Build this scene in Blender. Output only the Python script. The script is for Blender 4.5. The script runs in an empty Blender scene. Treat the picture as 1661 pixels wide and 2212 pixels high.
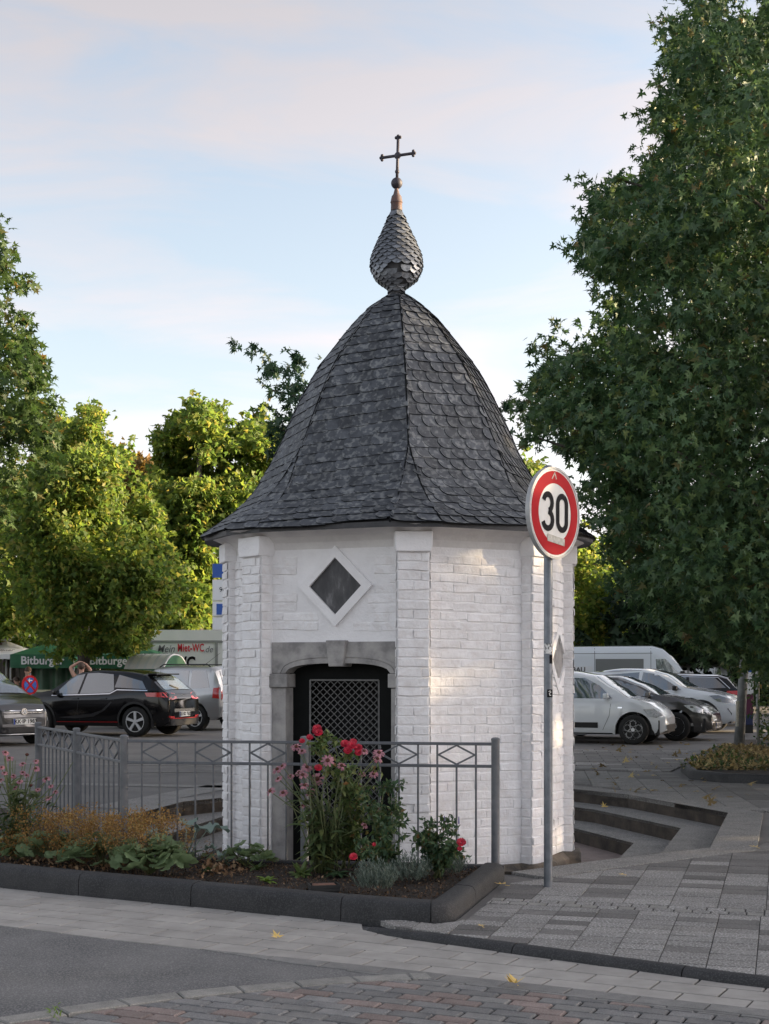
import bpy, bmesh, math, random
import numpy as np
from mathutils import Vector, Matrix, Euler
random.seed(7)
RNG = np.random.default_rng(7)
scene = bpy.context.scene
COL = scene.collection
pi = math.pi
rad = math.radians

# ------------------------------------------------------------------ camera
CAM_H = 1.5
FPX, CX, HY = 3000.0, 830.5, 1452.0          # focal length, centre column and horizon row of the 1661 x 2212 picture
cam_d = bpy.data.cameras.new('camera')
cam = bpy.data.objects.new('camera', cam_d)
COL.objects.link(cam)
cam.location = (0, 0, CAM_H)
cam.rotation_euler = (pi / 2, 0, 0)
cam_d.sensor_fit = 'VERTICAL'
cam_d.sensor_height = 36.0
cam_d.sensor_width = 27.0
cam_d.lens = FPX / 2212 * 36.0
cam_d.shift_y = (HY - 1106.0) / 2212
cam_d.clip_start = 0.1
cam_d.clip_end = 3000
scene.camera = cam

# ------------------------------------------------------------------ sky and sun
SUN_AZ, SUN_EL = 82.0, 12.0                   # degrees right of the view direction, above the horizon
world = bpy.data.worlds.new('World')
scene.world = world
world.use_nodes = True
wn, wl = world.node_tree.nodes, world.node_tree.links
wn.clear()
w_out = wn.new('ShaderNodeOutputWorld')
w_bg = wn.new('ShaderNodeBackground')
w_sky = wn.new('ShaderNodeTexSky')
w_sky.sky_type = 'NISHITA'
w_sky.sun_disc = False
w_sky.sun_elevation = rad(SUN_EL)
w_sky.sun_rotation = rad(SUN_AZ)
w_sky.air_density = 1.0
w_sky.dust_density = 2.6
w_sky.ozone_density = 0.5
w_bg.inputs['Strength'].default_value = 0.12
# thin high cloud veil over the clear sky, the same in every direction
w_tc = wn.new('ShaderNodeTexCoord')
w_map = wn.new('ShaderNodeMapping')
w_map.inputs['Rotation'].default_value = (0.0, 0.10, 0.35)
w_map.inputs['Scale'].default_value = (1.6, 1.3, 7.0)
w_noise = wn.new('ShaderNodeTexNoise')
w_noise.inputs['Scale'].default_value = 2.2
w_noise.inputs['Detail'].default_value = 7
w_noise.inputs['Roughness'].default_value = 0.55
w_noise.inputs['Distortion'].default_value = 0.6
w_ramp = wn.new('ShaderNodeMapRange')
w_ramp.inputs['From Min'].default_value = 0.38
w_ramp.inputs['From Max'].default_value = 0.60
w_ramp.inputs['To Min'].default_value = 0.30
w_ramp.inputs['To Max'].default_value = 0.95
w_mix = wn.new('ShaderNodeMix')
w_mix.data_type = 'RGBA'
wl.new(w_tc.outputs['Generated'], w_map.inputs['Vector'])
wl.new(w_map.outputs['Vector'], w_noise.inputs['Vector'])
wl.new(w_noise.outputs['Fac'], w_ramp.inputs['Value'])
wl.new(w_ramp.outputs['Result'], w_mix.inputs['Factor'])
wl.new(w_sky.outputs['Color'], w_mix.inputs[6])
# the veil scatters the light of the sky behind it, a little whiter and warmer
w_bw = wn.new('ShaderNodeRGBToBW')
w_vl = wn.new('ShaderNodeMix'); w_vl.data_type = 'RGBA'; w_vl.blend_type = 'MULTIPLY'; w_vl.inputs['Factor'].default_value = 1.0
wl.new(w_sky.outputs['Color'], w_bw.inputs['Color'])
wl.new(w_bw.outputs['Val'], w_vl.inputs[6])
w_vl.inputs[7].default_value = (1.17, 1.105, 1.15, 1)
wl.new(w_vl.outputs[2], w_mix.inputs[7])
wl.new(w_mix.outputs[2], w_bg.inputs['Color'])
wl.new(w_bg.outputs['Background'], w_out.inputs['Surface'])

sun_d = bpy.data.lights.new('sun', 'SUN')
sun_d.energy = 4.9
sun_d.angle = rad(0.6)
sun_d.color = (1.0, 0.76, 0.46)
sun = bpy.data.objects.new('sun', sun_d)
COL.objects.link(sun)
_sd = Vector((math.sin(rad(SUN_AZ)) * math.cos(rad(SUN_EL)), math.cos(rad(SUN_AZ)) * math.cos(rad(SUN_EL)), math.sin(rad(SUN_EL))))
sun.rotation_euler = _sd.to_track_quat('Z', 'Y').to_euler()
sun.location = (30, 20, 30)

scene.view_settings.view_transform = 'Standard'
scene.view_settings.look = 'None'
scene.view_settings.gamma = 1.0
scene.view_settings.exposure = 1.70
scene.view_settings.use_curve_mapping = False
scene.render.engine = 'CYCLES'
scene.cycles.max_bounces = 8
scene.cycles.transparent_max_bounces = 12
scene.cycles.use_denoising = True

# ------------------------------------------------------------------ helpers
def G(x, y, z=0.0):
    """the point at height z that the photograph shows at column x, row y"""
    Y = (CAM_H - z) * FPX / (y - HY)
    return Vector(((x - CX) * Y / FPX, Y, z))
def P(x, y, Y):
    return Vector(((x - CX) * Y / FPX, Y, CAM_H + (HY - y) * Y / FPX))

def tag(o, label=None, cat=None, group=None, kind=None):
    if label: o['label'] = label
    if cat: o['category'] = cat
    if group: o['group'] = group
    if kind: o['kind'] = kind
    return o
def thing(name, label, cat, loc=(0, 0, 0), rz=0.0, group=None):
    o = bpy.data.objects.new(name, None)
    COL.objects.link(o)
    o.location = loc
    o.rotation_euler = (0, 0, rz)
    o.empty_display_size = 0.2
    return tag(o, label, cat, group)
def basis(o):
    return Matrix.Translation(o.location) @ o.rotation_euler.to_matrix().to_4x4() @ Matrix.Diagonal((*o.scale, 1))
def attach(o, parent, local=False):
    """parent o; unless local, o keeps the world coordinates its mesh was written in"""
    o.parent = parent
    if not local and parent.parent is None:
        o.matrix_parent_inverse = basis(parent).inverted()
    return o
def link(name, me, parent=None, local=False, loc=None, rot=None):
    o = bpy.data.objects.new(name, me)
    COL.objects.link(o)
    if loc is not None: o.location = loc
    if rot is not None: o.rotation_euler = rot
    if parent is not None: attach(o, parent, local)
    return o
def copy_tree(o, parent=None):
    c = o.copy()
    COL.objects.link(c)
    if parent is not None:
        c.parent = parent
        c.matrix_parent_inverse = o.matrix_parent_inverse.copy()
    for ch in o.children: copy_tree(ch, c)
    return c

def frame_from(z_axis, x_hint=Vector((0, 0, 1))):
    z = Vector(z_axis).normalized()
    x = Vector(x_hint) - z * z.dot(Vector(x_hint))
    if x.length < 1e-5: x = Vector((1, 0, 0)) - z * z.x
    x.normalize()
    return x, z.cross(x), z

class MB:
    """collects verts and faces, then links them as one mesh object"""
    def __init__(s):
        s.v, s.f = [], []
    def add(s, v, f):
        n = len(s.v)
        s.v += [tuple(p) for p in v]
        s.f += [tuple(i + n for i in q) for q in f]
        return s
    def box(s, c, d, rz=0.0, M=None):
        x, y, z = d[0] / 2, d[1] / 2, d[2] / 2
        pts = [Vector(p) for p in ((-x, -y, -z), (x, -y, -z), (x, y, -z), (-x, y, -z), (-x, -y, z), (x, -y, z), (x, y, z), (-x, y, z))]
        R = M if M is not None else Matrix.Rotation(rz, 3, 'Z')
        return s.add([R @ p + Vector(c) for p in pts], [(0, 3, 2, 1), (4, 5, 6, 7), (0, 1, 5, 4), (1, 2, 6, 5), (2, 3, 7, 6), (3, 0, 4, 7)])
    def prism(s, poly, fn, h0, h1):
        """poly of (a, b); fn(a, b, h) gives the point; h0, h1 the two faces"""
        n = len(poly)
        v = [fn(a, b, h0) for a, b in poly] + [fn(a, b, h1) for a, b in poly]
        f = [tuple(range(n - 1, -1, -1)), tuple(range(n, 2 * n))] + [(i, (i + 1) % n, n + (i + 1) % n, n + i) for i in range(n)]
        return s.add(v, f)
    def bar(s, a, b, w, h=None, up=Vector((0, 0, 1))):
        """a straight bar of rectangular section from a to b"""
        a, b = Vector(a), Vector(b)
        x, y, z = frame_from(b - a, up)
        h = h or w
        pr = [x * (w / 2) * i + y * (h / 2) * j for i, j in ((-1, -1), (1, -1), (1, 1), (-1, 1))]
        return s.add([a + q for q in pr] + [b + q for q in pr], [(3, 2, 1, 0), (4, 5, 6, 7), (0, 1, 5, 4), (1, 2, 6, 5), (2, 3, 7, 6), (3, 0, 4, 7)])
    def tube(s, pts, r, n=8, cap=True):
        pts = [Vector(p) for p in pts]
        rs = r if isinstance(r, (list, tuple)) else [r] * len(pts)
        v, f = [], []
        hint = Vector((0.3, 0.2, 1))
        for i, p in enumerate(pts):
            d = (pts[min(i + 1, len(pts) - 1)] - pts[max(i - 1, 0)])
            x, y, z = frame_from(d, hint)
            hint = x
            for k in range(n):
                a = 2 * pi * k / n
                v.append(p + (x * math.cos(a) + y * math.sin(a)) * rs[i])
        for i in range(len(pts) - 1):
            for k in range(n):
                f.append((i * n + k, i * n + (k + 1) % n, (i + 1) * n + (k + 1) % n, (i + 1) * n + k))
        if cap:
            f.append(tuple(range(n - 1, -1, -1)))
            f.append(tuple((len(pts) - 1) * n + k for k in range(n)))
        return s.add(v, f)
    def lathe(s, prof, c=(0, 0, 0), n=24, axis='Z', a0=0.0):
        v, f = [], []
        for r, h in prof:
            for k in range(n):
                a = 2 * pi * k / n + a0
                p = (r * math.cos(a), r * math.sin(a), h)
                if axis == 'Y': p = (p[0], h, p[1])
                if axis == 'X': p = (h, p[0], p[1])
                v.append((p[0] + c[0], p[1] + c[1], p[2] + c[2]))
        for i in range(len(prof) - 1):
            for k in range(n):
                q = (i * n + k, i * n + (k + 1) % n, (i + 1) * n + (k + 1) % n, (i + 1) * n + k)
                f.append(q if axis != 'Y' else q[::-1])
        if prof[0][0] > 1e-4: f.append(tuple(range(n - 1, -1, -1)) if axis != 'Y' else tuple(range(n)))
        if prof[-1][0] > 1e-4:
            t = tuple((len(prof) - 1) * n + k for k in range(n))
            f.append(t if axis != 'Y' else t[::-1])
        return s.add(v, f)
    def sphere(s, c, r, n=12, sc=(1, 1, 1)):
        prof = [(math.sin(pi * i / 8) * r, -math.cos(pi * i / 8) * r) for i in range(9)]
        prof[0] = (1e-5, -r); prof[-1] = (1e-5, r)
        m = MB().lathe(prof, n=n)
        return s.add([(p[0] * sc[0] + c[0], p[1] * sc[1] + c[1], p[2] * sc[2] + c[2]) for p in m.v], m.f)
    def mesh(s, name, mat=None, smooth=False, bevel=0.0, seg=1, angle=None):
        me = bpy.data.meshes.new(name)
        me.from_pydata(s.v, [], s.f)
        if bevel > 0:
            bm = bmesh.new(); bm.from_mesh(me)
            bmesh.ops.remove_doubles(bm, verts=bm.verts, dist=1e-5)
            eds = [e for e in bm.edges if len(e.link_faces) == 2 and e.calc_face_angle(0) > 0.5]
            bmesh.ops.bevel(bm, geom=eds, offset=bevel, segments=seg, affect='EDGES', profile=0.5, clamp_overlap=True)
            bm.to_mesh(me); bm.free()
        if mat is not None: me.materials.append(mat)
        if smooth:
            me.polygons.foreach_set('use_smooth', [True] * len(me.polygons))
            if angle: me.set_sharp_from_angle(angle=rad(angle))
        me.update()
        return me
    def build(s, name, mat=None, parent=None, smooth=False, bevel=0.0, seg=1, angle=None, local=False):
        return link(name, s.mesh(name, mat, smooth, bevel, seg, angle), parent, local)

def np_mesh(name, verts, faces_flat, face_n, mat=None, smooth=False):
    """verts (N,3), flat loop indices, verts per face (const)"""
    me = bpy.data.meshes.new(name)
    nv, nl = len(verts), len(faces_flat)
    nf = nl // face_n
    me.vertices.add(nv); me.loops.add(nl); me.polygons.add(nf)
    me.vertices.foreach_set('co', np.asarray(verts, np.float32).ravel())
    me.loops.foreach_set('vertex_index', np.asarray(faces_flat, np.int32))
    me.polygons.foreach_set('loop_start', np.arange(0, nl, face_n, dtype=np.int32))
    me.polygons.foreach_set('loop_total', np.full(nf, face_n, np.int32))
    if smooth: me.polygons.foreach_set('use_smooth', np.ones(nf, bool))
    me.update(calc_edges=True)
    if mat is not None: me.materials.append(mat)
    return me

# ------------------------------------------------------------------ materials
def ramp_node(nt, stops):
    r = nt.nodes.new('ShaderNodeValToRGB')
    e = r.color_ramp.elements
    while len(e) < len(stops): e.new(0.5)
    for el, (p, c) in zip(e, stops):
        el.position = p
        el.color = (*c, 1)
    return r
def pm(name, c1, c2=None, scale=8.0, rough=0.7, metal=0.0, bump=0.0, bscale=None, detail=5.0, c3=None, sp_scale=0, sp_col=None, sp_amt=0.35,
       spec=0.5, coat=0.0, island=0.0, bdist=0.02, stretch=None, lo=0.35, hi=0.65):
    """procedural principled material: two or three tones by noise, optional fine speckle, per-piece tone, relief"""
    m = bpy.data.materials.new(name)
    m.use_nodes = True
    nt = m.node_tree
    N, L = nt.nodes, nt.links
    b = N['Principled BSDF']
    b.inputs['Roughness'].default_value = rough
    b.inputs['Metallic'].default_value = metal
    b.inputs['Specular IOR Level'].default_value = spec
    b.inputs['Coat Weight'].default_value = coat
    b.inputs['Coat Roughness'].default_value = 0.04
    geo = N.new('ShaderNodeNewGeometry')
    mp = N.new('ShaderNodeMapping')
    L.new(geo.outputs['Position'], mp.inputs['Vector'])
    if stretch: mp.inputs['Scale'].default_value = stretch
    col = None
    if c2 is not None:
        n1 = N.new('ShaderNodeTexNoise')
        n1.inputs['Scale'].default_value = scale
        n1.inputs['Detail'].default_value = detail
        n1.inputs['Roughness'].default_value = 0.6
        L.new(mp.outputs['Vector'], n1.inputs['Vector'])
        stops = [(lo, c1), (hi, c2)] if c3 is None else [(lo, c1), ((lo + hi) / 2, c2), (hi, c3)]
        r = ramp_node(nt, stops)
        L.new(n1.outputs['Fac'], r.inputs['Fac'])
        col = r.outputs['Color']
    if sp_scale:
        n2 = N.new('ShaderNodeTexNoise')
        n2.inputs['Scale'].default_value = sp_scale
        n2.inputs['Detail'].default_value = 2
        L.new(geo.outputs['Position'], n2.inputs['Vector'])
        r2 = ramp_node(nt, [(0.5, (0, 0, 0)), (0.62, (1, 1, 1))])
        L.new(n2.outputs['Fac'], r2.inputs['Fac'])
        ml = N.new('ShaderNodeMath'); ml.operation = 'MULTIPLY'; ml.inputs[1].default_value = sp_amt
        L.new(r2.outputs['Color'], ml.inputs[0])
        mx = N.new('ShaderNodeMix'); mx.data_type = 'RGBA'
        L.new(ml.outputs[0], mx.inputs['Factor'])
        if col is not None: L.new(col, mx.inputs[6])
        else: mx.inputs[6].default_value = (*c1, 1)
        mx.inputs[7].default_value = (*sp_col, 1)
        col = mx.outputs[2]
    if island:
        oi = N.new('ShaderNodeObjectInfo')
        ad = N.new('ShaderNodeMath'); ad.operation = 'ADD'
        L.new(oi.outputs['Random'], ad.inputs[0]); L.new(geo.outputs['Random Per Island'], ad.inputs[1])
        fr = N.new('ShaderNodeMath'); fr.operation = 'FRACT'
        L.new(ad.outputs[0], fr.inputs[0])
        mr = N.new('ShaderNodeMapRange')
        mr.inputs['To Min'].default_value = 1 - island
        mr.inputs['To Max'].default_value = 1 + island
        L.new(fr.outputs[0], mr.inputs['Value'])
        mu = N.new('ShaderNodeMix'); mu.data_type = 'RGBA'; mu.blend_type = 'MULTIPLY'
        mu.inputs['Factor'].default_value = 1
        if col is not None: L.new(col, mu.inputs[6])
        else: mu.inputs[6].default_value = (*c1, 1)
        L.new(mr.outputs['Result'], mu.inputs[7])
        col = mu.outputs[2]
    if col is not None: L.new(col, b.inputs['Base Color'])
    else: b.inputs['Base Color'].default_value = (*c1, 1)
    if bump:
        n3 = N.new('ShaderNodeTexNoise')
        n3.inputs['Scale'].default_value = bscale or scale * 4
        n3.inputs['Detail'].default_value = 6
        n3.inputs['Roughness'].default_value = 0.65
        L.new(mp.outputs['Vector'], n3.inputs['Vector'])
        bp = N.new('ShaderNodeBump')
        bp.inputs['Strength'].default_value = bump
        bp.inputs['Distance'].default_value = bdist
        L.new(n3.outputs['Fac'], bp.inputs['Height'])
        L.new(bp.outputs['Normal'], b.inputs['Normal'])
    return m
def leaf_mat(name, stops, trans=0.35, rough=0.55, spec=0.35, sheen=None):
    """leaf colours by piece, with light passing through the blade"""
    m = bpy.data.materials.new(name)
    m.use_nodes = True
    nt = m.node_tree
    N, L = nt.nodes, nt.links
    b = N['Principled BSDF']
    b.inputs['Roughness'].default_value = rough
    b.inputs['Specular IOR Level'].default_value = spec
    geo = N.new('ShaderNodeNewGeometry')
    r = ramp_node(nt, stops)
    L.new(geo.outputs['Random Per Island'], r.inputs['Fac'])
    L.new(r.outputs['Color'], b.inputs['Base Color'])
    t = N.new('ShaderNodeBsdfTranslucent')
    hs = N.new('ShaderNodeHueSaturation')
    hs.inputs['Value'].default_value = 1.6
    hs.inputs['Saturation'].default_value = 1.1
    hs.inputs['Hue'].default_value = 0.495
    L.new(r.outputs['Color'], hs.inputs['Color'])
    L.new(hs.outputs['Color'], t.inputs['Color'])
    mx = N.new('ShaderNodeMixShader')
    mx.inputs['Fac'].default_value = trans
    L.new(b.outputs['BSDF'], mx.inputs[1]); L.new(t.outputs['BSDF'], mx.inputs[2])
    L.new(mx.outputs['Shader'], N['Material Output'].inputs['Surface'])
    return m
def glass_mat(name, tint=(0.02, 0.03, 0.035), rough=0.03, alpha=None):
    m = pm(name, tint, rough=rough, spec=0.9, coat=0.6)
    m.node_tree.nodes['Principled BSDF'].inputs['IOR'].default_value = 2.1
    return m

MT = {}
MT['limewash'] = pm('limewash', (0.82, 0.81, 0.82), (0.89, 0.88, 0.89), 5, rough=0.85, bump=0.55, bscale=38, bdist=0.012, spec=0.2)
MT['whitewash'] = pm('whitewash', (0.80, 0.785, 0.79), (0.89, 0.88, 0.89), 9, rough=0.85, bump=0.8, bscale=34, bdist=0.012, spec=0.2, island=0.03, sp_scale=13, sp_col=(0.55, 0.47, 0.43), sp_amt=0.16)
MT['slate'] = pm('slate', (0.038, 0.043, 0.051), (0.078, 0.085, 0.097), 11, rough=0.55, bump=0.4, bscale=60, bdist=0.006, island=0.32, spec=0.4,
                 sp_scale=24, sp_col=(0.23, 0.24, 0.24), sp_amt=0.5)
MT['slate_shadow'] = pm('slate_shadow', (0.010, 0.011, 0.012), rough=0.9, spec=0.1)  # near-black on slate sides and hips, paints the shadow lines between slates
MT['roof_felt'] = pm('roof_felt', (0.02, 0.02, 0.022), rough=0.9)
MT['eave_board'] = pm('eave_board', (0.03, 0.032, 0.036), (0.05, 0.05, 0.055), 10, rough=0.6)
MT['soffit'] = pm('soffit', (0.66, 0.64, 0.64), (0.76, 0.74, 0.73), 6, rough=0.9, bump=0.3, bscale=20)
MT['bluestone'] = pm('bluestone', (0.22, 0.213, 0.21), (0.33, 0.318, 0.31), 7, rough=0.8, bump=0.5, bscale=70, bdist=0.006, c3=(0.40, 0.385, 0.37))
MT['plinth'] = pm('plinth', (0.06, 0.055, 0.05), (0.24, 0.19, 0.14), 5, rough=0.85, bump=0.7, bscale=24)
MT['zinc'] = pm('zinc', (0.10, 0.11, 0.125), (0.24, 0.26, 0.295), 30, rough=0.42, metal=0.35, island=0.22, bump=0.2, bscale=80, bdist=0.004)
MT['old_wood'] = pm('old_wood', (0.03, 0.032, 0.036), (0.07, 0.07, 0.075), 14, rough=0.85)
MT['rusty_lead'] = pm('rusty_lead', (0.13, 0.06, 0.045), (0.09, 0.085, 0.09), 22, rough=0.7)
MT['wrought_iron'] = pm('wrought_iron', (0.035, 0.033, 0.045), (0.06, 0.055, 0.07), 30, rough=0.6, metal=0.2)
MT['door_black'] = pm('door_black', (0.004, 0.005, 0.005), (0.007, 0.008, 0.008), 8, rough=0.7, spec=0.15)
MT['lattice'] = pm('lattice', (0.13, 0.13, 0.13), (0.19, 0.19, 0.185), 30, rough=0.7)
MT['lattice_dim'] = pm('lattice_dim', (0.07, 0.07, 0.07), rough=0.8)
MT['plaque'] = pm('plaque', (0.045, 0.045, 0.05), (0.075, 0.075, 0.08), 10, rough=0.6, c3=(0.24, 0.24, 0.25), stretch=(1.0, 1.0, 0.35), lo=0.40, hi=0.70, detail=8)
MT['dark'] = pm('dark', (0.006, 0.006, 0.007), rough=0.9)
MT['joint_grey'] = pm('joint_grey', (0.05, 0.048, 0.046), (0.08, 0.077, 0.073), 20, rough=0.95, spec=0.1)
MT['asphalt'] = pm('asphalt', (0.085, 0.085, 0.088), (0.15, 0.148, 0.146), 1.3, rough=0.85, bump=0.7, bscale=120, bdist=0.008, sp_scale=95, sp_col=(0.27, 0.266, 0.26), sp_amt=0.6)
MT['lot'] = pm('lot', (0.10, 0.096, 0.094), (0.15, 0.143, 0.137), 0.9, rough=0.85, bump=0.5, bscale=60, bdist=0.006, sp_scale=90, sp_col=(0.2, 0.195, 0.19), sp_amt=0.4)
MT['gutter'] = pm('gutter', (0.27, 0.257, 0.24), (0.35, 0.333, 0.312), 5, rough=0.85, island=0.08, bump=0.25, bscale=90, bdist=0.004)
MT['edging'] = pm('edging', (0.17, 0.167, 0.155), (0.25, 0.243, 0.225), 10, rough=0.85, island=0.12, bump=0.5, bscale=120, bdist=0.005, sp_scale=160, sp_col=(0.34, 0.33, 0.31), sp_amt=0.5)
MT['edging_dark'] = pm('edging_dark', (0.14, 0.139, 0.135), (0.20, 0.194, 0.187), 10, rough=0.85, island=0.12, bump=0.5, bscale=120, bdist=0.005, sp_scale=160, sp_col=(0.26, 0.255, 0.25), sp_amt=0.4)
MT['brick_grey'] = pm('brick_grey', (0.12, 0.12, 0.122), (0.19, 0.185, 0.18), 9, rough=0.85, island=0.2, bump=0.5, bscale=120, bdist=0.005, sp_scale=110, sp_col=(0.25, 0.25, 0.25), sp_amt=0.5)
MT['brick_red'] = pm('brick_red', (0.165, 0.125, 0.112), (0.23, 0.178, 0.162), 9, rough=0.85, island=0.18, bump=0.5, bscale=120, bdist=0.005, sp_scale=110, sp_col=(0.28, 0.26, 0.25), sp_amt=0.5)
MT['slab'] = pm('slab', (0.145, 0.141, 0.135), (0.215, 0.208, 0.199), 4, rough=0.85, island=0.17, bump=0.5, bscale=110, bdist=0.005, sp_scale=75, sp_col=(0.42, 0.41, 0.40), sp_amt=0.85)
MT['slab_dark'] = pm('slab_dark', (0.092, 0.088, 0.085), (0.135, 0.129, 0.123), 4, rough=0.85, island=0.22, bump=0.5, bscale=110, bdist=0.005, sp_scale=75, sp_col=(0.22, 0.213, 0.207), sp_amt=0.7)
MT['granite'] = pm('granite', (0.12, 0.117, 0.113), (0.185, 0.178, 0.17), 4, rough=0.85, island=0.05, bump=0.4, bscale=150, bdist=0.004, sp_scale=80, sp_col=(0.36, 0.35, 0.33), sp_amt=0.75)
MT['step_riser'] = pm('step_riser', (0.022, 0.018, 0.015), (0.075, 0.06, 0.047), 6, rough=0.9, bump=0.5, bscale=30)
MT['kerb'] = pm('kerb', (0.016, 0.017, 0.019), (0.032, 0.032, 0.034), 5, rough=0.72, bump=0.7, bscale=90, bdist=0.006, sp_scale=110, sp_col=(0.075, 0.075, 0.075), sp_amt=0.5)
MT['soil'] = pm('soil', (0.022, 0.017, 0.013), (0.05, 0.038, 0.03), 12, rough=0.95, bump=1.0, bscale=50, bdist=0.03)
MT['sand'] = pm('sand', (0.014, 0.013, 0.012), (0.026, 0.024, 0.022), 20, rough=0.95, spec=0.1)
MT['fence_grey'] = pm('fence_grey', (0.10, 0.108, 0.122), (0.135, 0.142, 0.155), 18, rough=0.5, metal=0.15, bump=0.1)
MT['post_grey'] = pm('post_grey', (0.14, 0.15, 0.165), (0.20, 0.205, 0.215), 12, rough=0.55, metal=0.2, bump=0.1)
MT['galv'] = pm('galv', (0.13, 0.145, 0.165), (0.19, 0.205, 0.225), 14, rough=0.45, metal=0.45, bump=0.08)
MT['galv_light'] = pm('galv_light', (0.34, 0.35, 0.36), (0.46, 0.46, 0.46), 14, rough=0.5, metal=0.3)
MT['white_sheet'] = pm('white_sheet', (0.72, 0.71, 0.68), (0.78, 0.77, 0.74), 7, rough=0.4)
MT['sign_red'] = pm('sign_red', (0.40, 0.012, 0.018), (0.47, 0.018, 0.024), 6, rough=0.7, spec=0.15)
MT['black'] = pm('black', (0.008, 0.008, 0.010), rough=0.7, spec=0.15)
MT['tape'] = pm('tape', (0.42, 0.40, 0.34), (0.62, 0.60, 0.55), 40, rough=0.7)
# ================================================================== the setting
ZR = -0.045                                            # road level; the pavement is at 0
def clip_rect(poly, o, d, n, u0, u1, v0, v1):
    """clip polygon (list of 2-vectors) to the rectangle u0..u1, v0..v1 in the frame o, d, n; returns (u, v) points"""
    pts = [((p - o).dot(d), (p - o).dot(n)) for p in poly]
    for ax, lim, sg in ((0, u0, 1), (0, u1, -1), (1, v0, 1), (1, v1, -1)):
        out = []
        for i in range(len(pts)):
            a, b = pts[i - 1], pts[i]
            ia, ib = (a[ax] - lim) * sg >= 0, (b[ax] - lim) * sg >= 0
            if ia != ib:
                t = (lim - a[ax]) / (b[ax] - a[ax])
                out.append((a[0] + (b[0] - a[0]) * t, a[1] + (b[1] - a[1]) * t))
            if ib: out.append(b)
        pts = out
        if len(pts) < 3: return []
    out = []
    for p in pts:
        if not out or abs(p[0] - out[-1][0]) + abs(p[1] - out[-1][1]) > 1e-4: out.append(p)
    return out
def area(p):
    return 0.5 * sum(p[i - 1][0] * p[i][1] - p[i][0] * p[i - 1][1] for i in range(len(p)))
def in_poly(x, y, poly):
    r = False
    for i in range(len(poly)):
        (x1, y1), (x2, y2) = poly[i - 1][:2], poly[i][:2]
        if (y1 > y) != (y2 > y) and x < (x2 - x1) * (y - y1) / (y2 - y1) + x1: r = not r
    return r
def paver_mesh(pts, o, d, n, z, thick, ch, rnd=0.0015):
    if area(pts) < 0: pts = pts[::-1]
    cu = sum(p[0] for p in pts) / len(pts); cv = sum(p[1] for p in pts) / len(pts)
    m = MB()
    k = len(pts)
    tx, ty, tz = random.uniform(-rnd, rnd) * 3, random.uniform(-rnd, rnd) * 3, random.uniform(-rnd, rnd)
    def w(u, v, h):
        q = o + d * u + n * v
        return (q.x, q.y, z + h + tz + (u - cu) * tx + (v - cv) * ty)
    def inset(p, e):
        L = math.hypot(p[0] - cu, p[1] - cv) or 1
        f = max(0.0, 1 - e / L)
        return (cu + (p[0] - cu) * f, cv + (p[1] - cv) * f)
    top = [w(*inset(p, ch * 1.3), 0) for p in pts]
    mid = [w(*p, -ch) for p in pts]
    bot = [w(*p, -thick) for p in pts]
    m.add(top + mid + bot, [tuple(range(k))] + [(k + i, k + (i + 1) % k, (i + 1) % k, i) for i in range(k)] + [(2 * k + i, 2 * k + (i + 1) % k, k + (i + 1) % k, k + i) for i in range(k)])
    return m
def lay(region, o, ang, pw, ph, mats, name, parent, z=0.0, joint=0.006, bond=0.5, thick=0.03, ch=0.003, limit=300, rows=None, wvar=0.0, amin=0.0006, jv=None):
    """pavers laid in rows over a region; each one an object, those beyond the limit joined in one mesh per material"""
    region = [Vector((p[0], p[1])) for p in region]
    o = Vector((o[0], o[1]))
    d = Vector((math.cos(ang), math.sin(ang))); n = Vector((-d.y, d.x))
    us = [(p - o).dot(d) for p in region]; vs = [(p - o).dot(n) for p in region]
    got = []
    j0, j1 = math.floor(min(vs) / ph), math.ceil(max(vs) / ph)
    for j in range(j0, j1):
        if rows and not rows(j): continue
        u = math.floor(min(us) / pw) * pw - pw * ((j * bond) % 1.0) - pw
        while u < max(us):
            L = pw * (1 + random.uniform(-wvar, wvar))
            pts = clip_rect(region, o, d, n, u + joint / 2, u + L - joint / 2, j * ph + (jv or joint) / 2, (j + 1) * ph - (jv or joint) / 2)
            if len(pts) >= 3 and abs(area(pts)) > amin:
                c = o + d * (u + L / 2) + n * (j + 0.5) * ph
                got.append((c.length, pts, (mats(u + L / 2, (j + .5) * ph, c) if callable(mats) else random.choice(mats))))
            u += L
    got.sort(key=lambda g: g[0])
    rest = {}
    for i, (dist, pts, mt) in enumerate(got):
        m = paver_mesh(pts, o, d, n, z, thick, ch)
        if i < limit: m.build(name, MT[mt], parent)
        else: rest.setdefault(mt, MB()).add(m.v, m.f)
    for mt, m in rest.items():
        tag(m.build(name + '_rows', MT[mt], parent), kind='stuff')
    return got

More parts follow.
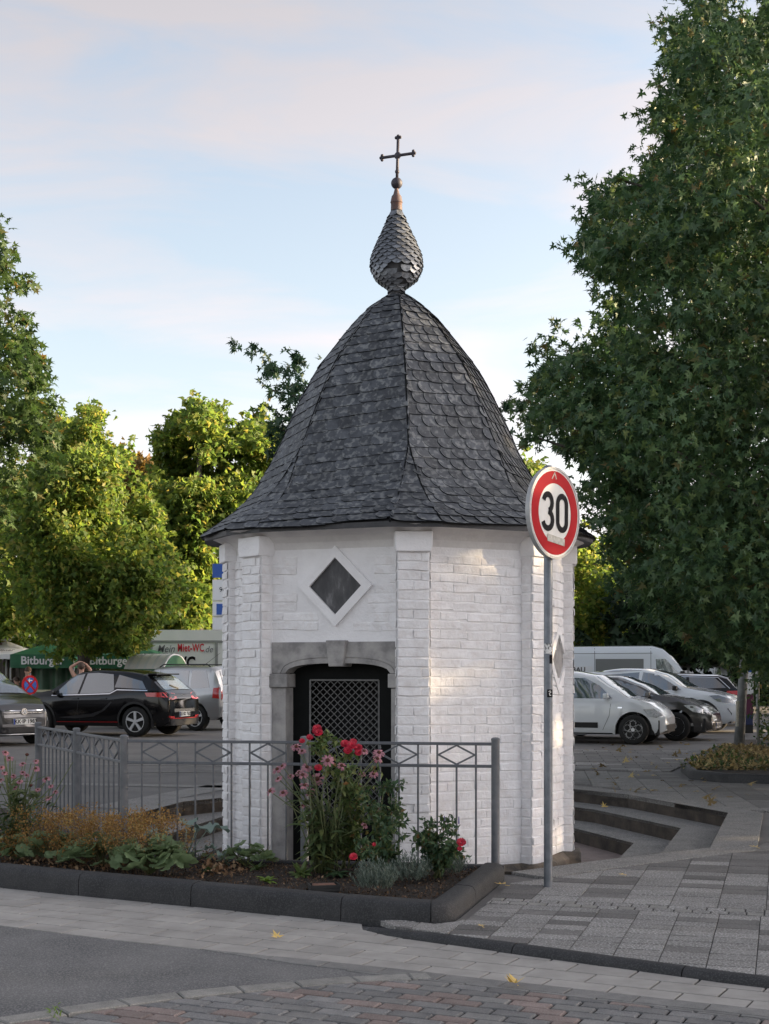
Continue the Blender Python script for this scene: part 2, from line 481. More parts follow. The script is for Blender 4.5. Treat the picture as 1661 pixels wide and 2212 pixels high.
# ---- the sunken court round the chapel
Q = [Vector(q) for q in ((0.95, 10.42), (1.70, 11.05), (2.78, 11.87), (3.66, 14.80), (2.98, 16.98), (2.3, 18.0), (0.5, 18.4), (-1.3, 17.3), (-1.97, 16.5), (-2.33, 16.07), (-2.66, 14.5), (-2.5, 12.5), (-1.93, 10.86))]
STEP_EDGE = [2, 3, 4, 5, 6, 7, 8, 9]                  # edges i -> i+1 that carry steps
def offset_poly(poly, dist):
    n = len(poly); out = []
    for i in range(n):
        a, b, c = poly[i - 1], poly[i], poly[(i + 1) % n]
        d1, d2 = (b - a).normalized(), (c - b).normalized()
        n1, n2 = Vector((-d1.y, d1.x)), Vector((-d2.y, d2.x))
        e1 = dist if (i - 1) % n in STEP_EDGE else 0.0
        e2 = dist if i in STEP_EDGE else 0.0
        p1, p2 = b + n1 * e1, b + n2 * e2
        cr = d1.x * d2.y - d1.y * d2.x
        if abs(cr) < 1e-3: out.append((p1 + p2) / 2); continue
        t = ((p2.x - p1.x) * d2.y - (p2.y - p1.y) * d2.x) / cr
        out.append(p1 + d1 * t)
    return out
def sheet(name, outer, holes, z, mat):
    bm = bmesh.new()
    for loop in [outer] + holes:
        vs = [bm.verts.new((p[0], p[1], z)) for p in loop]
        for i in range(len(vs)): bm.edges.new((vs[i - 1], vs[i]))
    bmesh.ops.triangle_fill(bm, use_beauty=True, use_dissolve=False, edges=bm.edges[:])
    for f in bm.faces:
        if f.normal.z < 0: f.normal_flip()
    me = bpy.data.meshes.new(name)
    bm.to_mesh(me); bm.free()
    me.materials.append(mat)
    return tag(link(name, me), kind='structure')

gz = -0.02
# kerb line of the flower bed (outer foot), road gutter and dropped kerb
KERB = [Vector(p) for p in ((-5.2, 11.32), (-2.76, 9.98), (-2.12, 9.61), (-1.28, 9.16), (-0.273, 8.62), (0.0, 8.49), (0.16, 8.42), (0.28, 8.385), (0.37, 8.40), (0.43, 8.46), (0.475, 8.60), (0.60, 9.07), (0.816, 9.89), (0.875, 10.13))]
DROP = [Vector(p) for p in ((0.12, 8.13), (0.80, 7.63), (1.69, 6.98), (1.88, 6.86), (3.3, 5.98))]     # pavement side of the dropped kerb
road_edge = [(-60, 41.0), (-5.2, 11.32)] + [tuple(k) for k in KERB[1:7]] + [tuple(p) for p in DROP] + [(12, 0.2), (20, -8)]
ground = sheet('ground', [(-900, 41.5), (-60, 41.0), (-5.2, 11.32)] + [tuple(k) for k in KERB[1:7]] + [tuple(p) for p in DROP] + [(12, 0.2), (40, -20), (900, -20), (900, 1500), (-900, 1500)], [[tuple(q) for q in Q]], gz, MT['lot'])
road = sheet('road', [(-900, -60), (900, -60), (900, -19.5), (40, -19.5), (12.2, 0.3), (3.3, 6.15), (0.12, 8.3), (-0.27, 8.8), (-2.76, 10.1), (-5.2, 11.5), (-60, 41.2), (-900, 41.7)], [], ZR - 0.02, MT['asphalt'])

# steps of the court: three risers, each ring of blocks a step
stairs = thing('stairs', 'stone steps leading down to the sunken court around the white chapel', 'steps', (0, 16, -0.48))
court = []
for k in range(3):
    a, b = offset_poly(Q, 0.48 * k), offset_poly(Q, 0.48 * (k + 1)) if k < 2 else offset_poly(Q, 0.48 * k)
    z0, z1 = -0.16 * k, -0.16 * (k + 1)
    for i in range(len(Q)):
        j = (i + 1) % len(Q)
        if k > 0 and i not in STEP_EDGE: continue
        zz = z1 if i in STEP_EDGE else -0.5
        top = (gz if k == 0 else z0)
        if k == 0: top = 0.003
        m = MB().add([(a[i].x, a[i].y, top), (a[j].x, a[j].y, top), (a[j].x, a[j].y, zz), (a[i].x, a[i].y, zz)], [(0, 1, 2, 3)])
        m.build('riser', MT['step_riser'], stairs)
        if i in STEP_EDGE and k < 2:
            nx = b
            ov = 0.012
            m = MB()
            quad = [(a[i].x, a[i].y), (a[j].x, a[j].y), (nx[j].x, nx[j].y), (nx[i].x, nx[i].y)]
            m.prism(quad, lambda u, v, h: (u, v, h), z1 - 0.03, z1)
            m.build('tread', MT['granite'], stairs)
fl = offset_poly(Q, 0.96)
court_floor = sheet('court_paving', [tuple(p) for p in Q], [], -0.482, MT['brick_red'])
# granite border slabs round the court
border = thing('court_border', 'pale granite border slabs edging the sunken court beside the chapel', 'border', (2.6, 11.5, 0))
def offset_open(pts, dist):
    out = []
    for i in range(len(pts)):
        d = (pts[min(i + 1, len(pts) - 1)] - pts[max(i - 1, 0)]).normalized()
        n = Vector((d.y, -d.x))
        if 0 < i < len(pts) - 1:
            d1 = (pts[i] - pts[i - 1]).normalized()
            c = max(0.5, d.dot(d1))
        else: c = 1
        out.append(pts[i] + n * dist / c)
    return out
line = Q[0:11]
outer = offset_open(line, 0.36)
for i in range(10):
    a, b, c, d = line[i], line[i + 1], outer[i + 1], outer[i]
    L = (b - a).length
    k = max(1, round(L / 1.1))
    for t in range(k):
        t0, t1 = t / k + 0.002, (t + 1) / k - 0.002
        q = [a.lerp(b, t0), a.lerp(b, t1), d.lerp(c, t1), d.lerp(c, t0)]
        MB().prism([(p.x, p.y) for p in q][::-1], lambda u, v, h: (u, v, h), -0.05, 0.003).build('border_slab', MT['granite'], border, bevel=0.003)

# ---- carriageway edge: gutter pavers, edging rows, brick field
GLO = [Vector(p) for p in ((-5.2, 9.95), (-2.35, 8.48), (-1.33, 7.90), (0.0, 7.27), (1.76, 6.35), (3.6, 5.38))]
g_ang = math.atan2(6.35 - 8.48, 1.76 + 2.35)
gutter_reg = [GLO[0], GLO[1], GLO[2], GLO[3], GLO[4], GLO[5], Vector((3.3, 5.895)), Vector((1.878, 6.785)), Vector((1.686, 6.905)), Vector((0.797, 7.555)), Vector((0.145, 8.035)), Vector((0.015, 8.145)), Vector((-0.13, 8.33)), Vector((-0.14, 8.52)), Vector((-0.28, 8.61)), Vector((-1.285, 9.15)), Vector((-2.125, 9.60)), Vector((-2.765, 9.97)), Vector((-5.2, 11.25))]
gutter = tag(bpy.data.objects.new('gutter', None), kind='structure'); COL.objects.link(gutter)
lay(gutter_reg, (-1.33, 7.905), g_ang, 0.335, 0.2, ['gutter'], 'paver', gutter, z=ZR, joint=0.011, limit=300, amin=0.002)
# dark edging row below the gutter, from the asphalt's tip to the right
n_g = Vector((-math.sin(g_ang), math.cos(g_ang)))
def goff(p, k): return Vector(p) - n_g * k
row_reg = [goff((-1.05, 7.775), 0.0), goff(GLO[3], 0.0), goff(GLO[4], 0.0), goff(GLO[5], 0.0), goff(GLO[5], 0.165), goff(GLO[4], 0.165), goff(GLO[3], 0.165), goff((-0.35, 7.46), 0.15)]
edging = tag(bpy.data.objects.new('road_edging', None), kind='structure'); COL.objects.link(edging)
lay(row_reg, (-0.35, 7.27 + 0.19 - 0.165), g_ang, 0.34, 0.17, ['edging_dark'], 'edging_stone', edging, z=ZR, joint=0.008, amin=0.002)
# pale edging stones along the asphalt
E = [Vector(p) for p in ((-2.6, 5.35), (-1.72, 6.21), (-1.07, 6.67), (-0.585, 6.88), (-0.113, 7.07), (0.22, 7.13))]
def along(pts, s):
    for i in range(len(pts) - 1):
        L = (pts[i + 1] - pts[i]).length
        if s <= L or i == len(pts) - 2: return pts[i].lerp(pts[i + 1], s / L), (pts[i + 1] - pts[i]).normalized()
        s -= L
tot = sum((E[i + 1] - E[i]).length for i in range(len(E) - 1))
s = 0.0
while s < tot - 0.02:
    e = min(s + 0.30, tot)
    a, da = along(E, s + 0.004); b, db = along(E, e - 0.004)
    na, nb = Vector((da.y, -da.x)), Vector((db.y, -db.x))
    q = [a, b, b + nb * 0.125, a + na * 0.125]
    pts = [(p.x, p.y) for p in q]
    paver_mesh(pts, Vector((0, 0)), Vector((1, 0)), Vector((0, 1)), ZR + 0.004, 0.03, 0.006, 0.003).build('edging_stone', MT['edging'], edging)
    s = e
Eo = [p + Vector(((E[min(i + 1, 5)] - E[max(i - 1, 0)]).normalized().y, -(E[min(i + 1, 5)] - E[max(i - 1, 0)]).normalized().x)) * 0.135 for i, p in enumerate(E)]
bricks_reg = [Eo[0], Eo[1], Eo[2], Eo[3], Eo[4], goff((0.30, 7.12), 0.17), goff(GLO[4], 0.172), goff(GLO[5], 0.172), Vector((3.6, 4.6)), Vector((-2.6, 4.6))]
brick_field = tag(bpy.data.objects.new('brick_paving', None), kind='structure'); COL.objects.link(brick_field)
def brick_tone(u, v, c):
    return random.choice(['brick_grey', 'brick_grey', 'brick_grey', 'brick_red', 'brick_grey', 'brick_red', 'edging_dark'])
lay(bricks_reg, (0.1, 6.9), g_ang + rad(3), 0.205, 0.103, brick_tone, 'paver', brick_field, z=ZR, joint=0.010, ch=0.007, limit=300, bond=0.47, amin=0.0012)
# smooth asphalt wedge is the road sheet itself, brought up to the level of its edges
sheet('asphalt_strip', [tuple(p) for p in [Vector((-5.2, 9.95)), GLO[1], GLO[2], Vector((-1.05, 7.775)), Vector((-0.35, 7.30)), Vector((0.2, 7.13)), Vector((-0.113, 7.07)), E[3], E[2], E[1], E[0], Vector((-7, 4)), Vector((-12, 12))]], [], ZR - 0.005, MT['asphalt'])

sheet('joint_bed', [tuple(p) for p in gutter_reg], [], ZR - 0.010, MT['sand'])
sheet('joint_bed', [tuple(p) for p in row_reg], [], ZR - 0.010, MT['sand'])
sheet('joint_bed', [tuple(p) for p in bricks_reg], [], ZR - 0.011, MT['sand'])
# ---- dropped kerb stones between gutter and pavement
def kerb_run(name, parent, pts, cuts, prof, mat, z0=ZR, sink=0.0):
    """sweep a kerb profile (offset to the left of travel, height) along pts; one object per stone"""
    tot = sum((pts[i + 1] - pts[i]).length for i in range(len(pts) - 1))
    acc = [0]
    for i in range(len(pts) - 1): acc.append(acc[-1] + (pts[i + 1] - pts[i]).length)
    nrm = []
    for i in range(len(pts)):
        d1 = (pts[i] - pts[i - 1]).normalized() if i else (pts[1] - pts[0]).normalized()
        d2 = (pts[i + 1] - pts[i]).normalized() if i < len(pts) - 1 else d1
        d = (d1 + d2).normalized()
        nrm.append(Vector((-d.y, d.x)) / max(0.6, d.dot(d1)))
    def at(s):
        for i in range(len(pts) - 1):
            if s <= acc[i + 1] + 1e-6:
                t = (s - acc[i]) / (acc[i + 1] - acc[i])
                return pts[i].lerp(pts[i + 1], t), nrm[i].lerp(nrm[i + 1], t)
        return pts[-1], nrm[-1]
    cuts = [0] + sorted(c for c in cuts if 0 < c < tot) + [tot]
    for c0, c1 in zip(cuts, cuts[1:]):
        ss = sorted(set([c0 + 0.003] + [a for a in acc if c0 + 0.02 < a < c1 - 0.02] + [c1 - 0.003]))
        m = MB(); k = len(prof)
        dz = random.uniform(-0.002, 0.002)
        v = []
        for s_ in ss:
            p, n = at(s_)
            for off, h in prof:
                q = p + n * off
                v.append((q.x, q.y, z0 + h + dz - sink * max(0.0, 1 - s_ / 0.5)))
        f = []
        for i in range(len(ss) - 1):
            for j in range(k):
                f.append((i * k + j, (i + 1) * k + j, (i + 1) * k + (j + 1) % k, i * k + (j + 1) % k))
        f.append(tuple(range(k))); f.append(tuple((len(ss) - 1) * k + j for j in range(k - 1, -1, -1)))
        m.add(v, f)
        o = m.build(name, mat, parent, smooth=True, angle=45)
dk = tag(bpy.data.objects.new('dropped_kerb', None), kind='structure'); COL.objects.link(dk)
dpts = [Vector((-0.12, 8.33)), Vector((0.02, 8.15)), Vector((0.15, 8.04)), Vector((0.80, 7.56)), Vector((1.69, 6.91)), Vector((1.88, 6.79)), Vector((3.3, 5.9))]
kerb_run('kerb_stone', dk, dpts, [1.08, 2.08, 3.08], [(0, -0.05), (0, 0.010), (0.010, 0.026), (0.028, 0.040), (0.055, 0.046), (0.07, 0.044), (0.07, -0.05)], MT['kerb'], sink=0.036)

# ---- pavement right of the flower bed: aggregate slabs and small setts
pave_ang = rad(-16)
pave_reg = [Vector(p) for p in ((0.10, 8.40), (-0.03, 8.40), (0.07, 8.20), (0.19, 8.095), (0.842, 7.62), (1.732, 6.975), (1.922, 6.855), (3.35, 5.96), (6.0, 6.5), (6.0, 11.9), (4.4, 14.6), (3.13, 11.75), (1.95, 10.76), (1.22, 10.14), (0.90, 9.88), (0.64, 8.95), (0.52, 8.5), (0.44, 8.36), (0.3, 8.28))]
sheet('joint_bed', [tuple(p) for p in pave_reg], [], -0.007, MT['joint_grey'])
pavement = tag(bpy.data.objects.new('pavement', None), kind='structure'); COL.objects.link(pavement)
dark_cells = {}
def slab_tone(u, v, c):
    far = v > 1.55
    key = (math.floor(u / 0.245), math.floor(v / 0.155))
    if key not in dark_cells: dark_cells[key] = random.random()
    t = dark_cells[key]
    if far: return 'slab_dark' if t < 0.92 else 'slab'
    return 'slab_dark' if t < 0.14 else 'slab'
po = Vector((0.6, 7.9))
pd = Vector((math.cos(pave_ang), math.sin(pave_ang))); pn = Vector((-pd.y, pd.x))
def band(v0, v1):
    """the part of the pavement between two lines parallel to the slab rows"""
    o = po
    pts = clip_rect(pave_reg, o, pd, pn, -9, 9, v0, v1)
    return [o + pd * u + pn * v for u, v in pts]
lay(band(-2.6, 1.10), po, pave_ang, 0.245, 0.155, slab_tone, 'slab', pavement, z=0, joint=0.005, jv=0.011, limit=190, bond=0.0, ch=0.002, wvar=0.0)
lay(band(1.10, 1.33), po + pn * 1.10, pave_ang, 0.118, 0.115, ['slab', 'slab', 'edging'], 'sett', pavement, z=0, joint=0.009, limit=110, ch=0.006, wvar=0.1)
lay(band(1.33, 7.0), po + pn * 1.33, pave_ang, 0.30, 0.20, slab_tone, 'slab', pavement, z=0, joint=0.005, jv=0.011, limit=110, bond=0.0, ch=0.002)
# ---- paving beyond the court
far_pave = tag(bpy.data.objects.new('plaza_paving', None), kind='structure'); COL.objects.link(far_pave)
fr = [G(1200, 1690), G(1264, 1694), G(1330, 1703), G(1390, 1711), G(1500, 1733), G(1576, 1748), G(1661, 1752), G(1900, 1752), G(1900, 1662), G(1661, 1694), G(1560, 1691), G(1478, 1684), G(1452, 1668), G(1200, 1664)]
fr = [(p.x, p.y) for p in fr]
def far_tone(u, v, c):
    r = (c.y - 17.2) / 1.0
    q = (u + 0.25 * v) % 4.2
    if q < 1.0: return 'granite' 
    return 'slab_dark'
lay(fr, (3.0, 17.5), rad(-6), 0.34, 0.34, far_tone, 'slab', far_pave, z=0.001, joint=0.008, limit=160, bond=0.0, ch=0.003)
fr2 = [G(1200, 1662), G(1448, 1666), G(1490, 1645), G(1540, 1618), G(1200, 1618)]
lay([(p.x, p.y) for p in fr2], (3.0, 21.5), rad(-6), 0.5, 0.33, lambda u, v, c: 'slab_dark' if random.random() < .8 else 'slab', 'slab', far_pave, z=0.001, joint=0.01, limit=120, bond=0.5, ch=0.003)
# pale paved bands between the parking bays
def strip(name, a, b, w, mat='granite', z=-0.014):
    a, b = Vector((a[0], a[1])), Vector((b[0], b[1]))
    d = (b - a).normalized(); n = Vector((-d.y, d.x)) * (w / 2)
    q = [a - n, b - n, b + n, a + n]
    o = MB().add([(p.x, p.y, z) for p in q], [(0, 1, 2, 3)]).build(name, MT[mat])
    return tag(o, kind='structure')
for (x0, y0, x1, y1, w) in ((-60, 1688, 500, 1697, 0.35), (230, 1742, 520, 1688, 0.5), (-60, 1646, 500, 1652, 0.18), (150, 1668, 500, 1664, 0.12), (1200, 1640, 1540, 1628, 0.15), (1200, 1600, 1650, 1604, 0.15)):
    strip('bay_marking', G(x0, y0), G(x1, y1), w, 'granite')

# ---- flower bed kerb, soil, edging under the fence
bed_kerb = tag(bpy.data.objects.new('bed_kerb', None), kind='structure'); COL.objects.link(bed_kerb)
acc = 0; cuts = []
for i in range(len(KERB) - 1):
    acc += (KERB[i + 1] - KERB[i]).length
    if i in (1, 2, 3, 6, 10): cuts.append(acc)
cuts = [1.4] + cuts
kprof = [(0.0, -0.06), (0.004, 0.09), (0.010, 0.123), (0.024, 0.142), (0.05, 0.150), (0.125, 0.153), (0.145, 0.147), (0.15, 0.13), (0.15, -0.06)]
kerb_run('kerb_stone', bed_kerb, KERB, cuts, kprof, MT['kerb'])
FENCE = [Vector((-3.33, 13.35)), Vector((-2.665, 12.02)), Vector((-2.0, 10.67)), Vector((-0.60, 10.435)), Vector((0.815, 10.2))]
soil_in = [KERB[i] + Vector((0.02, 0.12)) for i in range(len(KERB))]
soil_poly = [Vector((-5.2, 11.45))] + [k + (Vector((0.06, 0.11)) if i < 6 else Vector((-0.09, 0.06))) for i, k in enumerate(KERB) if i > 0] + [Vector((0.80, 10.25)), Vector((-2.0, 10.72)), Vector((-4.05, 14.8)), Vector((-7.5, 15.0))]
def grid_sheet(name, poly, step, zf, mat):
    xs = [p[0] for p in poly]; ys = [p[1] for p in poly]
    bm = bmesh.new()
    vs = [bm.verts.new((p[0], p[1], 0)) for p in poly]
    f = bm.faces.new(vs)
    for ax, lo, hi in ((0, min(xs), max(xs)), (1, min(ys), max(ys))):
        c = lo + step
        while c < hi:
            nrm = (1, 0, 0) if ax == 0 else (0, 1, 0)
            co = (c, 0, 0) if ax == 0 else (0, c, 0)
            bmesh.ops.bisect_plane(bm, geom=bm.verts[:] + bm.edges[:] + bm.faces[:], plane_co=co, plane_no=nrm)
            c += step
    for v in bm.verts: v.co.z = zf(v.co.x, v.co.y)
    for f in bm.faces:
        if f.normal.z < 0: f.normal_flip()
        f.smooth = True
    me = bpy.data.meshes.new(name); bm.to_mesh(me); bm.free()
    me.materials.append(mat)
    return tag(link(name, me), kind='structure')
from mathutils import noise as mnoise
def soil_z(x, y): return 0.055 + 0.03 * mnoise.noise(Vector((x * 2.1, y * 2.1, 0.3))) + 0.012 * mnoise.noise(Vector((x * 9, y * 9, 1.3)))
soil = grid_sheet('soil', soil_poly, 0.14, soil_z, MT['soil'])
fe = tag(bpy.data.objects.new('fence_edging', None), kind='structure'); COL.objects.link(fe)
kerb_run('edging_stone', fe, [p + Vector((0, 0)) for p in FENCE[2:]] + [Vector((0.88, 10.19))], [1.0, 2.0], [(-0.05, -0.12), (-0.05, 0.075), (-0.04, 0.085), (0.04, 0.085), (0.05, 0.075), (0.05, -0.5)], MT['kerb'], z0=0)
kerb_run('edging_stone', fe, FENCE[:3], [1.0, 2.0, 3.0, 4.0], [(-0.05, -0.12), (-0.05, 0.075), (-0.04, 0.085), (0.04, 0.085), (0.05, 0.075), (0.05, -0.12)], MT['kerb'], z0=0)
# ================================================================== the chapel
CC = Vector((0.12, 12.5))
ANG = [-74, -49, 4, 48.5, 84, 134, 185, 235]
RAD = [1.57, 1.62, 1.57, 1.57, 1.57, 1.58, 1.57, 1.58]
def cpt(ang, r):
    return Vector((CC.x + r * math.sin(rad(ang)), CC.y - r * math.cos(rad(ang))))
chapel = thing('chapel', 'small white octagonal brick chapel with bell-shaped slate roof and cross', 'chapel', (CC.x, CC.y, -0.48))
WT = 2.60                                             # wall top
wc = [cpt(a, r - 0.06) for a, r in zip(ANG, RAD)]      # wall corners
class Face:
    """a vertical wall plane: s along it, h above it, z up"""
    def __init__(f, a, b):
        f.a, f.b = a, b
        f.L = (b - a).length
        f.d = (b - a) / f.L
        f.n = Vector((f.d.y, -f.d.x))
    def p(f, s, z, h=0.0):
        q = f.a + f.d * s + f.n * h
        return Vector((q.x, q.y, z))
    def s_at(f, px):
        """where the photograph's column px meets the wall"""
        k = (px - CX) / FPX
        return (k * f.a.y - f.a.x) / (f.d.x - k * f.d.y)
    def z_at(f, px, py):
        q = f.p(f.s_at(px), 0)
        return CAM_H + (HY - py) * q.y / FPX
    def rz(f): return math.atan2(f.d.y, f.d.x)
faces = [Face(wc[i], wc[(i + 1) % 8]) for i in range(8)]
FRONT, RIGHT = faces[1], faces[2]
# --- door measures
sD0, sD1 = FRONT.s_at(619), FRONT.s_at(846)
sM = (sD0 + sD1) / 2
zSpring, zCrown, zLint = 1.49, 1.572, 1.745
jw = 0.125
DOOR_BOT = -0.32
def wall_panel(i):
    f = faces[i]
    m = MB()
    fn = lambda s, z, h: f.p(s, z, h)
    if i == 1:
        m.prism([(0, -0.5), (sD0 - jw * 0.6, -0.5), (sD0 - jw * 0.6, WT), (0, WT)], fn, -0.2, 0)
        m.prism([(sD1 + jw * 0.6, -0.5), (f.L, -0.5), (f.L, WT), (sD1 + jw * 0.6, WT)], fn, -0.2, 0)
        m.prism([(sD0 - jw * 0.6, zLint - 0.05), (sD1 + jw * 0.6, zLint - 0.05), (sD1 + jw * 0.6, WT), (sD0 - jw * 0.6, WT)], fn, -0.2, 0)
    else:
        m.prism([(0, -0.5), (f.L, -0.5), (f.L, WT), (0, WT)], fn, -0.2, 0)
    return m.build('wall', MT['limewash'], chapel)
walls = [wall_panel(i) for i in range(8)]
# --- bricks under thick whitewash: a few shared shapes, each laid as its own piece
def brick_shape(L, H, D, seed):
    rr = random.Random(seed)
    nx = 4 if L > 0.15 else 3
    m = MB(); g = []
    e = 0.007
    for j in range(4):
        row = []
        for i in range(nx + 1):
            x = (-L / 2, -L / 2 + e, 0, L / 2 - e, L / 2)[i] if nx == 4 else (-L / 2, -L / 2 + e, L / 2 - e, L / 2)[i]
            z = (-H / 2, -H / 2 + 0.0025, H / 2 - 0.013, H / 2)[j]
            edge = i in (0, nx) or j in (0, 3)
            y = 0.004 if j in (0, 3) else -D * (1 + rr.uniform(-0.35, 0.3)) * (1.0 if j == 1 else 0.80) * (0.55 if i in (0, nx) else 1.0)
            if not edge: x += rr.uniform(-.005, .005); z += rr.uniform(-.004, .004)
            else: x += rr.uniform(-.004, .004); z += rr.uniform(-.003, .003)
            row.append(len(m.v)); m.v.append((x, y, z))
        g.append(row)
    for j in range(3):
        for i in range(nx):
            m.f.append((g[j][i], g[j][i + 1], g[j + 1][i + 1], g[j + 1][i]))
    return m
SH = {}
for L in (0.30, 0.235, 0.115):
    SH[L] = [brick_shape(L, 0.072, 0.0155, 100 * L + k) for k in range(9)]
SHM = {L: [b.mesh('brick', MT['whitewash'], smooth=False) for b in v] for L, v in SH.items()}
COURSE = 0.0765
def lay_bricks(f, s0, s1, z0, z1, parent, skip=None, single=True, h=0.0, keep=1.0, depth=1.0):
    rest = MB(); j = 0; z = z0; n = 0
    rz = f.rz()
    while z + COURSE * 0.6 < z1:
        s = s0 + (0.0 if j % 2 else -0.12)
        while s < s1 - 0.03:
            L = random.choice((0.235, 0.235, 0.30, 0.30, 0.115))
            a, b = max(s, s0), min(s + L + 0.01, s1)
            w = b - a - 0.002
            if w > 0.045:
                base = min(SH, key=lambda q: abs(q - w))
                c = (a + b) / 2
                if not (skip and skip(a, b, z, z + COURSE)) and random.random() < keep:
                    k = random.randrange(9)
                    pos = f.p(c, z + COURSE / 2 + random.uniform(-.004, .004) + 0.012 * math.sin(c * 2.3 + z), h)
                    sc = (w / base, depth * random.uniform(0.55, 1.15), COURSE / 0.0765 * random.uniform(0.94, 1.08))
                    ro = random.uniform(-0.02, 0.02)
                    if single:
                        o = link('brick', SHM[base][k], parent, loc=pos, rot=(0, ro, rz))
                        o.scale = sc
                    else:
                        M = Matrix.Translation(pos) @ Euler((0, ro, rz)).to_matrix().to_4x4() @ Matrix.Diagonal((*sc, 1))
                        rest.add([M @ Vector(v) for v in SH[base][k].v], SH[base][k].f)
                    n += 1
            s += L + 0.01
        z += COURSE; j += 1
    if rest.v: tag(rest.build('bricks', MT['whitewash'], parent), kind='stuff')
    return n
dia = (FRONT.s_at(726), 2.195)
dia_w, dia_h = (FRONT.s_at(806) - FRONT.s_at(648)) / 2, 0.327
def skip_front(a, b, z0, z1):
    if z0 < zLint + 0.02 and b > sD0 - jw and a < sD1 + jw: return True
    c, zc = (a + b) / 2, (z0 + z1) / 2
    for s_ in (a, c, b):
        for z_ in (z0, zc, z1):
            if abs(s_ - dia[0]) / (dia_w + 0.0) + abs(z_ - dia[1]) / (dia_h + 0.0) < 1.0: return True
    return False
PW = 0.26                                             # pilaster width
def side(i, e): return PW / 2 * 0.9
nb = 0
nb += lay_bricks(FRONT, side(1, 0), FRONT.L - side(1, 1), -0.0765, 2.46, walls[1], skip_front, depth=0.42, keep=1.0)
nb += lay_bricks(RIGHT, side(2, 0), RIGHT.L - side(2, 1), -0.0765, 2.46, walls[2], depth=0.62)
E_face = faces[3]
nic = (E_face.s_at(1204), 1.61)                                    # diamond recess on the next face
def skip_e(a, b, z0, z1):
    return abs((a + b) / 2 - nic[0]) / 0.30 + abs((z0 + z1) / 2 - nic[1]) / 0.30 < 1.0
nb2 = lay_bricks(E_face, side(3, 0), E_face.L - side(3, 1), -0.0765, 2.46, walls[3], skip_e, single=False)
nb2 += lay_bricks(faces[0], side(0, 0), faces[0].L - side(0, 1), -0.0765, 2.46, walls[0], single=False)
for i in (4, 5, 6, 7): lay_bricks(faces[i], side(i, 0), faces[i].L - side(i, 1), -0.0765, 2.46, walls[i], single=False)
# --- corner pilasters
for i in range(8):
    a, r = ANG[i], RAD[i]
    c = cpt(a, r)
    ang = rad(a)
    out = Vector((math.sin(ang), -math.cos(ang)))
    tan = Vector((math.cos(ang), math.sin(ang)))
    w = PW
    pf = Face(c - tan * w / 2 - out * 0.01, c + tan * w / 2 - out * 0.01)
    m = MB().prism([(0, -0.11), (w, -0.11), (w, 2.47), (0, 2.47)], lambda s, z, h: pf.p(s, z, h), -0.16, 0)
    pil = m.build('pilaster', MT['limewash'], chapel, bevel=0.01, seg=2)
    lay_bricks(pf, 0.004, w - 0.004, -0.0765, 2.46, pil, single=(i in (1, 2)), depth=0.9)
    for sd in (-1, 1):                                 # bricks on the returns of the pilaster
        e = c + tan * (sd * w / 2) - out * 0.01
        sf = Face(e - out * 0.10, e) if sd > 0 else Face(e, e - out * 0.10)
        sf = Face(e, e - out * 0.10) if sd > 0 else Face(e - out * 0.10, e)
        lay_bricks(sf, 0.004, 0.096, -0.0765, 2.46, pil, single=False, depth=0.7)
    cap = MB()
    cap.prism([(-0.008, 2.45), (w + 0.008, 2.45), (w + 0.018, 2.50), (w + 0.02, 2.61), (-0.02, 2.61), (-0.018, 2.50)], lambda s, z, h: pf.p(s, z, h), -0.16, 0.035)
    cap.build('pilaster_cap', MT['limewash'], chapel, bevel=0.008, seg=2)
    # plinth block under the pilaster
    pb = MB().prism([(-0.06, -0.5), (w + 0.06, -0.5), (w + 0.06, -0.13), (w + 0.02, -0.072), (-0.02, -0.072), (-0.06, -0.13)], lambda s, z, h: pf.p(s, z, h), -0.2, 0.07)
    pb.build('plinth_block', MT['plinth'], chapel, bevel=0.02, seg=2)
for i in range(8):
    f = faces[i]
    if i == 1: continue
    m = MB().prism([(-0.5, 0.075), (-0.13, 0.075), (-0.07, 0.0), (-0.07, -0.1), (-0.5, -0.1)], lambda z, h, s: f.p(s, z, h), 0.05, f.L - 0.05)
    m.build('plinth', MT['plinth'], chapel, bevel=0.012, seg=2)
# white cove under the eaves
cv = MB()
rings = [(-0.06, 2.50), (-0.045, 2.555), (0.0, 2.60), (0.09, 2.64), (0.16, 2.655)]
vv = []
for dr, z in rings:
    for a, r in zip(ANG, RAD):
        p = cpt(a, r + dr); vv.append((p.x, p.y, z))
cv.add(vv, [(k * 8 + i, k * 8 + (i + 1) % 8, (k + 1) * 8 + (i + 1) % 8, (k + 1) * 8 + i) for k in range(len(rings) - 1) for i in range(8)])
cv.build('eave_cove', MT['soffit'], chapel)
# --- diamond panel over the door
def diamond(f, s, z, w, h):
    return [(s - w, z), (s, z - h), (s + w, z), (s, z + h)]
plaque = MB().prism(diamond(FRONT, dia[0], dia[1], dia_w * 0.72, dia_h * 0.72), lambda s, z, h: FRONT.p(s, z, h), -0.02, 0.004).build('plaque', MT['plaque'], chapel)
fr_ = MB()
oi, ii = diamond(FRONT, dia[0], dia[1], dia_w, dia_h), diamond(FRONT, dia[0], dia[1], dia_w * 0.71, dia_h * 0.71)
for k in range(4):
    k2 = (k + 1) % 4
    fr_.prism([oi[k], oi[k2], ii[k2], ii[k]], lambda s, z, h: FRONT.p(s, z, h), 0.0, 0.03)
fr_.build('plaque_frame', MT['limewash'], chapel)
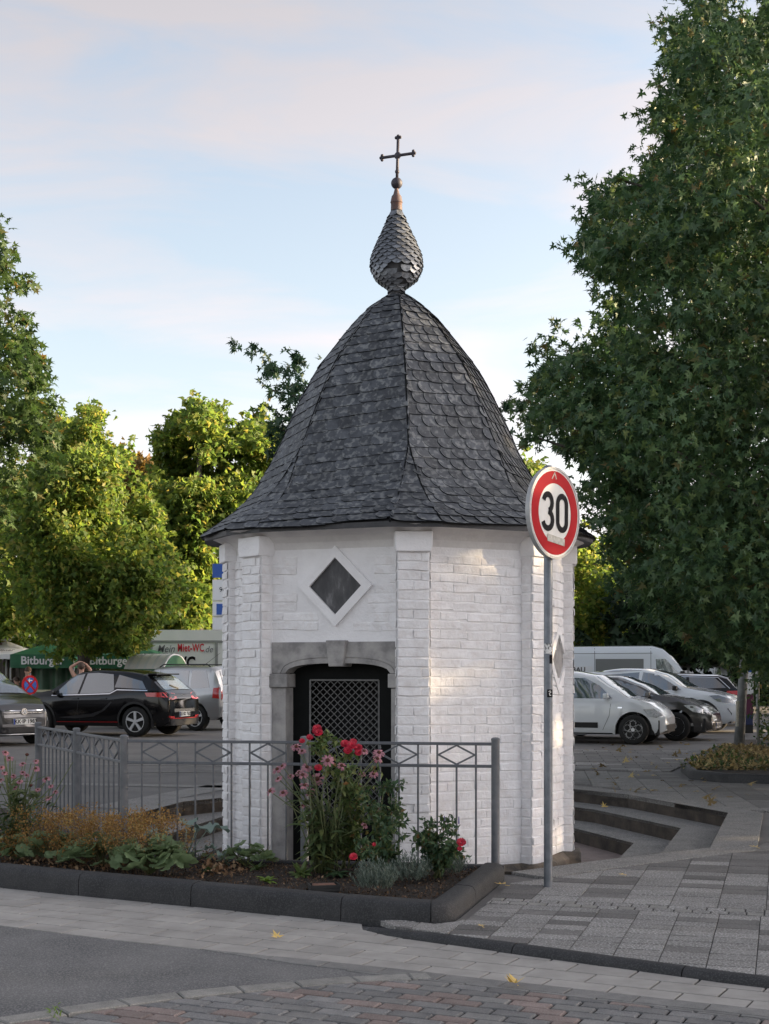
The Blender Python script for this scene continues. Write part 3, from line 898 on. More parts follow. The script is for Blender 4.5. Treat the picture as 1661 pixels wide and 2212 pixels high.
# --- diamond recess on the next face
nf = MB()
oi, ii = diamond(E_face, *nic, 0.29, 0.30), diamond(E_face, *nic, 0.20, 0.22)
for k in range(4):
    k2 = (k + 1) % 4
    nf.prism([oi[k], oi[k2], ii[k2], ii[k]], lambda s, z, h: E_face.p(s, z, h), 0.0, 0.02)
nf.build('niche_frame', MT['limewash'], chapel)
MB().prism(diamond(E_face, *nic, 0.20, 0.22), lambda s, z, h: E_face.p(s, z, h), 0.0, 0.004).build('niche_panel', MT['bluestone'], chapel)
# --- stone door surround
sur = bpy.data.objects.new('door_surround', None); COL.objects.link(sur); attach(sur, chapel)
fnF = lambda s, z, h: FRONT.p(s, z, h)
def stone(name, poly, h0, h1, bev=0.006, parent=sur):
    return MB().prism(poly, fnF, h0, h1).build(name, MT['bluestone'], parent, bevel=bev, seg=2)
hf = 0.018
for sd, s_in in ((-1, sD0), (1, sD1)):
    so = s_in + sd * jw
    stone('jamb', sorted_poly := ([(min(s_in, so), DOOR_BOT - 0.1), (max(s_in, so), DOOR_BOT - 0.1), (max(s_in, so), 1.372), (min(s_in, so), 1.372)]), -0.20, hf)
    a, b = (so - 0.015, s_in + 0.02) if sd < 0 else (s_in - 0.02, so + 0.015)
    stone('impost', [(a, 1.375), (b, 1.375), (b, 1.487), (a, 1.487)], -0.17, hf + 0.022)
def arch(t):
    """soffit of the basket arch, t from 0 at the left to 1 at the right"""
    w = (sD1 - sD0) / 2
    x = (t - 0.5) * 2
    return sM + x * w, zSpring + (zCrown - zSpring) * (1 - abs(x) ** 3.2) ** (1 / 2.0)
for sd in (-1, 1):
    arc = [arch(0.5 + sd * 0.5 * k / 14) for k in range(14, -1, -1)]
    so = sM + sd * ((sD1 - sD0) / 2 + jw)
    kx = sM + sd * 0.06
    arc = [q for q in arc if (q[0] - kx) * sd > 0] + [(kx, arch(0.5 + sd * 0.06 / (sD1 - sD0))[1])]
    poly = [(so, zSpring - 0.001)] + arc + [(kx, zLint), (so, zLint)]
    if sd > 0: poly = poly[::-1]
    stone('lintel', poly, -0.17, hf, 0.004)
    for off, wd, hh in ((0.0, 0.042, 0.012), (0.048, 0.028, 0.009)):   # moulded bands that follow the arch
        m = MB()
        pts = []
        w = (sD1 - sD0) / 2
        for k in range(15):
            x = 1 - k / 14 * (1 - 0.065 / w)
            for o_ in (off, off + wd):
                ww = w + o_
                z = zSpring + (zCrown - zSpring + o_) * (1 - abs(x) ** 3.0) ** 0.5
                pts.append((sM + sd * x * ww * (1 if k else 1), z))
        for k in range(14):
            q = [pts[2 * k], pts[2 * k + 2], pts[2 * k + 3], pts[2 * k + 1]]
            m.prism(q if sd < 0 else q[::-1], fnF, hf - 0.003, hf + hh)
        m.build('moulding', MT['bluestone'], sur)
stone('keystone', [(sM - 0.062, 1.545), (sM + 0.062, 1.545), (sM + 0.088, zLint + 0.012), (sM - 0.088, zLint + 0.012)], -0.15, hf + 0.045, 0.008)
stone('sill', [(sD0 - jw, DOOR_BOT - 0.15), (sD1 + jw, DOOR_BOT - 0.15), (sD1 + jw, DOOR_BOT), (sD0 - jw, DOOR_BOT)], -0.2, 0.1)
# --- black door with lattice window
door = bpy.data.objects.new('door', None); COL.objects.link(door); attach(door, chapel)
hd = -0.13
lw0, lw1, lz0, lz1 = sM - 0.305, sM + 0.30, 0.30, 1.435
dm = MB()
for poly in ([(sD0 - .03, DOOR_BOT), (lw0, DOOR_BOT), (lw0, 1.6), (sD0 - .03, 1.6)], [(lw1, DOOR_BOT), (sD1 + .03, DOOR_BOT), (sD1 + .03, 1.6), (lw1, 1.6)],
             [(lw0, lz1), (lw1, lz1), (lw1, 1.6), (lw0, 1.6)], [(lw0, DOOR_BOT), (lw1, DOOR_BOT), (lw1, lz0), (lw0, lz0)]):
    dm.prism(poly, fnF, hd - 0.05, hd)
dm.build('door_leaf', MT['door_black'], door)
tr = MB()
for a, b in (((lw0, lz0), (lw1, lz0)), ((lw0, lz1), (lw1, lz1)), ((lw0, lz0), (lw0, lz1)), ((lw1, lz0), (lw1, lz1))):
    tr.bar(FRONT.p(a[0], a[1], hd + 0.002), FRONT.p(b[0], b[1], hd + 0.002), 0.014, 0.012)
tr.build('lattice_frame', MT['lattice'], door)
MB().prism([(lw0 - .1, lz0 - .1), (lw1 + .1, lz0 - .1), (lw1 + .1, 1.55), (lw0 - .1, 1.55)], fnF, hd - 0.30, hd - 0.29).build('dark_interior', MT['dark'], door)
def lattice(h, name, w, dz=0.0, f0=0.0):
    step = 0.063
    H = lz1 - lz0; W = lw1 - lw0
    sl = 0.95
    for sg in (1, -1):
        k = -int(H / sl / step) - 1
        while True:
            c = k * step + dz
            k += 1
            # line: s = c + t, z = t*sl (sg=1) clipped to the window; sg=-1 mirrored
            t0, t1 = max(0, -c), min(H / sl, W - c)
            if c > W: break
            if sg > 0: t0 = max(t0, f0 * W - c)
            else: t1 = min(t1, (1 - f0) * W - c)
            if t1 - t0 < 0.02: continue
            a, b = (c + t0, t0 * sl), (c + t1, t1 * sl)
            if sg < 0: a, b = (W - a[0], a[1]), (W - b[0], b[1])
            yield MB().bar(FRONT.p(lw0 + a[0], lz0 + a[1], h + 0.003 * sg), FRONT.p(lw0 + b[0], lz0 + b[1], h + 0.003 * sg), w, 0.005, up=FRONT.p(0, 0, 1) - FRONT.p(0, 0, 0))
for m in lattice(hd - 0.012, 'lattice_bar', 0.0075): m.build('lattice_bar', MT['lattice'], door)
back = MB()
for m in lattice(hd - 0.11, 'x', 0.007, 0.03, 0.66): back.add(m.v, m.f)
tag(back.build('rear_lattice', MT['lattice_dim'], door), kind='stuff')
dmh = MB().sphere(FRONT.p(sD1 - 0.09, 0.55, hd + 0.03), 0.03).tube([FRONT.p(sD1 - 0.09, 0.55, hd), FRONT.p(sD1 - 0.09, 0.55, hd + 0.03)], 0.012)
dmh.build('door_knob', MT['wrought_iron'], door, smooth=True)

# ================================================================== roof
ZE = 2.655
PROF = [(2.665, 1.82), (2.70, 1.775), (2.80, 1.62), (2.904, 1.485), (3.05, 1.335), (3.196, 1.235), (3.425, 1.095), (3.654, 0.995), (3.904, 0.88), (4.175, 0.735), (4.425, 0.55), (4.58, 0.425), (4.675, 0.345), (4.80, 0.20), (4.885, 0.075)]
def catmull(P_, n):
    out = []
    for i in range(len(P_) - 1):
        p0, p1, p2, p3 = P_[max(i - 1, 0)], P_[i], P_[i + 1], P_[min(i + 2, len(P_) - 1)]
        for k in range(n):
            t = k / n
            out.append(tuple(0.5 * ((2 * b) + (c - a) * t + (2 * a - 5 * b + 4 * c - d) * t * t + (3 * b - a - 3 * c + d) * t ** 3) for a, b, c, d in zip(p0, p1, p2, p3)))
    out.append(P_[-1])
    return out
prof = catmull(PROF, 6)
plen = [0.0]
for i in range(1, len(prof)): plen.append(plen[-1] + math.hypot(prof[i][0] - prof[i - 1][0], prof[i][1] - prof[i - 1][1]))
PL = plen[-1]
def prof_at(v):
    v = min(max(v, 0), PL)
    lo = 0
    for i in range(1, len(plen)):
        if plen[i] >= v: lo = i - 1; break
    t = (v - plen[lo]) / max(1e-6, plen[lo + 1] - plen[lo])
    return prof[lo][0] + (prof[lo + 1][0] - prof[lo][0]) * t, prof[lo][1] + (prof[lo + 1][1] - prof[lo][1]) * t
RA = [-80, -48, 4, 48.5, 87, 134, 180, 226]           # hips of the roof
RS = [1.0] * 8
def hip(i, v):
    z, r = prof_at(v)
    return cpt(RA[i % 8], max(0.03, r - 0.022)), z
SPLIT_V = 1.02
def col_point(i, sd, v):
    """hip line i; near the eaves it opens into a narrow kite facet (sd -1, +1 are its two edges)"""
    p, z = hip(i, v)
    if v < SPLIT_V:
        w = 0.22 * ((SPLIT_V - v) / SPLIT_V) ** 1.15
        q, _ = hip(i + sd, v)
        d = (q - p); L = d.length
        p = p + d * min(0.48, w / L)
    return Vector((p.x, p.y, z))
roof = bpy.data.objects.new('roof', None); COL.objects.link(roof); attach(roof, chapel)
def facet(i, kind):
    """returns left(v), right(v) edges as seen from outside"""
    if kind == 'main': return (lambda v: col_point(i, 1, v)), (lambda v: col_point((i + 1) % 8, -1, v))
    return (lambda v: col_point(i, -1, v)), (lambda v: col_point(i, 1, v))
deck = MB()
for i in range(8):
    for kind in ('main', 'kite'):
        Lf, Rf = facet(i, kind)
        vs = [PL * k / 40 for k in range(41)]
        if kind == 'kite': vs = [v for v in vs if v < SPLIT_V]
        base = len(deck.v)
        for v in vs: deck.v += [tuple(Lf(v)), tuple(Rf(v))]
        for k in range(len(vs) - 1): deck.f.append((base + 2 * k, base + 2 * k + 1, base + 2 * k + 3, base + 2 * k + 2))
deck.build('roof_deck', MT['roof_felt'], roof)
# dark strips along the hips, standing in for their shadow lines
for i in range(8):
    for sd in (-1, 1):
        pts = []
        for k in range(0, 41):
            v = PL * 0.985 * k / 40
            if sd > 0 and v > SPLIT_V: break
            p = col_point(i, sd, v)
            o2 = Vector((p.x - CC.x, p.y - CC.y, 0)).normalized()
            pts.append(p + o2 * 0.020 + Vector((0, 0, 0.008)))
        if len(pts) > 1: MB().tube(pts, 0.0095, 6).build('hip_shadow_strip', MT['slate_shadow'], roof, smooth=True)
# eave board
eb = MB(); ring = []
for i in range(8):
    for sd in (-1, 1): ring.append(col_point(i, sd, 0.0))
n16 = len(ring)
vv = []
for dr, z in ((0.0, 2.675), (0.0, 2.632), (-0.02, 2.632), (-0.16, 2.66)):
    for p in ring:
        d = (Vector((p.x, p.y)) - CC); d = d * (1 + dr / d.length)
        vv.append((CC.x + d.x, CC.y + d.y, z))
eb.add(vv, [(k * n16 + j, (k + 1) * n16 + j, (k + 1) * n16 + (j + 1) % n16, k * n16 + (j + 1) % n16) for k in range(3) for j in range(n16)])
eb.build('eave_board', MT['eave_board'], roof)
# slates: rounded at the lower left, overlapping to the right and downwards
SW, SHT = 0.122, 0.112
def slate_poly():
    w, h = SW * 1.9, SHT * 1.7
    pts = [(w, h), (0.04, h)]
    for k in range(6):
        a = pi + (pi / 2) * k / 5
        pts.append((0.075 + 0.075 * math.cos(a), 0.085 + 0.085 * math.sin(a)))
    pts.append((w * 0.99, 0.0))
    return pts
slates = []
for i in range(8):
    for kind in ('main', 'kite'):
        Lf, Rf = facet(i, kind)
        vmax = PL - 0.02 if kind == 'main' else SPLIT_V - 0.07
        j = 0; v = -0.02
        while v < vmax:
            a, b = Lf(max(v, 0)), Rf(max(v, 0))
            W = (b - a).length
            sw = SW * (1.0 if kind == 'main' else 1.7) * random.uniform(0.93, 1.05)
            if v > PL * 0.72: sw *= 0.8
            u = -sw * ((j * 0.43) % 1.0) - 0.02
            while u < W - 0.015:
                slates.append((i, kind, j, u, v, sw, W))
                u += sw * random.uniform(0.88, 1.1)
            v += SHT * random.uniform(0.97, 1.03) * (0.8 if v > PL * 0.8 else 1.0); j += 1
def slate_mesh(sl):
    i, kind, j, u0, v0, sw, W0 = sl
    Lf, Rf = facet(i, kind)
    rise = (0.10 if i in (1, 0, 7) else 0.05) if kind == 'main' else 0.0
    k_ = sw / SW
    lift = random.uniform(0.0, 0.004)
    jit = random.uniform(-0.006, 0.006)
    top, bot = [], []
    for (du, dv) in slate_poly():
        u, v = u0 + du * k_, v0 + dv + jit
        v += rise * (u - W0 / 2)
        vc = min(max(v, -0.035), PL - 0.005)
        a, b = Lf(max(vc, 0)), Rf(max(vc, 0))
        W = max(1e-4, (b - a).length)
        t = min(max(u / W, -0.008 / max(W, 0.1)), 1 + 0.024 / max(W, 0.1))
        p = a.lerp(b, t)
        e = 0.04
        a2, b2 = Lf(min(max(vc, 0) + e, PL)), Rf(min(max(vc, 0) + e, PL))
        up = (a2.lerp(b2, t) - p)
        up = up.normalized() if up.length > 1e-6 else Vector((0, 0, 1))
        nn = (b - a).cross(up)
        if nn.length < 1e-7:
            ang_ = rad(RA[i]); nn = Vector((math.sin(ang_), -math.cos(ang_), 0.2))
        nn.normalize()
        if vc < 0: p = p + up * vc
        hgt = 0.006 + lift + 0.015 * max(0, 1 - dv / (SHT * 1.7)) + 0.011 * max(0, 1 - du / (SW * 1.5))
        top.append(p + nn * hgt)
        bot.append(p + nn * (hgt - 0.010))
    n = len(top)
    m = MB()
    m.add(top + bot, [tuple(range(n))] + [(i_, n + i_, n + (i_ + 1) % n, (i_ + 1) % n) for i_ in range(n)])
    return m
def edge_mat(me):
    me.materials.append(MT['slate_shadow'])
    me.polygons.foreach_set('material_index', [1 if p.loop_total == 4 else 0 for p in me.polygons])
# the largest-looking ones are pieces of their own
near = [s_ for s_ in slates if (s_[0] == 1 and s_[1] == 'main') or (s_[0] == 2)]
def looks(s_):
    return (0 if s_[0] in (1, 2) else 1)
order = sorted(near, key=lambda s_: (s_[4] > PL * 0.62, random.random()))
single = set(id(s_) for s_ in order[:300])
rest = MB()
for s_ in slates:
    m = slate_mesh(s_)
    if id(s_) in single:
        o = m.build('slate', MT['slate'], roof)
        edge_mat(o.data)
    else: rest.add(m.v, m.f)
o = tag(rest.build('slates', MT['slate'], roof), kind='stuff')
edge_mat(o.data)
# ================================================================== finial: onion with metal scales, ball and cross
def zy(y): return CAM_H + (HY - y) * CC.y / FPX
def pr(px): return px * CC.y / FPX
FX = CC.x - 0.012
fin = bpy.data.objects.new('finial', None); COL.objects.link(fin); attach(fin, chapel)
ON = [(650, 20), (636, 17), (627, 16), (618, 27), (608, 40), (596, 48), (580, 53.5), (566, 54), (552, 51.5), (535, 45), (515, 36), (495, 27), (478, 20), (462, 14), (450, 12)]
on = [(pr(r), zy(y)) for y, r in ON]
onc = [(b, a) for a, b in catmull([(z, r) for r, z in on], 4)]
MB().lathe([(r - 0.004, z) for r, z in onc], (FX, CC.y, 0), 16).build('onion_core', MT['old_wood'], fin, smooth=True)
MB().lathe([(pr(12.5), zy(455)), (pr(12), zy(440)), (pr(13.5), zy(438)), (pr(12.5), zy(434)), (pr(10.5), zy(424)), (pr(7), zy(420)), (pr(4.5), zy(410)), (pr(4), zy(404))], (FX, CC.y, 0), 14).build('collar', MT['rusty_lead'], fin, smooth=True, angle=40)
ol = [0.0]
for i in range(1, len(onc)): ol.append(ol[-1] + math.hypot(onc[i][0] - onc[i - 1][0], onc[i][1] - onc[i - 1][1]))
def on_at(v):
    v = min(max(v, 0), ol[-1])
    for i in range(1, len(ol)):
        if ol[i] >= v:
            t = (v - ol[i - 1]) / max(1e-6, ol[i] - ol[i - 1])
            return onc[i - 1][0] + (onc[i][0] - onc[i - 1][0]) * t, onc[i - 1][1] + (onc[i][1] - onc[i - 1][1]) * t
    return onc[-1]
scales = MB(); v = 0.10; j = 0; n_sc = 0
while v < ol[-1] - 0.03:
    r, z = on_at(v)
    cnt = max(6, round(2 * pi * r / 0.082))
    for k in range(cnt):
        th = 2 * pi * (k + 0.5 * (j % 2)) / cnt
        w = 2 * pi / cnt * 0.56
        # a patch of scales has fallen off low down on the near side
        fx, hid = math.sin(th), False
        gap = 0.16 < v < 0.34 and 0.05 < fx < 0.65 and math.cos(th) > 0 and random.random() < 0.8
        gap = gap or (0.27 < v < 0.34 and -0.5 < fx < 0.1 and math.cos(th) > 0)
        if gap: continue
        pts = [(-1, 0.032), (1, 0.032), (1, 0.006), (0.80, -0.012), (0.4, -0.026), (0, -0.030), (-0.4, -0.026), (-0.80, -0.012), (-1, 0.006)]
        top, bot = [], []
        lift = random.uniform(0.002, 0.007)
        for a_, dv in pts:
            rr_, zz_ = on_at(v + dv)
            h = 0.007 + lift - dv * 0.26
            tt = th + a_ * w
            for lst, hh in ((top, h), (bot, h - 0.003)):
                lst.append((FX + (rr_ + hh) * math.sin(tt), CC.y - (rr_ + hh) * math.cos(tt), zz_))
        m = MB(); n = len(top)
        m.add(top + bot, [tuple(range(n - 1, -1, -1))] + [((i_ + 1) % n, n + (i_ + 1) % n, n + i_, i_) for i_ in range(n)])
        if math.cos(th) > 0.05: m.build('scale', MT['zinc'], fin); n_sc += 1
        else: scales.add(m.v, m.f)
    v += 0.0335; j += 1
tag(scales.build('scales', MT['zinc'], fin), kind='stuff')
MB().sphere((FX + 0.002, CC.y, zy(396)), pr(12.5), 20).build('ball', MT['wrought_iron'], fin, smooth=True)
# cross, leaning a little
tilt = Matrix.Rotation(rad(1.6), 4, 'Y')
cm = Matrix.Translation((FX + 0.004, CC.y, zy(390))) @ tilt @ Matrix.Rotation(rad(-25), 4, 'Z')
cr = MB()
H = pr(93); zc = pr(54)
cr.tube([(0, 0, -0.02), (0, 0, H)], pr(3.2), 8)
cr.tube([(-pr(37), 0, zc), (pr(37), 0, zc)], pr(3.2), 8)
cr.sphere((0, 0, zc), pr(8), 14, (1, 0.6, 1)); cr.sphere((0, 0, pr(19)), pr(5), 12)
for c, d in (((0, 0, H), (0, 1)), ((-pr(37), 0, zc), (-1, 0)), ((pr(37), 0, zc), (1, 0))):
    for a, b in ((d[0] * 3, d[1] * 3), (d[1] * 4.6, d[0] * 4.6), (-d[1] * 4.6, -d[0] * 4.6)):
        cr.sphere((c[0] + pr(a), 0, c[2] + pr(b)), pr(3.6), 10)
cr.v = [tuple(cm @ Vector(p)) for p in cr.v]
cr.build('cross', MT['wrought_iron'], fin, smooth=True)
# ================================================================== fence round the flower bed
fence = thing('fence', 'grey metal fence with round posts and diamond pattern around the flower bed', 'fence', (-2.0, 10.67, 0.05))
def post(p):
    MB().lathe([(0.031, -0.1), (0.031, 0.995), (0.033, 1.0), (0.033, 1.012), (0.02, 1.02), (1e-4, 1.022)], (p.x, p.y, 0), 16).build('post', MT['post_grey'], fence, smooth=True, angle=40)
ZT, ZL, ZB = 0.972, 0.808, 0.085
for i in range(len(FENCE)): post(FENCE[i])
for i in range(len(FENCE) - 1):
    a, b = FENCE[i], FENCE[i + 1]
    at = lambda t: a.lerp(b, t)
    v3 = lambda t, z: Vector((at(t).x, at(t).y, z))
    for z, nm in ((ZT, 'top_rail'), (ZL, 'lower_rail')):
        MB().bar(v3(0.015, z), v3(0.985, z), 0.022, 0.026).build(nm, MT['fence_grey'], fence, bevel=0.003)
    for k in range(1, 10):
        top = ZL - 0.011 if k in (2, 5, 8) else ZT - 0.011
        MB().tube([v3(k / 10, ZB - 0.06), v3(k / 10, top)], 0.0078, 8).build('bar', MT['fence_grey'], fence, smooth=True, angle=40)
    zm = (ZT + ZL) / 2; hh = (ZT - ZL) / 2 - 0.012
    for k in (2, 5, 8):
        m = MB()
        c = k / 10
        q = [v3(c - 0.094, zm), v3(c, zm + hh), v3(c + 0.094, zm), v3(c, zm - hh)]
        for t in range(4): m.bar(q[t], q[(t + 1) % 4], 0.013, 0.012)
        m.build('diamond', MT['fence_grey'], fence)

# ================================================================== text and strokes
def text_mesh(body, size, mat, M, bold=0.0, shear=0.0, extrude=0.0, spacing=1.0):
    cu = bpy.data.curves.new('lettering', 'FONT')
    cu.body = body; cu.size = size; cu.offset = bold; cu.shear = shear; cu.extrude = extrude
    cu.align_x = 'CENTER'; cu.align_y = 'CENTER'; cu.space_character = spacing
    cu.resolution_u = 3
    o = bpy.data.objects.new('lettering', cu)
    COL.objects.link(o)
    dg = bpy.context.evaluated_depsgraph_get()
    me = bpy.data.meshes.new_from_object(o.evaluated_get(dg))
    bpy.data.objects.remove(o)
    bpy.data.curves.remove(cu)
    me.materials.clear(); me.materials.append(mat)
    me.transform(M)
    return me
def face_M(c, right, up):
    r, u = Vector(right).normalized(), Vector(up).normalized()
    n = r.cross(u)
    return Matrix(((r.x, u.x, n.x, c[0]), (r.y, u.y, n.y, c[1]), (r.z, u.z, n.z, c[2]), (0, 0, 0, 1)))
def stroke(m, pts, w, fn, h0, h1, closed=False):
    """flat band of width w along 2-d pts"""
    n = len(pts); L, R = [], []
    for i in range(n):
        p0 = pts[i - 1] if (i or closed) else pts[i]
        p1 = pts[(i + 1) % n] if (i < n - 1 or closed) else pts[i]
        d = Vector((p1[0] - p0[0], p1[1] - p0[1])).normalized()
        L.append((pts[i][0] - d.y * w / 2, pts[i][1] + d.x * w / 2)); R.append((pts[i][0] + d.y * w / 2, pts[i][1] - d.x * w / 2))
    for i in range(n if closed else n - 1):
        j = (i + 1) % n
        m.prism([R[i], R[j], L[j], L[i]], fn, h0, h1)
def ring_poly(r, n=40, c=(0, 0)): return [(c[0] + r * math.cos(2 * pi * k / n), c[1] + r * math.sin(2 * pi * k / n)) for k in range(n)]

# ================================================================== speed limit sign
bp = G(1184, 1915)
sign = thing('traffic_sign', 'round speed limit sign 30 with red rim on grey pole', 'sign', (bp.x, bp.y, 0))
MB().lathe([(0.0305, -0.02), (0.0305, 2.935), (0.026, 2.945), (1e-4, 2.947)], (bp.x, bp.y, 0), 18).build('pole', MT['galv'], sign, smooth=True, angle=40)
th = rad(50)
sn = Vector((math.sin(th), -math.cos(th), 0)); st = Vector((math.cos(th), math.sin(th), 0))
sc_ = Vector((bp.x, bp.y, 2.61)) + sn * 0.055
sf = lambda a, b, h: sc_ + st * a + Vector((0, 0, 1)) * b + sn * h
R0 = 0.315
pl = MB()
pl.prism(ring_poly(R0, 48), sf, -0.022, 0.0)
sp = pl.build('plate', MT['white_sheet'], sign)
rim = MB()
for k in range(48):
    o_, i_ = ring_poly(R0 + 0.006, 48), ring_poly(R0 - 0.010, 48)
    rim.prism([o_[k], o_[(k + 1) % 48], i_[(k + 1) % 48], i_[k]], sf, -0.03, 0.004)
rim.build('rim', MT['galv_light'], sign)
red = MB()
o_, i_ = ring_poly(0.292, 48), ring_poly(0.206, 48)
for k in range(48): red.prism([o_[k], o_[(k + 1) % 48], i_[(k + 1) % 48], i_[k]], sf, 0.0, 0.0025)
red.build('red_ring', MT['sign_red'], sign)
dg_ = MB()
def arcp(cx, cy, rx, ry, a0, a1, n=14): return [(cx + rx * math.cos(rad(a0 + (a1 - a0) * k / n)), cy + ry * math.sin(rad(a0 + (a1 - a0) * k / n))) for k in range(n + 1)]
zw = 0.040
stroke(dg_, arcp(0.090, 0.065, 0.056, 0.058, 0, 180) + arcp(0.090, -0.055, 0.056, 0.058, 180, 360), zw, sf, 0.002, 0.0045, closed=True)
stroke(dg_, arcp(-0.090, 0.066, 0.053, 0.057, 165, -75, 16), zw, sf, 0.002, 0.0045)
stroke(dg_, arcp(-0.092, -0.053, 0.060, 0.060, 80, -165, 16), zw, sf, 0.002, 0.0046)
dg_.build('numerals', MT['black'], sign)
MB().prism([(-0.10, -0.20), (0.115, -0.225), (0.12, -0.175), (0.03, -0.165), (-0.095, -0.15)], sf, 0.003, 0.006).build('torn_tape', MT['tape'], sign)
MB().prism([(-0.045, 0.235), (-0.005, 0.285), (0.0, 0.28), (-0.035, 0.232)], sf, 0.003, 0.0045).add(*(lambda q: (q.v, q.f))(MB().prism([(0.01, 0.235), (-0.01, 0.282), (-0.005, 0.284), (0.02, 0.238)], sf, 0.003, 0.0045))).build('scratch', MT['tape'], sign)
for z in (2.45, 2.77):
    MB().lathe([(0.036, z - 0.02), (0.036, z + 0.02)], (bp.x, bp.y, 0), 16).build('clamp', MT['galv_light'], sign)
def pole_sticker(z, h, a0, a1, mat):
    m = MB(); n = 8
    vv = []
    for k in range(n + 1):
        a = rad(a0 + (a1 - a0) * k / n)
        for zz in (z, z + h): vv.append((bp.x + 0.0315 * math.sin(a), bp.y - 0.0315 * math.cos(a), zz))
    m.add(vv, [(2 * k, 2 * k + 2, 2 * k + 3, 2 * k + 1) for k in range(n)])
    return m.build('sticker', mat, sign)
MT['sticker'] = pm('sticker', (0.12, 0.12, 0.12), (0.75, 0.74, 0.72), 60, rough=0.6, lo=0.45, hi=0.52)
pole_sticker(1.63, 0.07, -60, 50, MT['sticker'])
pole_sticker(1.56, 0.06, 10, 70, MT['black'])
pole_sticker(1.325, 0.055, -20, 75, MT['black'])
def wrap_mark(pts, w, zc, z0, mat):
    m = MB()
    stroke(m, pts, w, lambda a, b, h: (bp.x + (0.0322 + h) * math.sin(a / 0.0315), bp.y - (0.0322 + h) * math.cos(a / 0.0315), zc + b), 0, 0.0006)
    m.build('sticker_mark', mat, sign)
wrap_mark([(0.0, 0.012), (0.010, 0.018), (0.016, 0.008), (0.004, 0.0), (0.006, -0.012), (0.018, -0.014)], 0.006, 1.352, 0, MT['white_sheet'])

# ================================================================== trees
LEAF = {}
def star_leaf():
    """five-lobed leaf, stalk at the origin, tip along +y, about 1 across"""
    tips = [(-0.50, 0.10), (-0.40, 0.62), (0.0, 0.98), (0.40, 0.62), (0.50, 0.10)]
    val = [(-0.10, -0.02), (-0.17, 0.30), (-0.13, 0.46), (0.13, 0.46), (0.17, 0.30), (0.10, -0.02)]
    v = [(0, 0.22, 0.0)] + [(x, y, -0.14 * (abs(x) + abs(y - .3))) for x, y in tips] + [(x, y, 0.0) for x, y in val]
    f = [(0, 6 + i, 1 + i, 7 + i) for i in range(5)]
    return np.array(v), np.array(f)
def ovate_leaf():
    v = [(0, 0, 0), (-0.26, 0.38, 0.07), (0, 1.0, -0.10), (0.26, 0.38, 0.07), (0, 0.42, 0)]
    f = [(0, 4, 2, 1), (0, 3, 2, 4)]
    return np.array(v, float), np.array(f)
def rough_leaf():
    """coarse maple-like outline in three quads for trees far off"""
    v = [(0, 0.15, 0), (-0.5, 0.25, -.1), (-0.2, 0.5, 0.02), (0, 1.0, -.12), (0.2, 0.5, .02), (0.5, 0.25, -.1), (-.12, -0.02, 0), (.12, -.02, 0)]
    f = [(0, 2, 1, 6), (0, 4, 3, 2), (0, 7, 5, 4)]
    return np.array(v, float), np.array(f)
LEAF['star'], LEAF['ovate'], LEAF['rough'] = star_leaf(), ovate_leaf(), rough_leaf()
def scatter(name, shape, pos, size, rng, mat, droop=0.5, outward=None, parent=None, up_bias=0.35):
    """one mesh of leaves: pos (N,3), size (N)"""
    V, F = LEAF[shape]
    N = len(pos)
    # blade direction: outwards and hanging; normal: mostly up and random
    d = rng.normal(size=(N, 3))
    if outward is not None: d += outward * 1.2
    d[:, 2] -= droop
    d /= np.linalg.norm(d, axis=1, keepdims=True)
    nn = rng.normal(size=(N, 3)); nn[:, 2] += up_bias * 2
    nn -= d * np.sum(nn * d, 1, keepdims=True)
    nn /= np.linalg.norm(nn, axis=1, keepdims=True)
    sx = np.cross(d, nn)
    R = np.stack([sx, d, nn], axis=2)                  # columns
    W = np.einsum('nij,vj->nvi', R, V) * size[:, None, None] + pos[:, None, :]
    idx = (F.ravel()[None, :] + (np.arange(N) * len(V))[:, None]).ravel()
    me = np_mesh(name, W.reshape(-1, 3), idx, 4, mat)
    o = link(name, me, parent)
    return o
def poly_dist(x, y, poly):
    best = 1e9
    for i in range(len(poly)):
        (x1, y1), (x2, y2) = poly[i - 1], poly[i]
        dx, dy = x2 - x1, y2 - y1
        t = max(0, min(1, ((x - x1) * dx + (y - y1) * dy) / (dx * dx + dy * dy + 1e-9)))
        best = min(best, math.hypot(x - x1 - dx * t, y - y1 - dy * t))
    return best
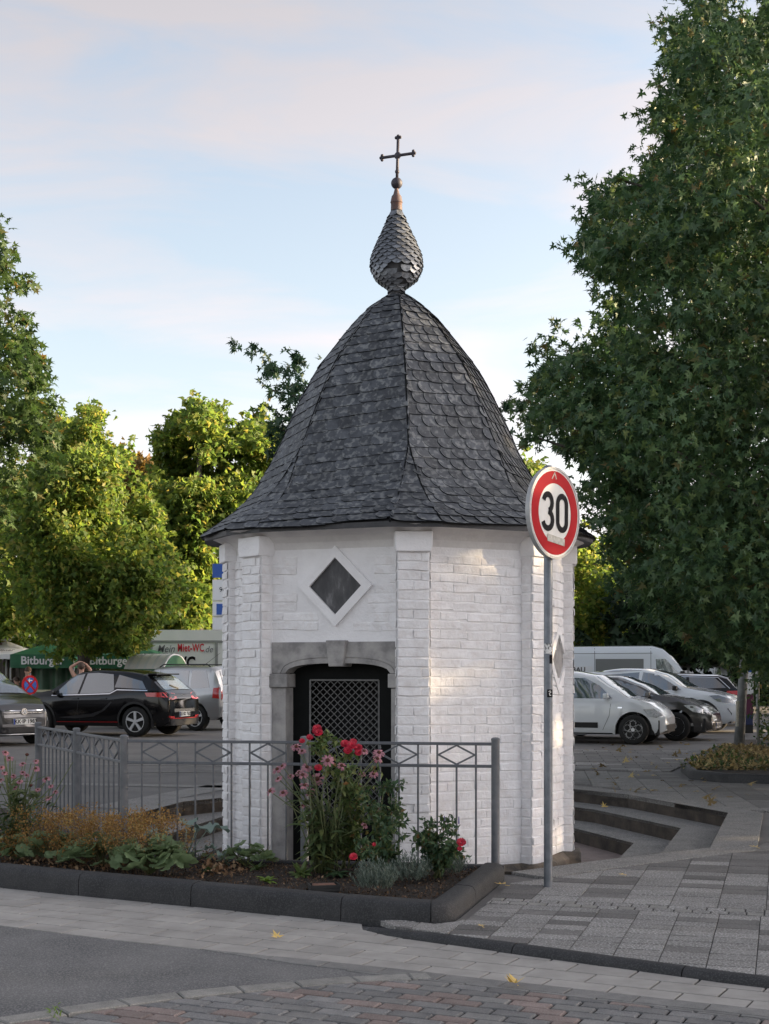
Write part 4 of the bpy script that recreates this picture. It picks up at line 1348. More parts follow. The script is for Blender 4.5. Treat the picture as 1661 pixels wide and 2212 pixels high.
def tree(name, label, poly, Y0, T, n_leaf, leaf, shape, mat, bark, trunk, seed=1, cl_r=0.5, per=45, group=None, droop=0.5, limbs=14, soft=90, rim=0.45, jag=1.0, gap=-0.10):
    """crown: clumps of leaves filling the volume whose outline at distance Y0 is poly; trunk: (px, row of foot or None, radius, top row)"""
    rr = random.Random(seed); rng = np.random.default_rng(seed)
    xs = [p[0] for p in poly]; ys = [p[1] for p in poly]
    ncl = max(12, n_leaf // per)
    cen = []
    tries = 0
    while len(cen) < ncl and tries < ncl * 60:
        tries += 1
        x, y = rr.uniform(min(xs), max(xs)), rr.uniform(min(ys), max(ys))
        if not in_poly(x, y, poly): continue
        if x > 1730 and rr.random() < 0.68: continue
        dd = poly_dist(x, y, poly)
        if dd > soft * 1.5 and rr.random() < 0.25: continue
        t = min(1.0, dd / soft)
        th_ = T * math.sqrt(max(0.02, t * (2 - t)))
        u = rr.uniform(-1, 1)
        u = math.copysign(abs(u) ** 0.6, u)
        q = P(x, y, Y0 + u * th_)
        if mnoise.noise(q * (0.30 / cl_r) + Vector((seed, 0, 0))) < gap: continue
        cen.append((q, dd))
    body_n = len(cen)
    per_px = sum(math.hypot(poly[i][0] - poly[i - 1][0], poly[i][1] - poly[i - 1][1]) for i in range(len(poly)))
    for k in range(int(per_px / 26 * jag)):            # sprigs that break the outline
        i = rr.randrange(len(poly))
        t = rr.random()
        (x1, y1), (x2, y2) = poly[i - 1], poly[i]
        if math.hypot(x2 - x1, y2 - y1) > 170 and rr.random() < 0.5: continue
        x, y = x1 + (x2 - x1) * t, y1 + (y2 - y1) * t
        nx, ny = (y2 - y1), -(x2 - x1); L = math.hypot(nx, ny) + 1e-6
        nx, ny = nx / L, ny / L
        if in_poly(x + nx * 6, y + ny * 6, poly): nx, ny = -nx, -ny
        ny -= 0.35
        Ys = Y0 + rr.uniform(-.4, .4) * T
        for s_ in range(rr.choice((1, 2, 2, 3))):
            e = (s_ * 0.34 + 0.15) * cl_r * FPX / Y0 * rr.uniform(.6, 1.1)
            cen.append((P(x + nx * e, y + ny * e, Ys), -1 - s_))
    base = P(trunk[0], HY, Y0); base.z = 0
    C = np.array([list(c) for c, _ in cen]); DD = np.array([d for _, d in cen])
    axis = np.array([base.x, base.y])
    pos, out, siz = [], [], []
    for (c, dd) in cen:
        if dd < 0: r = cl_r * rr.uniform(0.22, 0.42); k = int(per * rr.uniform(0.16, 0.34))
        else: r = cl_r * rr.uniform(0.6, 1.25) * (rim + (1 - rim) * min(1, dd / soft)); k = int(per * rr.uniform(0.6, 1.4)); r = min(r, dd * Y0 / FPX + 0.32 * cl_r)
        q = rng.normal(size=(k, 3)); q /= np.linalg.norm(q, axis=1, keepdims=True)
        q *= (rng.random((k, 1)) ** 0.45) * r
        q[:, 2] *= 0.75
        o_ = np.array([c.x - axis[0], c.y - axis[1], 0.0]); o_ /= (np.linalg.norm(o_) + 1e-6)
        pos.append(q + np.array(c)); out.append(q / r * 0.8 + o_ * 0.5)
        siz.append(leaf * rng.uniform(0.65, 1.25, k))
    pos = np.concatenate(pos); out = np.concatenate(out); siz = np.concatenate(siz)
    root = thing(name, label, 'tree', (base.x, base.y, 0), group=group)
    scatter('crown', shape, pos, siz, rng, mat, droop, out, root)
    # trunk and limbs
    top = P(trunk[0], trunk[2], Y0)
    m = MB()
    r0 = trunk[1]
    bend = [Vector((base.x, base.y, -0.05)), Vector((base.x + rr.uniform(-.05, .05), base.y, top.z * 0.35)), Vector((base.x + rr.uniform(-.12, .12), base.y + .1, top.z * 0.7)), Vector((base.x, base.y, top.z))]
    m.tube(bend, [r0 * 1.25, r0, r0 * 0.7, r0 * 0.2], 10)
    m.build('trunk', bark, root, smooth=True)
    lm = MB()
    for (c, dd) in rr.sample(cen, min(limbs, len(cen))):
        t = rr.uniform(0.3, 0.85)
        s0 = Vector((base.x, base.y, max(1.2, min(top.z * 0.9, c.z - 0.5 * (c - base).xy.length * 0.6))))
        mid = s0.lerp(c, 0.5) + Vector((rr.uniform(-.2, .2), rr.uniform(-.2, .2), rr.uniform(-0.1, 0.3)))
        lm.tube([s0, mid, c], [r0 * 0.4, r0 * 0.22, r0 * 0.06], 6)
    tag(lm.build('limbs', bark, root, smooth=True), kind='stuff')
    return root
MT['bark'] = pm('bark', (0.05, 0.042, 0.036), (0.11, 0.095, 0.08), 14, rough=0.9, bump=0.8, bscale=30, stretch=(1, 1, 0.2))
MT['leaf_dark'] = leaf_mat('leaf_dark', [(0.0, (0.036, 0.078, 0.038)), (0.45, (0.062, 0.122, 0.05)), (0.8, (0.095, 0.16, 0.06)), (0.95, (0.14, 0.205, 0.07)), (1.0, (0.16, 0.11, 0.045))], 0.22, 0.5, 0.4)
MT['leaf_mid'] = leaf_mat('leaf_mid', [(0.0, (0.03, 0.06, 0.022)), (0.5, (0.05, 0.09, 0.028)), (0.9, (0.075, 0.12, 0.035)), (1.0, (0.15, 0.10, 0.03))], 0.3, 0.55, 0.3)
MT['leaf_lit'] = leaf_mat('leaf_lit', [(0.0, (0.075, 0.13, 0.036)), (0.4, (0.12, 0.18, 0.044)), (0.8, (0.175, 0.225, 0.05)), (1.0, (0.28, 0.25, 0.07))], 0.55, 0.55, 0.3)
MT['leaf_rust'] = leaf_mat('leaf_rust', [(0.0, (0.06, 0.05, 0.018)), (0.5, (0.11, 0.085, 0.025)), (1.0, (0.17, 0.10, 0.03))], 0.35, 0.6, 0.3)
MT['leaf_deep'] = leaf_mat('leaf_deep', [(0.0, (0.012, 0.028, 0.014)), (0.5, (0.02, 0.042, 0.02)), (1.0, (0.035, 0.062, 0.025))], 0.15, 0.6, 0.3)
MT['leaf_branch'] = leaf_mat('leaf_branch', [(0.0, (0.02, 0.05, 0.028)), (0.6, (0.032, 0.075, 0.036)), (1.0, (0.05, 0.095, 0.04))], 0.2, 0.5, 0.4)

# the big sweetgum beside the chapel, reaching out of the picture
big = [(1460, 20), (1485, 5), (1520, 30), (1560, 45), (1590, 60), (1625, 35), (1640, -60), (1700, -300), (1900, -420), (2250, -300), (2420, 200), (2450, 800), (2400, 1300), (2200, 1420), (1900, 1470), (1650, 1460), (1600, 1430), (1550, 1425), (1505, 1395), (1480, 1370), (1420, 1350), (1352, 1300), (1330, 1235), (1280, 1165), (1262, 1090), (1232, 1010), (1242, 970), (1190, 945), (1140, 965), (1110, 905), (1122, 850), (1150, 770), (1200, 750), (1262, 770), (1290, 700), (1300, 640), (1325, 590), (1260, 590), (1232, 560), (1222, 525), (1250, 470), (1275, 405), (1310, 425), (1355, 390), (1380, 340), (1425, 310), (1400, 260), (1388, 235), (1420, 215), (1440, 170), (1408, 110), (1432, 80)]
big = [(x + 34 if x < 1660 else x, y) for x, y in big]
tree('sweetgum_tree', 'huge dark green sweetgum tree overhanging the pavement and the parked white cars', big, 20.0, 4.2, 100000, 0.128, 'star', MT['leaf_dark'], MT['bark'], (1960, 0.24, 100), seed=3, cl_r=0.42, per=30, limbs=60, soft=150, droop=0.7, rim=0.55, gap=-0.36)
# tree at the left edge
lf = [(-2, 472), (14, 478), (20, 520), (4, 560), (22, 600), (55, 590), (60, 640), (48, 690), (85, 715), (84, 760), (118, 770), (102, 830), (108, 862), (98, 905), (135, 905), (150, 960), (120, 1010), (60, 1080), (10, 1120), (-120, 1150), (-420, 1100), (-520, 800), (-420, 560), (-200, 430)]
lf = [(x - 26 if x > -100 else x, y + 12) for x, y in lf]
tree('sweetgum_tree', 'dark green tree with star-shaped leaves, leftmost of the trees, tall above the white parasol', lf, 25.0, 3.2, 17000, 0.165, 'star', MT['leaf_mid'], MT['bark'], (-230, 0.2, 560), seed=5, cl_r=0.42, per=24, soft=110, droop=0.7, rim=0.5)
# branch reaching out behind the roof
br = [(506, 757), (530, 755), (550, 776), (585, 778), (615, 760), (640, 760), (655, 795), (700, 800), (800, 840), (1000, 820), (1085, 870), (1112, 880), (1100, 905), (1070, 930), (1000, 1050), (800, 1150), (650, 1080), (600, 1000), (586, 940), (604, 895), (602, 850), (575, 818), (542, 797), (512, 780)]
tree('sweetgum_tree', 'dark green tree hidden behind the chapel roof, one leafy branch reaching out to the left', br, 23.0, 1.3, 5200, 0.135, 'star', MT['leaf_branch'], MT['bark'], (860, 0.16, 850), seed=8, cl_r=0.22, per=18, soft=60, droop=0.9, rim=0.6, jag=0.35, gap=-0.3)
# sunlit trees of the square
t1 = [(183, 878), (215, 890), (205, 935), (232, 965), (262, 975), (278, 990), (258, 1030), (290, 1060), (320, 1075), (345, 1110), (340, 1160), (378, 1200), (395, 1245), (380, 1290), (350, 1330), (320, 1360), (300, 1400), (262, 1412), (235, 1395), (150, 1415), (118, 1412), (108, 1380), (90, 1365), (62, 1340), (40, 1290), (48, 1230), (20, 1180), (30, 1100), (48, 1030), (85, 990), (120, 950), (160, 930)]
tree('maple_tree', 'sunlit yellow green tree with dark trunk standing in front of the green beer tent', t1, 41.0, 3.2, 56000, 0.17, 'rough', MT['leaf_lit'], MT['bark'], (181, 0.17, 920), seed=11, cl_r=0.50, per=30, soft=80, droop=0.5, rim=0.5)
t2 = [(432, 870), (465, 885), (478, 925), (500, 935), (540, 910), (560, 930), (590, 945), (600, 1000), (590, 1060), (560, 1110), (520, 1150), (480, 1180), (470, 1300), (440, 1385), (330, 1385), (330, 1250), (320, 1160), (300, 1080), (320, 1045), (345, 1020), (340, 925), (362, 930), (372, 960), (385, 895), (412, 890)]
tree('maple_tree', 'sunlit yellow green tree rising behind the box truck and the lamp post', t2, 52.0, 3.2, 38000, 0.24, 'rough', MT['leaf_lit'], MT['bark'], (430, 0.2, 900), seed=13, cl_r=0.6, per=30, soft=80, droop=0.5, rim=0.5)
t3 = [(250, 1010), (300, 985), (330, 1010), (345, 1060), (330, 1150), (280, 1200), (220, 1160), (230, 1060)]
tree('maple_tree', 'rust tinged tree between the two sunlit trees', t3, 60.0, 2.5, 6000, 0.34, 'rough', MT['leaf_rust'], MT['bark'], (290, 0.2, 1010), seed=17, cl_r=0.8, per=24, soft=60)
t4 = [(-40, 1100), (0, 1050), (60, 1010), (110, 930), (150, 905), (190, 960), (160, 1100), (120, 1200), (100, 1320), (70, 1400), (-60, 1400), (-200, 1300), (-200, 1150)]
tree('maple_tree', 'half shaded green tree behind the white parasol, left of the yellow green one', t4, 48.0, 3.0, 20000, 0.24, 'rough', MT['leaf_lit'], MT['bark'], (20, 0.2, 1000), seed=19, cl_r=0.7, per=26, soft=80)
t5 = [(540, 900), (575, 940), (640, 960), (700, 1000), (700, 1400), (470, 1400), (470, 1200), (520, 1100), (560, 1000)]
tree('maple_tree', 'green tree just behind the chapel beside the parking sign', t5, 58.0, 3.0, 9000, 0.32, 'rough', MT['leaf_mid'], MT['bark'], (600, 0.2, 960), seed=23, cl_r=0.8, per=26, soft=80)
# right of the chapel
t6 = [(1120, 1000), (1160, 1005), (1190, 1060), (1240, 1150), (1300, 1180), (1345, 1220), (1350, 1330), (1320, 1400), (1240, 1405), (1150, 1380), (1120, 1200)]
tree('maple_tree', 'sunlit yellow green tree showing between the chapel and the white van', t6, 60.0, 3.0, 16000, 0.26, 'rough', MT['leaf_lit'], MT['bark'], (1230, 0.2, 1100), seed=29, cl_r=0.75, per=26, soft=70)
t7 = [(1352, 1310), (1375, 1265), (1420, 1235), (1500, 1200), (1620, 1150), (1800, 1150), (2000, 1250), (2000, 1440), (1260, 1440), (1262, 1408), (1335, 1385)]
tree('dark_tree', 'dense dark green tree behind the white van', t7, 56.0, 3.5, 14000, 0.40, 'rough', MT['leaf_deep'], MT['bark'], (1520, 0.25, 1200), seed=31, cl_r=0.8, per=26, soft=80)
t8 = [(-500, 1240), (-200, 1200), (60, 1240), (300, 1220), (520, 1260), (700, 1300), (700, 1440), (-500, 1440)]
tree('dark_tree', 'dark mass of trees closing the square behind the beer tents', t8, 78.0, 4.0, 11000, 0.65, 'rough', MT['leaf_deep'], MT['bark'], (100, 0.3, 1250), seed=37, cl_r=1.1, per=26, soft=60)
t9 = [(1150, 1330), (1500, 1300), (1900, 1250), (2200, 1300), (2200, 1450), (1150, 1450)]
tree('dark_tree', 'dark trees far behind the grey van at the end of the car park', t9, 84.0, 4.0, 7000, 0.65, 'rough', MT['leaf_deep'], MT['bark'], (1600, 0.3, 1290), seed=41, cl_r=1.1, per=26, soft=60)
# ================================================================== vehicles
MT['tyre'] = pm('tyre', (0.012, 0.012, 0.012), (0.02, 0.02, 0.02), 20, rough=0.85)
MT['alloy'] = pm('alloy', (0.68, 0.69, 0.70), (0.75, 0.75, 0.76), 20, rough=0.3, metal=0.25)
MT['rim_dark'] = pm('rim_dark', (0.015, 0.015, 0.016), rough=0.5)
MT['auto_glass'] = glass_mat('auto_glass', (0.010, 0.013, 0.015))
MT['auto_glass_pale'] = glass_mat('auto_glass_pale', (0.075, 0.10, 0.12), 0.03)
MT['trim_black'] = pm('trim_black', (0.012, 0.012, 0.013), rough=0.55)
MT['chrome'] = pm('chrome', (0.72, 0.73, 0.75), rough=0.12, metal=1.0)
MT['tail_red'] = pm('tail_red', (0.42, 0.012, 0.015), (0.55, 0.03, 0.03), 30, rough=0.15, coat=1.0)
MT['lamp_clear'] = pm('lamp_clear', (0.32, 0.33, 0.34), (0.7, 0.7, 0.7), 24, rough=0.08, metal=0.4, coat=1.0)
MT['plate'] = pm('plate', (0.75, 0.75, 0.73), rough=0.4)
MT['plate_blue'] = pm('plate_blue', (0.02, 0.06, 0.35), rough=0.4)
MT['red_line'] = pm('red_line', (0.40, 0.01, 0.012), rough=0.35)
def paint(name, c, rough=0.25, metal=0.0): return pm(name, c, rough=rough, metal=metal, coat=1.0, spec=0.5)
MT['paint_black'] = pm('paint_black', (0.004, 0.004, 0.005), rough=0.12, spec=0.35, coat=0.3)
MT['paint_white'] = paint('paint_white', (0.76, 0.79, 0.82))
MT['paint_white_van'] = paint('paint_white_van', (0.74, 0.79, 0.84))
MT['paint_silver'] = paint('paint_silver', (0.42, 0.42, 0.42), 0.3, 0.5)
MT['paint_grey'] = paint('paint_grey', (0.075, 0.072, 0.07), 0.28, 0.4)
MT['paint_dark'] = paint('paint_dark', (0.035, 0.036, 0.040), 0.28, 0.3)
MT['paint_vangrey'] = paint('paint_vangrey', (0.19, 0.20, 0.205), 0.3, 0.4)

def interp(curve, x):
    if x <= curve[0][0]: return curve[0][1]
    for (a, b), (c, d) in zip(curve, curve[1:]):
        if x <= c:
            t = (x - a) / (c - a); t = t * t * (3 - 2 * t) * 0.35 + t * 0.65
            return b + (d - b) * t
    return curve[-1][1]
class Car:
    def __init__(s, name, label, cat, L, W, top, sh, wb, r, paint_m, wt=0.74, ground=0.20, tf=0.20, trr=0.14, xw=None, group=None, p=5.0, arch=0.06):
        s.L, s.W, s.top, s.sh, s.r, s.wt, s.g = L, W, top, sh, r, wt, ground
        s.tf, s.trr, s.pw, s.arch = tf, trr, p, arch
        s.xw = xw or (-wb / 2, wb / 2)
        s.paint = paint_m
        s.root = thing(name, label, cat, group=group)
        s.body()
    def w0(s, x):
        t = x / (s.L / 2)
        k = s.tf if t > 0 else s.trr
        return s.W * (1 - k * abs(t) ** s.pw)
    def zb(s, x):
        z = s.g
        e = abs(x) / (s.L / 2)
        if e > 0.9: z += 0.10 * (e - 0.9) / 0.1
        for xw in s.xw:
            ra = s.r + s.arch
            if abs(x - xw) < ra: z = max(z, s.r + math.sqrt(ra * ra - (x - xw) ** 2))
        return z
    def section(s, x):
        w, zb, sh, tp = s.w0(x), s.zb(x), interp(s.sh, x), interp(s.top, x)
        sh = min(sh, tp - 0.015)
        zb0 = s.g
        k = min(1, max(0, (tp - sh) / 0.42))
        wt = 0.90 + (s.wt - 0.90) * k
        zl = lambda f: max(zb + 0.004 * f, zb0 + (sh - zb0) * f)
        pts = [(w * 0.90, zb), (w * 0.97, max(zb + .001, zb0 + (sh - zb0) * 0.12)), (w * 0.995, zl(0.30)), (w, zl(0.55)), (w * 0.992, zl(0.8)), (w * 0.972, zl(0.95)), (w * 0.955, sh)]
        for g in (0.12, 0.4, 0.7, 0.9):
            pts.append((w * (0.955 + (wt - 0.955) * g), sh + (tp - sh) * g * 0.96))
        pts += [(w * wt * 0.93, tp - 0.022 * (0.4 + k)), (w * wt * 0.7, tp - 0.006), (w * wt * 0.35, tp), (0, tp + 0.002)]
        for i in range(1, len(pts)):
            if pts[i][1] < pts[i - 1][1]: pts[i] = (pts[i][0], pts[i - 1][1] + 0.0005)
        return pts
    def side_y(s, x, z):
        pts = s.section(x)
        if z <= pts[0][1]: return pts[0][0]
        for (a, b), (c, d) in zip(pts, pts[1:]):
            if z <= d: return a + (c - a) * (z - b) / max(1e-6, d - b)
        return 0.0
    def end_x(s, y, z, sg):
        x = sg * s.L / 2
        for k in range(60):
            if s.side_y(x, z) >= abs(y) and z <= interp(s.top, x) + 0.01: return x
            x -= sg * 0.02
        return x
    def body(s):
        h = s.L / 2
        xs = set([-h, -h + .01, -h + .03, h, h - .01, h - .03])
        x = -h + 0.06
        while x < h - 0.05: xs.add(round(x, 3)); x += 0.09
        for xw in s.xw:
            for k in range(13): xs.add(round(xw + (s.r + s.arch) * math.cos(pi * k / 12) * 0.9995, 4))
        for c in (s.top, s.sh):
            for q in c: 
                if -h < q[0] < h: xs.add(round(q[0], 3))
        xs = sorted(xs)
        m = MB(); K = None
        for x in xs:
            pts = s.section(x)
            inset = 1.0
            e = h - abs(x)
            if e < 0.03: inset = 0.955 + 0.045 * (e / 0.03) ** 0.5
            half = [(y * inset, z) for y, z in pts]
            ring = [(-y, z) for y, z in half] + [(y, z) for y, z in half[::-1][1:]]
            K = len(ring)
            m.v += [(x, y, z) for y, z in ring]
        for i in range(len(xs) - 1):
            for j in range(K - 1):
                m.f.append((i * K + j, i * K + j + 1, (i + 1) * K + j + 1, (i + 1) * K + j))
        m.f.append(tuple(range(K - 1, -1, -1))); m.f.append(tuple((len(xs) - 1) * K + j for j in range(K)))
        s.bodyo = m.build('body', s.paint, s.root, smooth=True, angle=38, local=True)
        u = MB().box((0, 0, s.g + 0.16), (s.L * 0.93, s.W * 1.5, 0.30))
        u.build('underbody', MT['trim_black'], s.root, local=True)
    def refine(s, poly, n=6):
        out = []
        for i in range(len(poly)):
            a, b = poly[i], poly[(i + 1) % len(poly)]
            k = max(1, int(math.hypot(b[0] - a[0], b[1] - a[1]) / 0.12))
            out += [(a[0] + (b[0] - a[0]) * t / k, a[1] + (b[1] - a[1]) * t / k) for t in range(k)]
        return out
    def fill(s, name, pts2, fn, mat, off, parent=None):
        """triangulated patch with interior points following the body"""
        bm = bmesh.new()
        vs = [bm.verts.new((a, b, 0)) for a, b in s.refine(pts2)]
        bm.faces.new(vs)
        xs = [p[0] for p in pts2]; ys = [p[1] for p in pts2]
        for ax, lo, hi in ((0, min(xs), max(xs)), (1, min(ys), max(ys))):
            n = int((hi - lo) / 0.14)
            for k in range(1, n + 1):
                c = lo + (hi - lo) * k / (n + 1)
                bmesh.ops.bisect_plane(bm, geom=bm.verts[:] + bm.edges[:] + bm.faces[:], plane_co=(c, 0, 0) if ax == 0 else (0, c, 0), plane_no=(1, 0, 0) if ax == 0 else (0, 1, 0))
        for v in bm.verts: v.co = Vector(fn(v.co.x, v.co.y, off))
        for f in bm.faces: f.smooth = True
        me = bpy.data.meshes.new(name); bm.to_mesh(me); bm.free()
        me.materials.append(mat)
        return link(name, me, parent or s.root, local=True)
    def side(s, name, poly, mat, off=0.006, sides=(1, -1), parent=None):
        r = None
        for sd in sides: r = s.fill(name, poly, lambda x, z, o: (x, sd * (s.side_y(x, z) + o), z), mat, off, parent)
        return r
    def end(s, name, poly, sg, mat, off=0.006, mirror=True, parent=None):
        r = None
        for sd in ((1, -1) if mirror else (1,)): r = s.fill(name, [(y * sd, z) for y, z in poly], lambda y, z, o: (s.end_x(y, z, sg) + sg * o, y, z), mat, off, parent)
        return r
    def topp(s, name, x0, x1, m0, m1, mat, off=0.007):
        """patch on the upper surface (windscreen, rear window)"""
        m = MB(); nx, ny = 8, 8
        for i in range(nx + 1):
            x = x0 + (x1 - x0) * i / nx
            pts = s.section(x); tp = pts[-1][1]
            wid = pts[-4][0] * (m0 + (m1 - m0) * i / nx)
            e = 0.01
            sl = (interp(s.top, x + e) - interp(s.top, x - e)) / (2 * e)
            nv = Vector((-sl, 0, 1)).normalized() * off
            for j in range(ny + 1):
                y = wid * (2 * j / ny - 1)
                z = s.top_z(x, y)
                m.v.append((x + nv.x, y, z + nv.z))
        for i in range(nx):
            for j in range(ny): m.f.append((i * (ny + 1) + j, (i + 1) * (ny + 1) + j, (i + 1) * (ny + 1) + j + 1, i * (ny + 1) + j + 1))
        return m.build(name, mat, s.root, smooth=True, local=True)
    def top_z(s, x, y):
        pts = s.section(x)[::-1]
        for (a, b), (c, d) in zip(pts, pts[1:]):
            if abs(y) <= c + 1e-6: return b + (d - b) * (abs(y) - a) / max(1e-6, c - a)
        return pts[-1][1]
    def wheels(s, style='five', mat='alloy', only=None):
        for xw in s.xw:
            for sd in (1, -1):
                yo = s.W - 0.02
                yc = sd * (yo - 0.11)
                r = s.r
                prof_ = [(r * 0.66, -0.11), (r * 0.90, -0.115), (r * 0.98, -0.09), (r, -0.05), (r, 0.05), (r * 0.98, 0.09), (r * 0.90, 0.115), (r * 0.68, 0.11), (r * 0.66, 0.07)]
                w = bpy.data.objects.new('wheel', None); COL.objects.link(w); attach(w, s.root, True); w.location = (xw, yc, r)
                MB().lathe(prof_, n=28, axis='Y').build('tyre', MT['tyre'], w, smooth=True, angle=50, local=True)
                MB().lathe([(1e-4, 0.0), (r * 0.67, 0.0)], c=(0, sd * 0.045, 0), n=24, axis='Y').build('brake_cover', MT['rim_dark'], w, local=True)
                rm = MB()
                o2, i2 = r * 0.70, r * 0.64
                for k in range(28):
                    a, b = 2 * pi * k / 28, 2 * pi * (k + 1) / 28
                    rm.prism([(o2 * math.cos(a), o2 * math.sin(a)), (o2 * math.cos(b), o2 * math.sin(b)), (i2 * math.cos(b), i2 * math.sin(b)), (i2 * math.cos(a), i2 * math.sin(a))], lambda p_, q_, h: (p_, sd * (0.085 + h), q_), 0.0, 0.025)
                if style == 'five':
                    for k in range(5):
                        a = 2 * pi * k / 5 + 0.3
                        c, d = Vector((math.cos(a), math.sin(a))), Vector((-math.sin(a), math.cos(a)))
                        q = [c * r * 0.67 + d * r * 0.10, c * r * 0.67 - d * r * 0.10, c * r * 0.1 - d * r * 0.07, c * r * 0.1 + d * r * 0.07]
                        rm.prism([(p_.x, p_.y) for p_ in q], lambda p_, q_, h: (p_, sd * (0.085 + h), q_), -0.01, 0.022)
                elif style == 'petal':
                    for k in range(5):
                        a = 2 * pi * k / 5 + 0.3
                        hexo = [(r * 0.40 * math.cos(a) + r * 0.225 * math.cos(a + pi / 3 * t), r * 0.40 * math.sin(a) + r * 0.225 * math.sin(a + pi / 3 * t)) for t in range(6)]
                        stroke(rm, hexo, r * 0.085, lambda p_, q_, h: (p_, sd * (0.09 + h), q_), 0.0, 0.02, closed=True)
                else:
                    for k in range(10):
                        a = 2 * pi * k / 10 + (0.12 if k % 2 else -0.12)
                        stroke(rm, [(r * 0.12 * math.cos(a), r * 0.12 * math.sin(a)), (r * 0.63 * math.cos(a), r * 0.63 * math.sin(a))], r * 0.07, lambda p_, q_, h: (p_, sd * (0.085 + h), q_), 0, 0.02)
                rm.prism(ring_poly(r * 0.13, 14), lambda p_, q_, h: (p_, sd * (0.09 + h), q_), 0, 0.025)
                rm.build('rim', MT[mat], w, local=True)
    def arch_trim(s, mat, w=0.055):
        for xw in s.xw:
            ra = s.r + s.arch
            for sd in (1, -1):
                m = MB()
                vv = []
                for k in range(21):
                    a = pi * k / 20
                    for rr_ in (ra - 0.004, ra + w):
                        x, z = xw + rr_ * math.cos(a), max(s.g, s.r + rr_ * math.sin(a) - (0 if 0 < k < 20 else s.r - s.g))
                        vv.append((x, sd * (s.side_y(x, max(z, s.zb(x) + .02)) + 0.012), z))
                n = len(m.v)
                q = [(2 * k, 2 * k + 1, 2 * k + 3, 2 * k + 2) for k in range(20)]
                m.add(vv, q if sd < 0 else [t[::-1] for t in q])
                m.build('arch_trim', mat, s.root, smooth=True, local=True)
    def mirrors(s, x, z, mat, size=(0.10, 0.17, 0.12)):
        for sd in (1, -1):
            y = sd * (s.side_y(x, z) + 0.11)
            o = MB().box((x, y, z + 0.03), size).bar((x + .02, sd * s.side_y(x, z), z - 0.02), (x, y, z), 0.04).build('mirror', mat, s.root, bevel=0.03, seg=3, smooth=True, angle=40, local=True)
    def line(s, name, pts, mat, w=0.012, off=0.004, sides=(1, -1)):
        for sd in sides:
            m = MB()
            rp = []
            for a, b in zip(pts, pts[1:]):
                k = max(1, int(math.hypot(b[0] - a[0], b[1] - a[1]) / 0.1))
                rp += [(a[0] + (b[0] - a[0]) * t / k, a[1] + (b[1] - a[1]) * t / k) for t in range(k)]
            rp.append(pts[-1])
            vv = []
            for i, (x, z) in enumerate(rp):
                p0, p1 = rp[max(i - 1, 0)], rp[min(i + 1, len(rp) - 1)]
                d = Vector((p1[0] - p0[0], p1[1] - p0[1])).normalized()
                for e in (-w / 2, w / 2):
                    xx, zz = x - d.y * e, z + d.x * e
                    vv.append((xx, sd * (s.side_y(xx, zz) + off), zz))
            n = len(rp)
            q = [(2 * k, 2 * k + 1, 2 * k + 3, 2 * k + 2) for k in range(n - 1)]
            m.add(vv, q)
            r = m.build(name, mat, s.root, smooth=True, local=True)
        return r
    def plate(s, z, sg, txt, y=0.0, w=0.52, h=0.115):
        x = s.end_x(0.25, z, sg) + sg * 0.012
        pl = MB().box((x, y, z), (0.012, w, h)).build('number_plate', MT['plate'], s.root, local=True)
        MB().box((x + sg * 0.002, y - sg * (w / 2 - 0.022) , z), (0.012, 0.042, h * 0.96)).build('country_band', MT['plate_blue'], pl, local=True)
        me = text_mesh(txt, h * 0.98, MT['black'], face_M((x + sg * 0.010, y + sg * 0.02, z), (0, sg, 0), (0, 0, 1)), bold=0.003)
        link('plate_text', me, pl, local=True)
    def put(s, anchor_local, world, heading_deg):
        a = rad(heading_deg)
        c, s_ = math.cos(a), math.sin(a)
        s.root.rotation_euler = (0, 0, a)
        s.root.location = (world.x - (anchor_local[0] * c - anchor_local[1] * s_), world.y - (anchor_local[0] * s_ + anchor_local[1] * c), gz)
        return s

# ---- black crossover, seen from behind
c = Car('suv', 'black crossover with silver wheels, red tail lights and chrome window line', 'car', 4.30, 0.89,
        [(-2.15, 0.92), (-2.10, 1.02), (-1.98, 1.10), (-1.62, 1.40), (-1.45, 1.50), (-0.9, 1.575), (-0.2, 1.60), (0.3, 1.545), (0.62, 1.40), (1.08, 1.10), (1.5, 1.02), (1.95, 0.90), (2.12, 0.72), (2.15, 0.6)],
        [(-2.15, 0.88), (-1.9, 1.09), (-1.2, 1.06), (-0.6, 0.985), (0.6, 0.955), (1.1, 0.955), (1.6, 0.93), (2.15, 0.62)], 2.62, 0.36, MT['paint_black'], wt=0.70, ground=0.24, tf=0.22, trr=0.13)
c.wheels('five')
c.arch_trim(MT['trim_black'], 0.05)
zt = 1.47
c.side('window', [(0.92, 0.985), (0.26, 1.005), (0.16, 1.48), (0.40, 1.435), (0.62, 1.30)], MT['auto_glass_pale'])
c.side('window', [(0.20, 1.005), (-0.62, 1.035), (-0.72, 1.10), (-0.62, 1.47), (-0.2, 1.505), (0.10, 1.49)], MT['auto_glass_pale'])
c.side('window', [(-0.72, 1.16), (-1.58, 1.12), (-1.42, 1.31), (-0.78, 1.46)], MT['auto_glass'])
c.line('chrome_strip', [(0.98, 0.965), (0.2, 0.985), (-0.62, 1.012), (-0.80, 1.105), (-1.62, 1.09)], MT['chrome'], 0.022, 0.009)
c.line('door_seam', [(0.20, 1.0), (0.24, 0.60), (0.16, 0.32)], MT['trim_black'], 0.008, 0.003)
c.line('door_seam', [(-0.66, 1.0), (-0.75, 0.85)], MT['trim_black'], 0.008, 0.003)
c.line('red_strip', [(0.92, 0.335), (-0.86, 0.345)], MT['red_line'], 0.014, 0.008)
c.line('sill_trim', [(0.95, 0.29), (-0.9, 0.29)], MT['trim_black'], 0.08, 0.008)
